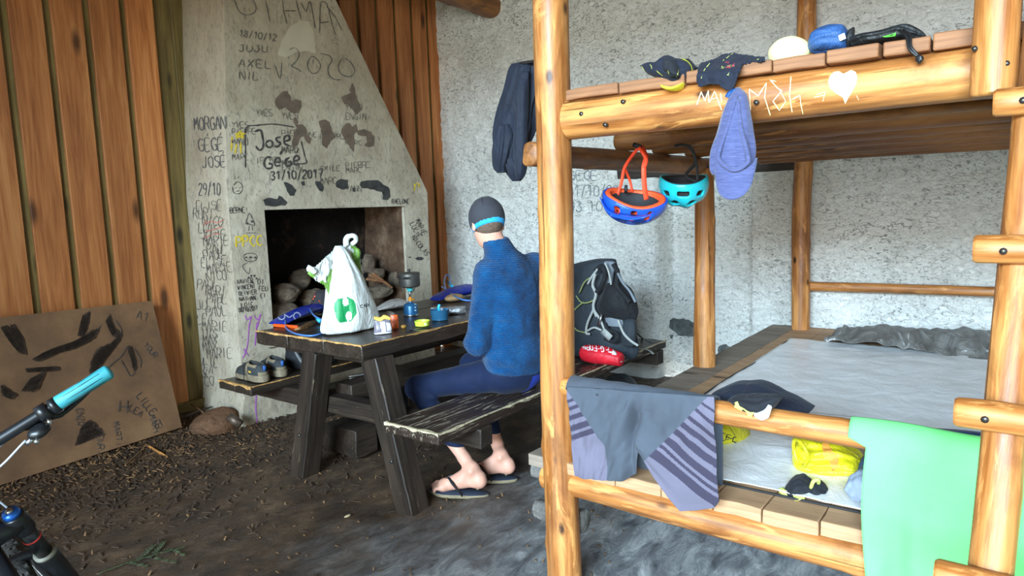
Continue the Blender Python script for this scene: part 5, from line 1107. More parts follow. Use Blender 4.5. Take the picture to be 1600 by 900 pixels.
ob('cord', tube([(2.125+.004*math.sin(y*7), y, PZ+.004) for y in np.linspace(1.19, -1.4, 60)], .004, 6), M_['sheetedge'], bd); ob('cord', tube([(x, 1.200+.006*math.sin(x*6), PZ+.005) for x in np.linspace(2.13, 4.62, 60)], .005, 6), M_['sheetedge'], bd)
def tarpmat():
    n = NT('crumpled_foil_tarp'); f = n.noise(n.mp((4, 8, 4)), 1, 7, .7, 1.5); col = n.ramp(f, [(.3, (86, 84, 82)), (.5, (132, 130, 126)), (.63, (158, 156, 152)), (.66, (240, 242, 244))]); b = n.bump(f, .9, .05)  # near-white noise peaks put the foil's glints into the colour
    return n.fin(col, .5, b, metal=.1)
M_['tarp'] = tarpmat()
sheet_obj('crumpled_tarp', 4.50, 5.10, -1.5, .98, PZ+.004, M_['tarp'], 'crumpled grey foil-backed tarp pushed against the wall at the bunk back', 'tarp', .030, (70, 220), 15, lambda x, y: .035*np.clip((x-4.5)/.2, 0, 1)*(1+fbm(np.stack([x*3, y*6, 0*x], -1), 1, 4, 3)))
# ---- striped towel on the guard rail
M_['towel'] = cloth('slate_blue_towel', (72, 78, 88), 350, .95, .06, .35, 5); M_['towel2'] = cloth('mauve_towel_border', (100, 96, 112), 350, .95, .05, .3, 5); M_['towel3'] = cloth('dark_towel_stripe', (56, 52, 68), 350, .95, .05, .3, 5)
def interp(x, pts): return np.interp(x, [p[0] for p in pts], [p[1] for p in pts])
def towel():
    nu, nv, nb = 230, 150, 26; rz, rX, rr_ = .763, 2.02, .044
    u = np.linspace(0, 1, nu+1); xt = 883+(1113-883)*u; xb = 893+(1128-893)*u
    yb = interp(u, [(0, 700), (.03, 742), (.08, 746), (.34, 752), (.40, 745), (.435, 706), (.46, 712), (.55, 742), (.66, 775), (.74, 795), (.86, 794), (.97, 790), (1, 780)])
    yt = 596+(612-596)*u
    rows = []; P2 = []
    topY = np.array([onx(a, b, 1.975).y for a, b in zip(xt, yt+6)])
    for k in range(nb):                                                  # back hang and over the rail
        t = k/nb; a = PI*(1-t) if t > .35 else PI; zz = rz+.005+rr_*math.sin(a) - (max(0, .35-t)/.35*.26); X = rX-rr_*math.cos(a)
        rows.append(np.stack([X+.004*np.sin(u*40+k*.1), topY, zz+0*u], -1)); P2.append(np.stack([xt, yt-(nb-k)], -1))
    for k in range(nv+1):
        t = k/nv; x = xt+(xb-xt)*t+2*np.sin(u*9+3*t)*t; ys = yt+10+(yb-yt-10)*t
        q = np.stack([u*3.2+.9*t*np.sin(u*4), t*1.2+0*u, 0*u], -1)
        fold = .022*fbm(q, 1.9, 17, 3)*min(1, t*3+.25)
        ce = -.045*np.exp(-((u-.43+.10*(t-.5))/.035)**2)*np.clip(t*2, 0, 1)              # deep crease between the two halves
        X = rX-rr_-.006-.03*t+fold-ce*1.0
        pts = np.array([onx(a, b, 1.955) for a, b in zip(x, ys)]); pts[:, 0] = X; rows.append(pts); P2.append(np.stack([x, ys], -1))
    V = np.concatenate(rows); Q = np.concatenate(P2); n = nu+1; R_ = len(rows)
    F = np.array([(k*n+i, k*n+i+1, (k+1)*n+i+1, (k+1)*n+i) for k in range(R_-1) for i in range(nu)]); c = Q[F].mean(1); mi = np.zeros(len(F), int)
    right = inpoly(c, [(1112, 612), (1060, 668), (1000, 728), (1012, 760), (1060, 830), (1160, 830), (1160, 600)]); left = inpoly(c, [(870, 605), (884, 612), (905, 640), (926, 668), (944, 700), (951, 760), (870, 760)])
    mi[right | left] = 1
    # stripes run across the border, measured from the inner diagonal
    sr = (c[:, 1]-(612+(1112-c[:, 0])*.0))-.72*(c[:, 0]-1112); w_ = (c[:, 0]-1112)*.68+0; v = c[:, 1]-612-(c[:, 0]-1112)*.72+3*np.sin(c[:, 0]*.05)
    for a, b in ((26, 30), (42, 48), (60, 68), (78, 89), (97, 110), (120, 134), (140, 146), (152, 168)): mi[right & (v > a) & (v < b)] = 2
    v = c[:, 1]-612+(c[:, 0]-884)*.35
    for a, b in ((14, 19), (26, 32), (40, 48), (56, 66), (71, 80)): mi[left & (v > a) & (v < b)] = 2
    o = ob('towel', (V, F, mi), [M_['towel'], M_['towel2'], M_['towel3']]); solid(o, .004); return o
tag(towel(), 'slate blue towel with mauve striped corners hanging on the lower guard rail', 'towel')
# ---- green towel
M_['green'] = cloth('mint_green_towel', (112, 214, 124), 500, .9, .05, .8, 3.5)
def gtowel():
    nu, nv = 150, 110; rz, rr_ = .758, .050; Yl, Yr = .318, -.95; rows = []
    u = np.linspace(0, 1, nu+1)
    for k in range(30):
        t = k/30; a = PI*(1-t) if t > .5 else PI; z = rz+.004+rr_*math.sin(a)-max(0, .5-t)/.5*.22; X = 2.022-rr_*math.cos(a)
        y = Yl+(Yr-Yl)*u; y = y + (.045*(1-u)**8 if t > .5 else 0); rows.append(np.stack([X+.003*np.sin(u*30), y, z+0*u+.003*np.sin(u*22)], -1))
    for k in range(nv+1):
        t = k/nv; y = (Yl-.012*t+.008*np.sin(t*5))*(1-u)+Yr*u; q = np.stack([u*7, t*1.0+0*u, 0*u], -1)
        X = 2.022-rr_-.004-.022*t+.040*fbm(q, 1.3, 23, 3)*min(1, t*2.4)+.006*np.sin(u*38+3*t)*min(1, t*3); z = rz-.01-.60*t+0*u; rows.append(np.stack([X, y, z], -1))
    n = nu+1; V = np.concatenate(rows); F = [(k*n+i, k*n+i+1, (k+1)*n+i+1, (k+1)*n+i) for k in range(len(rows)-1) for i in range(nu)]
    o = ob('towel', (V, F), M_['green']); solid(o, .004); return o
tag(gtowel(), 'large mint green towel hanging over the guard rail behind the ladder', 'towel')
# ---- things lying on the lower bunk
M_['navy'] = cloth('navy_fabric', (30, 34, 48), 300, .85, .12, .5, 9); M_['blackcl'] = cloth('black_fabric', (30, 32, 38), 300, .8, .15, .5, 14); M_['limecl'] = plain('lime_fabric_trim', (190, 198, 104), .8, .1, 50, .3, 90); M_['greycl'] = cloth('blue_grey_fabric', (150, 164, 184), 300, .9, .1, .5, 9)
def heap(name, pts, X, mat, base_z, seed=0, th=.05, fold=.12, parent=None):
    """soft crumpled thing: outline seen from the front, real thickness in depth."""
    xs = [p[0] for p in pts]; ys_ = [p[1] for p in pts]; x0, x1 = min(xs), max(xs); secs = []; m = 9
    for k in range(m+1):
        x = x0+(x1-x0)*(k+.001)/(m+.002); ts = []
        for i in range(len(pts)):
            a, b = pts[i], pts[(i+1) % len(pts)]
            if (a[0]-x)*(b[0]-x) <= 0 and a[0] != b[0]: ts.append(a[1]+(b[1]-a[1])*(x-a[0])/(b[0]-a[0]))
        if len(ts) < 2: continue
        lo, hi = onx(x, max(ts), X), onx(x, min(ts), X); c = (lo+hi)/2; r = max(.003, (hi.z-lo.z)/2); secs.append((c, Vector((0, 0, r)), Vector((th*(.35+.65*math.sin(PI*(k+.5)/(m+1))), 0, 0))))
    return ob(name, loft(secs, 44, fold, 5, seed), mat, parent)
# navy shorts behind the rail
o = heap('navy_garment', [(1118, 612), (1146, 597), (1192, 596), (1217, 612), (1240, 622), (1268, 640), (1240, 642), (1190, 640), (1140, 626), (1122, 618)], 2.22, M_['navy'], PZ, 51, .10, .06)
tag(o, 'dark navy garment piled behind the guard rail under the torn black cap', 'garment')
for v in o.data.vertices: pass
cr = thing('torn_cap', 'torn black cap with lime trim lying on top of the guard rail', 'cap', onx(1180, 635, 2.0))
o = heap('cap_cloth', [(1140, 624), (1150, 617), (1180, 616), (1210, 616), (1220, 623), (1216, 632), (1206, 638), (1196, 645), (1180, 646), (1166, 641), (1152, 634)], 1.995, M_['blackcl'], .79, 52, .045, .12, cr)
S_c = surf([o], .003)
for i, l_ in enumerate(([(1150, 628), (1154, 636), (1160, 640)], [(1158, 636), (1166, 640), (1172, 650)], [(1172, 650), (1177, 640), (1176, 634)], [(1148, 634), (1156, 638)])):
    ob('lime_trim', strap([onx(a, b, 1.958-.002*j) for j, (a, b) in enumerate(l_)], .010, up=(-1, 0, .2), t=.003), M_['limecl'], cr)
M_['lining'] = plain('torn_white_lining', (206, 210, 214), .8, .1, 60, .6, 80)
ob('torn_lining', loft([(onx(1180, 648, 1.962), Vector((.006, 0, .004)), Vector((0, .005, .006))), (onx(1190, 649, 1.958), Vector((.012, 0, .008)), Vector((0, .008, .006))), (onx(1198, 645, 1.957), Vector((.010, 0, .010)), Vector((0, .006, .008))), (onx(1203, 634, 1.963), Vector((.004, 0, .005)), Vector((0, .005, .006)))], 20, .25, 5, 3), M_['lining'], cr)
gl = thing('black_glove', 'black glove with lime cuffs lying on the front ground sheet', 'glove', onz(1255, 770, PZ))
heap('glove_body', [(1222, 765), (1236, 748), (1252, 745), (1268, 752), (1270, 762), (1264, 771), (1240, 776), (1226, 772)], 2.19, M_['blackcl'], PZ, 53, .06, .15, gl); heap('glove_fingers', [(1262, 764), (1276, 750), (1286, 758), (1292, 768), (1280, 778), (1266, 774)], 2.20, M_['blackcl'], PZ, 54, .04, .15, gl)
heap('cuff', [(1218, 764), (1224, 762), (1236, 770), (1238, 778), (1228, 779), (1220, 772)], 2.15, M_['limecl'], PZ, 55, .02, .2, gl); heap('cuff', [(1240, 772), (1254, 773), (1258, 778), (1244, 782)], 2.14, M_['limecl'], PZ, 56, .02, .2, gl); ob('wrist_loop', tube(spline([onx(1267, 762, 2.17), onx(1271, 752, 2.16), onx(1279, 750, 2.17), onx(1278, 758, 2.2)], 6), .006, 8), M_['limecl'], gl)
M_['yellowbag'] = plastic('yellow_plastic_bag', (226, 214, 30), .35, 9, .7, trans=.15); M_['orangein'] = plain('orange_bag_content', (226, 150, 60), .7, .1, 20, .3, 30)
yb_ = thing('yellow_bag', 'yellow printed plastic bag lying beside the striped towel', 'bag', onz(1140, 705, PZ))
V, F = loft([(onz(x, y, PZ+.004)+Vector((0, 0, h_)), Vector((w_, 0, 0)), Vector((0, 0, h_))) for x, y, h_, w_ in ((1085, 690, .05, .10), (1120, 690, .055, .12), (1140, 690, .045, .11), (1156, 690, .028, .09), (1168, 688, .008, .04))], 50, .10, 6, 57)
yo = ob('bag_body', (V, F), M_['yellowbag'], yb_); S_y = surf([yo], .0015)
ob('print', ribbons(writing('REFL', 1113, 680, 8, .30, 8, sp=1.35, jit=.05), S_y, 1.8, smooth=False), M_['ink'], yb_); ob('print_line', ribbons([[(1112, 693), (1150, 683)]], S_y, 1.1), M_['ink'], yb_)
y2 = thing('yellow_bag', 'open crumpled yellow bag with orange inside, lying by the mint green towel', 'bag', onz(1290, 720, PZ))
Xc = 2.42
V, F = loft([(onx(x, y, Xc), Vector((0, 0, r)), Vector((.09*q, 0, 0))) for x, y, r, q in ((1243, 702, .050, .5), (1256, 708, .062, .9), (1280, 714, .060, 1.1), (1310, 716, .052, 1.0), (1338, 722, .035, .8), (1350, 728, .015, .4))], 60, .17, 7, 58)
for p in V: pass
V = [(a, b, max(c, PZ+.012)) for a, b, c in V]
yo2 = ob('bag_body', (V, F), M_['yellowbag'], y2); ob('bag_rim', tube(spline([onx(1241, 686, Xc-.09), onx(1252, 692, Xc-.12), onx(1262, 712, Xc-.13), onx(1256, 728, Xc-.10), onx(1247, 722, Xc-.08), onx(1240, 700, Xc-.07), onx(1241, 686, Xc-.09)], 6), .006, 8), M_['yellowbag'], y2)
S_y2 = surf([yo2], .002); ob('contents', patch([[(1284, 694), (1292, 690), (1300, 704), (1311, 718), (1308, 732), (1300, 737), (1296, 722), (1286, 712)]], S_y2), M_['orangein'], y2)
tag(heap('blue_cloth', [(1321, 760), (1326, 746), (1340, 738), (1375, 740), (1378, 776), (1350, 780), (1330, 778)], 2.18, M_['greycl'], PZ, 59, .06, .1), 'pale blue grey cloth crumpled beside the mint green towel', 'cloth')
M_['sleeping'] = plastic('blue_nylon', (22, 70, 128), .45, 10, .8)
tag(ob('sleeping_bag', loft([(Vector((2.40, y, PZ+.010+h_)), Vector((.16*s, 0, 0)), Vector((0, 0, h_))) for y, h_, s in ((.40, .03, .35), (.34, .07, .7), (.2, .095, 1), (-.2, .10, 1.05), (-.7, .10, 1), (-.9, .05, .6))], 50, .06, 8, 60), M_['sleeping']), 'blue sleeping bag showing behind the mint green towel', 'sleeping bag')

# ================================================================= UPPER DECK
DZ = 1.797
bc = thing('bucket_cap', 'black cap with yellow brim and stitching lying crushed on the upper deck', 'cap', onx(1045, 125, 2.05))
Xd = 2.045
heap('cap_body', [(1006, 104), (1014, 98), (1036, 96), (1040, 89), (1048, 90), (1056, 93), (1072, 92), (1082, 104), (1082, 116), (1074, 128), (1062, 136), (1048, 134), (1030, 124), (1010, 114)], Xd-.03, M_['navy'], DZ, 61, .055, .10, bc)
heap('crown_fold', [(1036, 100), (1042, 90), (1052, 92), (1058, 104), (1060, 118), (1048, 118), (1038, 110)], Xd-.085, M_['blackcl'], DZ, 62, .02, .2, bc)
M_['yelcl'] = plain('fluorescent_yellow_fabric', (224, 226, 60), .8, .05, 40, .2, 120)
ob('brim', loft([(onx(x, y, Xd-.075), Vector((0, 0, .006*s)), Vector((.03*s, 0, 0))) for x, y, s in ((1034, 133, .3), (1040, 137, .9), (1052, 139, 1), (1062, 136, .9), (1068, 130, .3))], 24, .02, 3, 3), M_['yelcl'], bc)
S_bc = surf([o for o in W if o.parent == bc], .002); ob('piping', ribbons([[(1064, 92), (1074, 97), (1080, 106), (1079, 116), (1073, 124)]], S_bc, 1.3), M_['yelcl'], bc)
for s_ in ([(1003, 103), (1008, 110)], [(1016, 100), (1019, 108)], [(1026, 110), (1036, 118)], [(1061, 105), (1057, 120)], [(1044, 110), (1046, 116)]): ob('stitching', ribbons([s_], S_bc, .8), M_['limecl'], bc)
heap('back_strap', [(1066, 94), (1076, 92), (1090, 106), (1086, 110), (1078, 106)], Xd+.01, M_['blackcl'], DZ, 63, .02, .1, bc)
bs = thing('black_garment', 'black garment with red print draped over the deck edge above the lilac cap', 'garment', onx(1130, 115, 2.03))
M_['redp'] = plain('dull_red_print', (176, 58, 78), .7, .06, 40, 0)
def drape_black():
    poly = [(1090, 134), (1091, 108), (1096, 101), (1118, 94), (1130, 87), (1146, 85), (1160, 88), (1180, 90), (1196, 92), (1195, 97), (1176, 99), (1160, 102), (1155, 115), (1150, 130), (1144, 144), (1134, 140), (1122, 132), (1108, 132), (1096, 136)]
    xs = np.linspace(1088, 1198, 90); ys = np.linspace(83, 146, 60); V = []; F = []; idx = {}
    for i, x in enumerate(xs):
        for j, y in enumerate(ys):
            ytop = 118-(x-1090)*.125; t = (y-ytop)
            X = 1.955+(-t*.004 if t < 0 else 0); q = np.array([x*.05, y*.04, 0.]); X += .012*float(fbm(q, 1.2, 66, 3))-.004
            p = onx(x, y, min(X, 2.10) if t < 0 else 1.952+.009*float(fbm(q, 1.2, 66, 3))); idx[i, j] = len(V); V.append(tuple(p))
    for i in range(89):
        for j in range(59):
            c = np.array([[(xs[i]+xs[i+1])/2, (ys[j]+ys[j+1])/2]])
            if inpoly(c, poly)[0]: F.append((idx[i, j], idx[i, j+1], idx[i+1, j+1], idx[i+1, j]))
    u = sorted({a for f in F for a in f}); m = {a: b for b, a in enumerate(u)}; o = ob('cloth', ([V[a] for a in u], [tuple(m[a] for a in f) for f in F]), M_['navy'], bs); solid(o, .006, 1); return o
co = drape_black(); S_n = surf([co], .006)
for st_ in ([(1133, 101), (1131, 106), (1136, 108), (1146, 108), (1148, 102)], [(1134, 100), (1148, 101)], [(1139, 105), (1148, 106)]): ob('print', ribbons([st_], S_n, 2.4, smooth=False), M_['redp'], bs)
ob('print', ribbons(writing('G-FORM', 1128, 110, 3, -.15, 2.6, sp=1.4, jit=.05)+writing('X', 1135, 119, 5, 0, 5), S_n, .8), M_['limecl'], bs)
for st_ in ([(1097, 126), (1100, 114), (1110, 101)], [(1130, 98), (1146, 86)], [(1182, 98), (1192, 91)]): ob('stitching', ribbons([st_], S_n, .9), M_['limecl'], bs)
M_['cream'] = cloth('pale_yellow_foam', (240, 232, 168), 600, .85, .03, .12, 14)
c = onx(1230, 95, 2.10)
tag(ob('cream_cap', blob((c.x+.02, c.y, DZ+.036), (.055, .058, .045), 70, .05, 1, 4), M_['cream']), 'pale cream rounded cap resting on the upper deck beside the blue stuff sack', 'cap')
M_['bluesack'] = plastic('blue_ripstop', (52, 92, 150), .5, 12, .8); M_['blacksack'] = plastic('black_ripstop', (30, 32, 34), .5, 12, .8)
sk = thing('stuff_sack', 'blue drawstring stuff sack on the upper deck', 'sack', onx(1295, 85, 2.1)); Xs = 2.12
V, F = loft([(onx(x, y, Xs), Vector((0, 0, r)), Vector((.05*q, 0, 0))) for x, y, r, q in ((1265, 70, .018, .4), (1272, 66, .030, .8), (1288, 62, .036, 1), (1306, 60, .037, 1), (1318, 60, .034, .9), (1324, 61, .022, .6))], 50, .06, 7, 71)
V = [(a, b, max(c_, DZ+.001)) for a, b, c_ in V]
ob('sack_body', (V, F), M_['bluesack'], sk); ob('label', box(0, .001, 0, .016, 0, .016), M_['lining'], sk, M=Matrix.Translation(onx(1322, 60, Xs-.048)) @ Matrix.Rotation(-.3, 4, 'X'), smooth=False); ob('neck', tube([onx(1324, 60, Xs), onx(1331, 60, Xs)], [.022, .030], 20), M_['blacksack'], sk)
ck = thing('stuff_sack', 'flat black drawstring sack with hanging cord at the edge of the upper deck', 'sack', onx(1390, 60, 2.1))
V, F = loft([(onx(x, y, Xs-.02), Vector((0, 0, r)), Vector((.06*q, 0, 0))) for x, y, r, q in ((1331, 66, .014, .5), (1350, 64, .017, .9), (1380, 60, .018, 1), (1405, 54, .020, 1), (1420, 52, .020, .8), (1440, 56, .012, .5), (1447, 58, .004, .2))], 44, .10, 6, 72)
V = [(a, b, max(c_, DZ+.001)) for a, b, c_ in V]
ob('sack_body', (V, F), M_['blacksack'], ck)
S_k = surf([o for o in W if o.parent == ck], .001); M_['greenp'] = plain('green_print', (84, 168, 60), .6, .05, 20, 0); ob('print', patch([[(1378, 57), (1400, 51), (1399, 56), (1384, 58)]], S_k), M_['greenp'], ck)
ob('drawcord', tube(spline([onx(1405, 48, 2.02), onx(1416, 56, 1.985), onx(1420, 75, 1.965), onx(1429, 85, 1.962), onx(1437, 91, 1.962)], 8), .0035, 8), M_['blackplastic'], ck); ob('drawcord', tube(spline([onx(1412, 47, 2.02), onx(1422, 56, 1.985), onx(1423, 72, 1.965), onx(1432, 84, 1.962), onx(1437, 91, 1.962)], 8), .0035, 8), M_['blackplastic'], ck)
ob('knot', blob(onx(1437, 93, 1.958), (.008, .008, .010), 3, .3, 2, 3), M_['blackplastic'], ck)

# ================================================================= HANGING THINGS
M_['lilac'] = cloth('lilac_blue_heather', (112, 124, 190), 260, .9, .12, .3, 10)
def lilac_mat():
    n = NT('lilac_heather_knit'); f = n.noise(n.mp((30, 30, 260)), 1, 4, .7); col = n.ramp(f, [(.3, (56, 62, 102)), (.6, (76, 82, 124)), (.8, (102, 108, 148))]); return n.fin(col, .9, n.bump(f, .4, .002, n.bump(n.noise(n.mp(9), 1, 3), .3, .02)), sheen=.2)
M_['lilac'] = lilac_mat()
lc_ = thing('lilac_cap', 'lilac blue peaked cap hanging from the upper bunk beam', 'cap', onx(1145, 310, 1.93))
def lrow(y, x0, x1, X, d): a, b = onx(x0, y, X), onx(x1, y, X); return ((a+b)/2, Vector((0, (b.y-a.y)/2, 0)), Vector((d, 0, 0)))
V, F = loft([lrow(y, a, b, X, d) for y, a, b, X, d in ((137, 1149, 1156, 1.955, .006), (150, 1140, 1166, 1.935, .020), (175, 1130, 1172, 1.925, .032), (205, 1122, 1176, 1.920, .040), (235, 1113, 1180, 1.92, .045), (262, 1111, 1179, 1.92, .045), (272, 1114, 1177, 1.92, .038))], 70, .05, 6, 80)
ob('crown', (V, F), M_['lilac'], lc_)
def peak(u, v):
    th = (u-.5)*PI; x = 1145+32*np.sin(th)*(1-.12*v**2); y0 = 246+20*np.cos(th); yy = y0+(312-y0)*v*(np.cos(th)*.62+.38)*(1-.0*v)
    P = np.array([onx(a, b, 1.872) for a, b in zip(x.ravel(), yy.ravel())]); P[:, 0] = (1.872+.028*(1-np.cos(th))-.010*v).ravel(); return P
o = ob('peak', grid(peak, 40, 20), M_['lilac'], lc_); solid(o, .005, 0)
ob('crown_pleat', tube(spline([onx(1150, 150, 1.908), onx(1140, 190, 1.885), onx(1126, 230, 1.872), onx(1124, 250, 1.868), onx(1146, 266, 1.864), onx(1167, 256, 1.868), onx(1168, 240, 1.872), onx(1158, 200, 1.885), onx(1153, 155, 1.905)], 8), .0055, 8), M_['lilac'], lc_)
ob('closure', strap([onx(1136, 152, 1.925), onx(1140, 146, 1.93), onx(1150, 141, 1.94)], .012, up=(-1, 0, 0), t=.004), M_['sleeping'], lc_)
# jacket
M_['jacket'] = cloth('dark_navy_softshell', (22, 27, 40), 300, .75, .12, .9, 7)
jk = thing('jacket', 'dark navy jacket hanging behind the front bunk post', 'jacket', onx(805, 283, 2.09))
Xj = 2.11
V, F = loft([lrow(y, a, b, X, d) for y, a, b, X, d in ((97, 800, 836, Xj, .012), (108, 796, 838, Xj, .030), (140, 790, 838, Xj, .042), (170, 780, 836, Xj, .048), (200, 775, 834, Xj-.0, .050), (225, 776, 826, Xj-.01, .048), (245, 778, 820, Xj-.01, .045), (258, 790, 820, Xj-.01, .04), (272, 796, 818, Xj-.01, .030), (283, 802, 812, Xj-.01, .014))], 120, .15, 10, 83)
ob('jacket_body', (V, F), M_['jacket'], jk)
V, F = loft([lrow(y, a, b, X, d) for y, a, b, X, d in ((195, 778, 795, Xj-.05, .02), (215, 774, 800, Xj-.055, .028), (240, 771, 797, Xj-.055, .030), (262, 774, 790, Xj-.05, .024), (270, 778, 788, Xj-.05, .012))], 70, .18, 7, 84)
ob('sleeve', (V, F), M_['jacket'], jk)
ob('sleeve', loft([lrow(y, a, b, X, d) for y, a, b, X, d in ((112, 812, 826, Xj-.04, .012), (140, 806, 824, Xj-.05, .022), (180, 808, 824, Xj-.05, .024), (230, 806, 822, Xj-.05, .024), (268, 806, 820, Xj-.045, .02), (280, 808, 816, Xj-.04, .01))], 50, .10, 5, 85), M_['jacket'], jk)
# helmets: crown down, opening up
M_['helblue'] = plain('glossy_blue_shell', (28, 78, 186), .28, .05, 10, 0, coat=.4); M_['helteal'] = plain('glossy_turquoise_shell', (34, 178, 190), .28, .05, 10, 0, coat=.4); M_['helor'] = plain('orange_foam_liner', (226, 84, 40), .6, .06, 30, .2); M_['helblk'] = plain('black_padding', (30, 30, 33), .8, .15, 40, .3)
M_['orstrap'] = plain('orange_webbing', (228, 66, 30), .6, .05, 60, .2, 300)
def helmet(ctr, ang, tilt, sx, sy, sz, shell, liner, nm, label, vents, open_=0., ears=0.):
    Rm = Matrix.Translation(Vector(ctr)) @ Matrix.Rotation(open_, 4, Vector((.6, -.8, 0))) @ Matrix.Rotation(ang, 4, 'Z') @ Matrix.Rotation(tilt, 4, 'Y'); t = bpy.data.objects.new('bike_helmet', None); COL.objects.link(t); W[t] = Rm; t.matrix_basis = Rm; tag(t, label, 'helmet')
    def rim(P): return P[:, 2]-(.008+ears*np.abs(P[:, 1]/sy)**3-.008*np.cos(P[:, 0]/sx*PI))
    def vcut(P, d):
        for a, el, w_, h_, r_ in vents:
            c_ = A((math.cos(a)*math.cos(el)*sx, math.sin(a)*math.cos(el)*sy, -math.sin(el)*sz)); n_ = c_/A((sx*sx, sy*sy, sz*sz)); n_ /= np.linalg.norm(n_); e1 = np.cross(n_, (0, 0, 1)); e1 /= np.linalg.norm(e1)+1e-9; e2 = np.cross(n_, e1); e1, e2 = e1*math.cos(r_)+e2*math.sin(r_), -e1*math.sin(r_)+e2*math.cos(r_)
            d = smx(d, -box_((P-c_) @ np.stack([e1, e2, n_], 1), (0, 0, 0), (w_, h_, .03), None, min(w_, h_)*.6), .003)
        return d
    def sh(P): d = ell_(P, (0, 0, 0), (sx, sy, sz)); d = d-.004*np.sin(P[:, 1]/sy*9)*np.clip(-P[:, 2]/sz, 0, 1); d = smx(d, -ell_(P, (0, 0, .004), (sx-.010, sy-.010, sz-.010)), .002); d = smx(d, rim(P), .003); return vcut(P, d)
    def li(P): d = ell_(P, (0, 0, 0), (sx-.009, sy-.009, sz-.009)); d = smx(d, -ell_(P, (0, 0, .006), (sx-.030, sy-.028, sz-.030)), .004); d = smx(d, rim(P)-.004, .004); return vcut(P, d)
    lo, hi = (-sx-.01, -sy-.01, -sz-.01), (sx+.01, sy+.01, .07)
    ob('shell', snet(sh, lo, hi, .0032), shell, t, Rm); ob('liner', snet(li, lo, hi, .0036), liner, t, Rm)
    ob('padding', snet(lambda P: smx(smx(ell_(P, (0, 0, .006), (sx-.028, sy-.026, sz-.028)), -ell_(P, (0, 0, .01), (sx-.036, sy-.034, sz-.036)), .002), P[:, 2]+.002, .002), lo, hi, .004), M_['helblk'], t, Rm)
    return t, Rm
V_B = [(-2.0, .25, .012, .020, .2), (-1.45, .3, .012, .020, 0), (-.95, .3, .012, .020, -.2), (-2.3, .62, .017, .012, 0), (-1.55, .68, .014, .017, 0), (-.9, .62, .017, .012, 0), (.6, .5, .015, .02, 0), (2.4, .5, .015, .02, 0), (-1.5, 1.15, .02, .010, 0), (1.5, .6, .02, .014, 0)]
cB = onx(992, 312, 2.42)
hB, RB = helmet((cB.x, cB.y, cB.z+.002), 2.2, -.12, .128, .100, .098, M_['helblue'], M_['helor'], 'b', 'blue bike helmet with orange liner and straps hanging from the dark side log', [(a+2.9, e_, w_, h_, r_) for a, e_, w_, h_, r_ in V_B], .42)
# visor, straps
vz = [onx(940, 312, 2.36), onx(952, 326, 2.34), onx(975, 334, 2.315), onx(1010, 336, 2.305), onx(1022, 330, 2.315)]
vo = [onx(937, 308, 2.30), onx(950, 332, 2.27), onx(978, 343, 2.25), onx(1006, 340, 2.25), onx(1020, 333, 2.28)]
a_ = spline(vz, 6); b_ = spline(vo, 6); V = [tuple(p) for p in a_]+[tuple(p) for p in b_]; n = len(a_); o = ob('visor', (V, [(i, i+1, n+i+1, n+i) for i in range(n-1)]), M_['helblue'], hB); solid(o, .003, 0)
top = onx(1002, 228, 2.40)
for pts, w_ in (([onx(965, 305, 2.42), onx(971, 285, 2.42), onx(976, 262, 2.41), onx(990, 240, 2.40), top], .012), ([onx(1010, 312, 2.38), onx(1007, 290, 2.36), onx(1006, 262, 2.35), onx(1009, 245, 2.37), top], .018), ([onx(998, 230, 2.34), onx(1005, 240, 2.335), onx(1010, 250, 2.345), onx(1007, 262, 2.35)], .012), ([onx(988, 300, 2.47), onx(984, 282, 2.46), onx(977, 265, 2.42)], .010)):
    ob('strap', strap(pts, w_, up=(-.8, -.6, 0), t=.002), M_['orstrap'], hB)
ob('buckle', tube([onx(990, 226, 2.35), onx(1001, 230, 2.35)], .009, 8), M_['helblk'], hB)
ob('pad', box(0, .03, -.005, .006, 0, .02), M_['helblk'], hB, M=Matrix.Translation(onx(979, 296, 2.40)) @ Matrix.Rotation(.6, 4, 'Z') @ Matrix.Rotation(.5, 4, 'Y'))
cT = onx(1068, 287, 2.72)
V_T = [(-.78, .28, .017, .012, 0), (0, .26, .024, .012, 0), (.78, .28, .017, .012, 0), (-.50, .78, .018, .016, .3), (.50, .78, .018, .016, -.3), (1.6, .5, .02, .012, 0), (-1.6, .5, .02, .012, 0), (3.14, .5, .02, .012, 0)]
view = math.atan2(-cT.y, -cT.x)
hT, RT = helmet((cT.x, cT.y, cT.z), view, .10, .105, .102, .098, M_['helteal'], M_['helblk'], 't', 'turquoise bike helmet with black straps hanging beside the blue helmet', V_T, .12, .045)
for pts, w_ in (([RT @ Vector((.0, .075, .0)), onx(1072, 275, 2.72), onx(1086, 255, 2.70), onx(1083, 237, 2.68), onx(1076, 228, 2.66)], .013), ([onx(1090, 282, 2.70), onx(1089, 262, 2.70), onx(1086, 245, 2.69), onx(1080, 230, 2.67)], .010), ([onx(1076, 228, 2.66), onx(1064, 226, 2.66), onx(1054, 228, 2.69)], .010)):
    ob('strap', strap(pts, w_, up=(-.8, -.6, 0), t=.0025), M_['helblk'], hT)

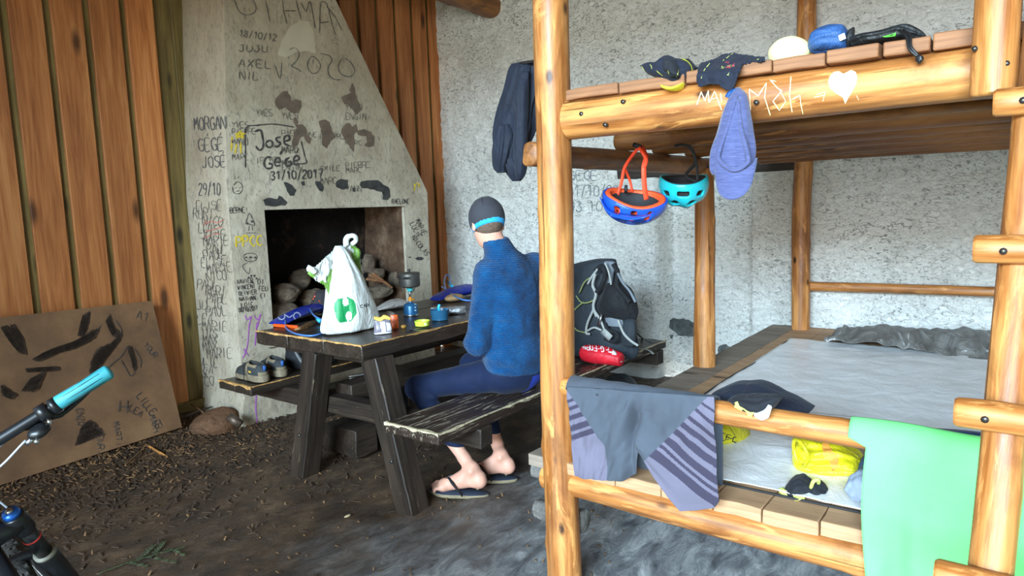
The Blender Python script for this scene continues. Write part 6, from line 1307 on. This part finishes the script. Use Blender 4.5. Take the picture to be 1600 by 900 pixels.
# ================================================================= BACKPACK AND RED POUCH ON THE BENCH
M_['packdark'] = cloth('dark_slate_pack_fabric', (44, 50, 56), 260, .7, .12, .6, 9); M_['packgrey'] = cloth('steel_grey_pack_panel', (112, 120, 128), 260, .8, .08, .3, 9); M_['packblk'] = cloth('black_pack_fabric', (26, 27, 30), 260, .75, .12, .6, 12)
M_['lightweb'] = plain('light_grey_webbing', (150, 152, 148), .7, .06, 60, .2, 300); M_['limecord'] = plain('olive_green_cord', (130, 138, 88), .7, .05, 60, 0)
bz = .4505; Bx = 3.75
bp = thing('backpack', 'dark slate hiking backpack with grey straps standing on the far end of the near bench', 'backpack', (3.75, 2.10, bz))
def brow(y, x0, x1, X, d): a, b = onx(x0, y, X), onx(x1, y, X); return ((a+b)/2, Vector((0, (b.y-a.y)/2, 0)), Vector((d, 0, 0)))
secs = [brow(y, a, b, X, d) for y, a, b, X, d in ((566, 880, 985, Bx, .08), (560, 872, 994, Bx, .115), (530, 868, 996, Bx, .125), (490, 866, 985, Bx, .125), (455, 866, 975, Bx, .120), (430, 872, 968, Bx, .10), (415, 892, 964, Bx, .075), (406, 925, 962, Bx, .04), (404, 938, 958, Bx, .012))]
secs[0][0].z = bz+.004; secs[1][0].z = bz+.02
ob('pack_body', loft(secs, 80, .035, 6, 90), M_['packdark'], bp)
def bpt(x, y, d=.14): return onx(x, y, Bx-d)
secs = [brow(y, a, b, Bx-.10, d) for y, a, b, d in ((500, 948, 990, .02), (495, 938, 994, .05), (480, 935, 995, .075), (465, 940, 990, .075), (450, 945, 984, .06), (442, 950, 975, .03))]
ob('hip_wing', loft(secs, 50, .07, 5, 91), M_['packblk'], bp)
ob('back_panel', loft([brow(y, a, b, Bx-.095, d) for y, a, b, d in ((452, 940, 955, .02), (430, 942, 958, .022), (412, 944, 962, .02), (408, 946, 958, .01))], 40, .02, 5, 92), M_['packgrey'], bp)
ob('back_panel', loft([brow(y, a, b, Bx-.13, d) for y, a, b, d in ((510, 948, 975, .015), (495, 945, 972, .02), (486, 942, 965, .015))], 40, .03, 5, 93), M_['packgrey'], bp)
ob('side_pocket', loft([brow(y, a, b, Bx-.12, d) for y, a, b, d in ((540, 972, 990, .02), (525, 972, 994, .035), (505, 974, 994, .03), (498, 978, 990, .015))], 40, .05, 5, 94), M_['packdark'], bp)
for nm, pts, w_, mt in (('shoulder_strap', [(930, 424), (940, 416), (946, 428), (940, 446), (932, 458)], .030, 'packblk'), ('shoulder_strap', [(958, 412), (965, 425), (964, 445), (972, 458), (984, 472)], .028, 'packblk'), ('webbing', [(930, 428), (926, 445), (931, 460), (927, 478), (932, 495)], .016, 'lightweb'), ('webbing', [(934, 420), (925, 432), (918, 444)], .012, 'lightweb'),
  ('webbing', [(928, 482), (918, 505), (916, 520), (922, 522)], .014, 'lightweb'), ('webbing', [(926, 482), (938, 500), (948, 524)], .014, 'lightweb'), ('webbing', [(916, 518), (928, 512), (940, 516)], .012, 'lightweb'), ('webbing', [(962, 420), (972, 440), (984, 455), (993, 472)], .014, 'packgrey'), ('webbing', [(945, 410), (951, 425), (955, 445)], .010, 'lightweb'), ('webbing', [(966, 500), (974, 520), (985, 532), (997, 540)], .014, 'lightweb'),
  ('hip_belt', [(945, 505), (950, 515), (962, 520), (966, 528), (958, 534), (944, 528)], .022, 'packblk')):
    ob(nm, strap([bpt(a, b, .16) for a, b in pts], w_, up=(-.8, -.6, 0), t=.004), M_[mt], bp)
for pts in ([(905, 458), (914, 440), (930, 430)], [(900, 462), (908, 472), (918, 473), (930, 468)], [(896, 486), (904, 478), (912, 472)], [(892, 500), (900, 515), (915, 520)]): ob('cord', tube(spline([bpt(a, b, .15) for a, b in pts], 6), .005, 6), M_['limecord'], bp)
ob('buckle', box(-.012, .0, -.02, .02, -.035, .035), M_['lightweb'], bp, M=Matrix.Translation(bpt(949, 522, .16)) @ Matrix.Rotation(-.9, 4, 'X')); ob('buckle', box(-.008, .0, -.008, .008, -.04, .04), M_['steel'], bp, M=Matrix.Translation(bpt(938, 500, .17)) @ Matrix.Rotation(.3, 4, 'X'))
ob('bottle_sleeve', loft([brow(y, a, b, Bx-.06, .03) for y, a, b in ((495, 882, 892), (480, 880, 894), (466, 882, 892))], 24, .02, 4, 95), M_['sleeping'], bp); ob('label_patch', loft([brow(y, a, b, Bx-.08, .03) for y, a, b in ((458, 884, 896), (450, 882, 898), (445, 886, 894))], 24, .02, 4, 96), M_['packgrey'], bp)
M_['red'] = plain('red_nylon', (206, 28, 44), .5, .08, 14, .5, 30, .01); M_['wprint'] = plain('white_print', (236, 234, 236), .6, .02, 20, 0)
rp = thing('red_pouch', 'red roll-top pouch with white lettering lying in front of the backpack', 'pouch', onz(938, 552, bz))
ra, rb_ = onz(907, 560, bz), onz(969, 566, bz); ra = onx(907, 536, 3.52); rb_ = onx(969, 548, 3.52); ra.z = bz+.062; rb_.z = bz+.058; u = rb_-ra; ra.x += .02
V, F = loft([(ra+u*t+Vector((0, 0, zz)), Vector((0, 0, r)), Vector((r*1.05, 0, 0))) for t, r, zz in ((-.02, .020, 0), (.04, .046, 0), (.3, .056, 0), (.6, .054, 0), (.82, .046, -.006), (.97, .040, -.010), (1.0, .030, -.010))], 50, .025, 5, 97)
ro_ = ob('pouch_body', (V, F), M_['red'], rp); S_r = surf([ro_], .0015)
G = writing('MROF-G', 0, 0, 1)[:0]
def upside(s, x, y, h, w, ang): # lettering seen upside down, as the pouch lies
    out = writing(s, 0, 0, h, 0, w, jit=.05, sp=1.25); r = []
    for st_ in out: r.append([(x-a*math.cos(ang)+b*math.sin(ang)*0-b*math.sin(ang), y-b*math.cos(ang)*1-a*math.sin(ang)) for a, b in st_])
    return r
ob('lettering', ribbons(upside('G-FORM', 943, 542, 8.5, 4.6, .14), S_r, 1.5, smooth=False), M_['wprint'], rp)
ob('emblem', ribbons([[(946, 541), (957, 542), (958, 551), (950, 550)], [(947, 547), (951, 547), (951, 543)]], S_r, 2.0, smooth=False), M_['wprint'], rp); ob('white_patch', patch([[(958, 541), (965, 542), (963, 555), (956, 554)]], S_r), M_['wprint'], rp)
wa = onz(972, 548, bz+.012); ob('strap', strap([rb_+Vector((0, 0, -.02)), onz(985, 548, bz+.012), onz(1002, 545, bz+.006), onz(1014, 547, bz+.006), onz(1021, 553, bz-.01)], .018, up=(0, 0, 1), t=.003), M_['lightweb'], rp)
ob('loose_strap', strap([bpt(995, 520, -.02), onz(1003, 528, bz+.01), onz(1012, 532, bz+.005), onz(1020, 534, bz+.004)], .014, up=(0, 0, 1), t=.003), M_['packgrey'], bp)
tag(ob('dark_sack', loft([(Vector((4.0, 2.16, floor_z(4.0, 2.16)+z_)), Vector((.22*s, 0, 0)), Vector((0, .13*s, 0))) for z_, s in ((.01, .9), (.04, 1.0), (.16, 1.0), (.26, .8), (.32, .4))], 50, .06, 6, 99), M_['sackblack']), 'dark sack on the ground under the far end of the near bench', 'sack')
# ================================================================= BICYCLE (only bar end and fork are in view)
M_['bikeblack'] = plain('satin_black_metal', (30, 31, 34), .35, .1, 20, .05, metal=.4); M_['grip'] = plain('turquoise_rubber_grip', (40, 124, 134), .6, .05, 30, .1); M_['tyre'] = plain('dusty_black_tyre', (44, 42, 40), .9, .25, 40, .8, 70, .006)
M_['redring'] = plain('red_ring', (190, 40, 34), .5, .05, 20, 0); M_['bluecap'] = plain('blue_anodised_cap', (40, 104, 200), .3, .05, 20, 0, metal=.5); M_['greyseal'] = plain('grey_seal', (112, 112, 104), .6, .05, 20, 0); M_['rotor'] = plain('bright_alloy', (200, 204, 210), .2, .05, 30, 0, metal=1)
f_ = Vector((0, 1, 0)); r_ = Vector((1, 0, 0)); st_ = Vector((0, -math.sin(.38), math.cos(.38))); Z = Vector((0, 0, 1))
ctr = Vector((0, 0, .895)); axle = Vector((0, 0, .368))+f_*.0; ctr = axle+st_*.515; ctr.x = 0; capR = ctr+r_*.068
bcn = ctr+st_*.168+f_*.05; gend = bcn+r_*.378+Vector((0, -.05, .035))
LEAN, AZ = .415, 1.35
bi = thing('mountain_bike', 'black mountain bike with turquoise grips at the left edge', 'bicycle', (0, 0, 0)); W[bi] = Matrix()
whl = ob('tyre', (lambda: (lambda V, F: (V, F))(*tube([axle+(f_*math.cos(2*PI*k/72)+Z*math.sin(2*PI*k/72))*.338 for k in range(73)], .029, 20, False)))(), M_['tyre'], bi)
# tyre knobs as one tread mesh belonging to the tyre
kV = []; kF = []
for k in range(84):
    a = 2*PI*k/84; d = f_*math.cos(a)+Z*math.sin(a); tg = -f_*math.sin(a)+Z*math.cos(a)
    for s in ((-.017, -.006, .006, .017) if k % 2 else (-.022, 0., .022)):
        c = axle+d*(.335+.0285*math.sqrt(max(.2, 1-(s/.030)**2)))+r_*s; n0 = len(kV)
        for q in [(x, y, z) for x in (-.0035, .0035) for y in (-.005, .005) for z in (-.002, .005)]: kV.append(tuple(c+r_*q[0]+tg*q[1]+d*q[2]))
        kF += [tuple(n0+i for i in f) for f in [(0, 1, 3, 2), (4, 6, 7, 5), (0, 4, 5, 1), (2, 3, 7, 6), (0, 2, 6, 4), (1, 5, 7, 3)]]
ob('tread', (kV, kF), M_['tyre'], whl, smooth=False)
ob('rim', tube([axle+(f_*math.cos(2*PI*k/60)+Z*math.sin(2*PI*k/60))*.302 for k in range(61)], .012, 10, False), M_['bikeblack'], bi); ob('hub', tube([axle-r_*.05, axle+r_*.05], .022, 16), M_['bikeblack'], bi)
for k in range(16):
    a = 2*PI*k/16; d = f_*math.cos(a)+Z*math.sin(a); ob('spoke', tube([axle+r_*(.03 if k % 2 else -.03), axle+d*.30], .0011, 5), M_['steel'], bi)
fk = thing.__call__ if False else None
for s in (1, -1):
    t0 = ctr+r_*.068*s; d = (axle+r_*.058*s-t0).normalized(); Ln = (axle+r_*.058*s-t0).length
    ob('fork_leg', tube([t0, t0+d*.004, t0+d*.055, t0+d*.062], [.020, .023, .0235, .019], 24), M_['bikeblack'], bi); ob('stanchion', tube([t0+d*.05, t0+d*.17], .0178, 24), M_['bikeblack'], bi)
    lo_ = ob('fork_lower', tube([t0+d*.155, t0+d*.16, t0+d*.19, t0+d*(Ln-.05), t0+d*Ln], [.021, .0245, .0245, .019, .016], 24), M_['bikeblack'], bi)
    ob('wiper_seal', tube([t0+d*.150, t0+d*.158], .0245, 24), M_['greyseal'], lo_); ob('travel_ring', tube([t0+d*.088, t0+d*.092], .0192, 24), M_['redring'], bi)
    if s == 1:
        cp = ob('adjuster_cap', tube([t0-d*.012, t0], [.016, .019], 24), M_['bluecap'], bi); ob('cap_knob', tube([t0-d*.018, t0-d*.010], [.007, .009], 12), M_['steel'], cp)
ob('fork_crown', tube([ctr+r_*.072-st_*.03, ctr-st_*.022, ctr-r_*.072-st_*.03], [.024, .028, .024], 20), M_['bikeblack'], bi); ob('fork_arch', tube(spline([ctr+r_*.060-st_*.19+f_*.02, ctr+r_*.045-st_*.155+f_*.035, ctr-st_*.14+f_*.04, ctr-r_*.045-st_*.155+f_*.035, ctr-r_*.060-st_*.19+f_*.02], 6), .013, 12), M_['bikeblack'], bi)
ob('head_tube', tube([ctr-st_*.01, ctr+st_*.13], .026, 20), M_['bikeblack'], bi); ob('stem', tube([ctr+st_*.17, bcn], .019, 16), M_['bikeblack'], bi); ob('steerer_spacer', tube([ctr+st_*.12, ctr+st_*.19], .020, 20), M_['bikeblack'], bi)
sadd = ctr-f_*.62+Z*.16; bb_ = axle-f_*.68; bb_.z = .33; ra_ = axle-f_*1.10
for a, b, q in ((ctr+st_*.11, sadd-Z*.12, .018), (ctr+st_*.0, bb_, .022), (sadd-Z*.12, bb_, .017), (bb_, ra_, .011), (sadd-Z*.14, ra_, .010)): ob('frame_tube', tube([a, b], q, 16), M_['bikeblack'], bi)
ob('seat_post', tube([sadd-Z*.14, sadd], .014, 14), M_['steel'], bi); ob('saddle', loft([(sadd+f_*t+Z*.02, r_*w_, Z*.018) for t, w_ in ((-.13, .03), (-.11, .07), (-.02, .05), (.06, .025), (.13, .018), (.14, .008))], 30, 0, 3, 1), M_['bikeblack'], bi)
rt = ob('tyre', tube([ra_+(f_*math.cos(2*PI*k/72)+Z*math.sin(2*PI*k/72))*.338 for k in range(73)], .029, 20, False), M_['tyre'], bi)
ob('rim', tube([ra_+(f_*math.cos(2*PI*k/60)+Z*math.sin(2*PI*k/60))*.302 for k in range(61)], .012, 10, False), M_['bikeblack'], bi); ob('crank', tube([bb_+r_*.06, bb_+r_*.06-Z*.17], .010, 10), M_['bikeblack'], bi)
lend = bcn*2-gend; lend.z = gend.z; mid1 = bcn.lerp(gend, .30); mid1.z = bcn.z+.012; mid2 = bcn.lerp(lend, .30); mid2.z = bcn.z+.012
path = [gend, gend.lerp(mid1, .5), mid1, bcn, mid2, lend.lerp(mid2, .5), lend]
ob('handlebar', tube(spline(path, 8), .0125, 16), M_['bikeblack'], bi)
for e, m in ((gend, gend.lerp(mid1, .5)), (lend, lend.lerp(mid2, .5))):
    d = (m-e).normalized(); gr = ob('grip', tube([e-d*.004, e, e+d*.004, e+d*.06, e+d*.118, e+d*.122], [.010, .016, .0175, .0160, .0172, .015], 24), M_['grip'], bi)
    for k in range(9): 
        a0 = 2*PI*k/9; x_, y_ = frame(d); off_ = (x_*math.cos(a0)+y_*math.sin(a0)); ob('groove', tube([e+d*.018+off_*.0166, e+d*.105+off_*.0161], .0008, 5), M_['bikeblack'], gr)
    ob('lock_ring', tube([e+d*.120, e+d*.134], .0185, 24), M_['bikeblack'], bi)
    cl = ob('brake_clamp', tube([e+d*.140, e+d*.162], .0195, 20), M_['bikeblack'], bi); dn = (Vector((-.1, -.25, -1))).normalized(); fw = f_
    bo_ = e+d*.152+fw*.028+dn*.012
    ob('master_cylinder', tube([bo_-d*.035, bo_, bo_+d*.045], [.011, .015, .010], 14), M_['bikeblack'], bi)
    ob('brake_lever', tube(spline([bo_+dn*.012-d*.01, bo_+dn*.022-d*.035+fw*.012, bo_-d*.075+fw*.020+dn*.018, bo_-d*.105+fw*.026+dn*.012], 6), [.008]*6+[.006]*13, 10), M_['bikeblack'], bi)
    ob('clamp_bolt', tube([e+d*.150+dn*.018, e+d*.150+dn*.030], .005, 10), M_['steel'], cl)
    sh_ = e+d*.175+dn*.030
    ob('shifter', blob(sh_, (.024, .020, .016), 3, .15, 1.5, 3), M_['bikeblack'], bi); ob('shift_bolt', tube([sh_+dn*.010+Vector((-.008, -.010, 0)), sh_+dn*.014+Vector((-.016, -.018, 0))], .005, 10), M_['steel'], bi); ob('cable_end', tube([sh_+d*.015+dn*.006, sh_+d*.034+dn*.008], .0055, 10), M_['rotor'], bi)
    ob('lever_highlight', box(-.010, .010, -.003, .003, -.004, .004), M_['rotor'], bi, M=Matrix.Translation(bo_+dn*.010-d*.028) @ Matrix.Rotation(math.atan2(d.y, d.x), 4, 'Z'))  # bright box put in as the highlight on the lever
M_['hosew'] = plain('grey_cable_housing', (150, 156, 168), .3, .05, 20, 0)
d = (gend.lerp(mid1, .5)-gend).normalized(); sh_ = gend+d*.175+Vector((-.003, -.008, -.03))
ob('brake_hose', tube(spline([gend+d*.20+f_*.03+Vector((0, 0, -.012)), gend+d*.28+f_*.05+Vector((0, 0, -.03)), gend+d*.36+f_*.06+Vector((0, 0, -.06)), ctr+r_*.05+f_*.08+Z*.05, ctr+r_*.075-st_*.12+f_*.03, axle+r_*.08+Z*.1], 10), .0026, 8), M_['hosew'], bi)
ob('gear_cable', tube(spline([sh_+d*.03, sh_+d*.11+Vector((0, 0, -.02)), sh_+d*.20+f_*.02+Vector((0, 0, -.012)), ctr+st_*.05+r_*.04, ctr-f_*.2+Z*.02], 10), .0024, 8), M_['hosew'], bi)
ob('brake_disc', tube([axle-r_*.045, axle-r_*.047], .08, 36), M_['rotor'], bi)

_rot = Matrix.Rotation(AZ-PI/2, 4, 'Z') @ Matrix.Rotation(-LEAN, 4, 'Y'); _T = Matrix.Translation((.797, 1.909, -.03)) @ _rot
bi.matrix_basis = _T; W[bi] = _T

# ================================================================= LITTER ON THE GROUND
M_['chip'] = plain('wood_chip', (108, 80, 52), .9, .35, 4, .2, 60); M_['chipdk'] = plain('dark_bark_chip', (62, 46, 34), .95, .3, 4, .3, 60)
def litter(name, n, fn, mat, label, seed, L0=.012, L1=.05):
    r = random.Random(seed); V = []; F = []
    for k in range(n):
        x, y = fn(r); a = r.uniform(0, PI); l_ = r.uniform(L0, L1)*r.uniform(.5, 1); w_ = r.uniform(.0018, .006); z = float(floor_z(x, y))+.0015; c_, s_ = math.cos(a), math.sin(a); t1, t2 = r.uniform(-.003, .012), r.uniform(-.002, .006); n0 = len(V)
        for i, (p, q, hh) in enumerate(((-1, -1, 0), (1, -.6, t1), (1, .7, t1+.001), (-1, 1, .001), (-.9, -.7, .004), (.9, -.4, t1+.004), (.9, .5, t1+.004), (-.9, .7, .004))): V.append((x+c_*p*l_/2-s_*q*w_, y+s_*p*l_/2+c_*q*w_, z+hh+.002))
        F += [tuple(n0+i for i in f) for f in [(0, 1, 5, 4), (1, 2, 6, 5), (2, 3, 7, 6), (3, 0, 4, 7), (4, 5, 6, 7), (3, 2, 1, 0)]]
    o = ob(name, (V, F), mat, smooth=False); tag(o, label, 'wood chips'); o['kind'] = 'stuff'
litter('wood_chips', 1500, lambda r: (r.uniform(.6, 2.6), 4.62-abs(r.gauss(0, .42))), M_['chip'], 'pale wood chips and splinters strewn on the earth below the leaning board', 3)
litter('bark_litter', 3000, lambda r: (r.uniform(.4, 3.0), 4.6-abs(r.gauss(0, .7))), M_['chipdk'], 'dark bark crumbs scattered over the earth near the cladding wall', 4, .01, .06)
litter('straw_bits', 260, lambda r: (r.uniform(.9, 3.0), r.uniform(1.2, 3.9)), M_['chip'], 'sparse pale straw bits on the trodden earth and rock floor', 5, .006, .022)
M_['bark'] = plain('orange_bark_piece', (170, 116, 58), .85, .25, 30, .5, 60, .006)
a, b = onz(222, 694, .02), onz(262, 714, .0); tag(ob('bark_piece', loft([(a, Vector((.0, .012, 0)), Vector((0, 0, .006))), (a.lerp(b, .3), Vector((.006, .032, 0)), Vector((0, 0, .014))), (a.lerp(b, .7), Vector((.004, .026, 0)), Vector((0, 0, .012))), (b, Vector((0, .008, 0)), Vector((0, 0, .004)))], 24, .15, 4, 3), M_['bark']), 'orange brown piece of bark on the chip-strewn ground', 'bark')
a, b = onz(197, 730, .01), onz(222, 708, .01); tag(log('twig', a+Z*.012, b+Z*.016, .006, .004, M_['chip'], seed=5, n=8), 'thin pale twig beside the orange brown bark piece', 'twig')
for i, (p, q, lab) in enumerate((((300, 636), (322, 652), 'forked twig leaning at the chimney foot above the reddish stone'), ((290, 655), (330, 640), 'dark twig lying by the sill behind the reddish stone'))):
    a, b = onz(*p, .08), onz(*q, .06); tag(log('twig', a+Z*.02, b+Z*.02, .008, .005, M_['chip'] if i == 0 else M_['chipdk'], seed=6+i, n=8), lab, 'twig')
p = onz(543, 805, -.05); tag(ob('wood_chip', blob((p.x, p.y, float(floor_z(p.x, p.y))+.006), (.020, .010, .005), 3, .2, 1, 2), M_['labelwhite'] if False else plain('pale_chip', (196, 178, 140), .8, .1, 30, .2)), 'single pale wood chip on the bare earth in front of the table legs', 'wood chip')
# fir sprig
M_['needle'] = plain('dark_green_needles', (50, 64, 34), .8, .25, 40, .1); fs = thing('fir_sprig', 'green fir sprig lying on the dark earth at the lower left', 'sprig', onz(240, 865, -.05))
V = []; F = []; r = random.Random(9)
base = [onz(150, 893, -.04), onz(190, 880, -.04), onz(225, 868, -.04), onz(262, 858, -.04), onz(285, 866, -.04)]
def gz_(p): return Vector((p.x, p.y, float(floor_z(p.x, p.y))+.012))
stems = [[gz_(p) for p in base]]+[[gz_(a), gz_(b)] for a, b in ((onz(215, 872, -.04), onz(240, 850, -.04)), (onz(240, 862, -.04), onz(256, 845, -.04)), (onz(230, 868, -.04), onz(272, 878, -.04)), (onz(250, 862, -.04), onz(286, 852, -.04)), (onz(200, 878, -.04), onz(228, 884, -.04)))]
for s in stems:
    sp__ = spline(s, 10) if len(s) > 2 else [s[0].lerp(s[1], i/12) for i in range(13)]
    ob('stem', tube(sp__, .0025, 6), M_['chipdk'], fs); V = []; F = []
    for k in range(len(sp__)-1):
        d = (sp__[k+1]-sp__[k]).normalized(); sd = d.cross(Z).normalized()
        for j in range(7):
            q = sp__[k].lerp(sp__[k+1], r.random()); e = q+(d*.6+sd*r.choice((-1, 1))*r.uniform(.6, 1.2)+Z*r.uniform(-.1, .7)).normalized()*r.uniform(.012, .022); w_ = d*.0012; n0 = len(V); V += [tuple(q-w_), tuple(q+w_), tuple(e), tuple(q+Z*.0015)]; F += [(n0, n0+1, n0+2), (n0+1, n0+3, n0+2), (n0+3, n0, n0+2)]
    o = ob('needles', (V, F), M_['needle'], fs, smooth=False); o['kind'] = 'stuff'
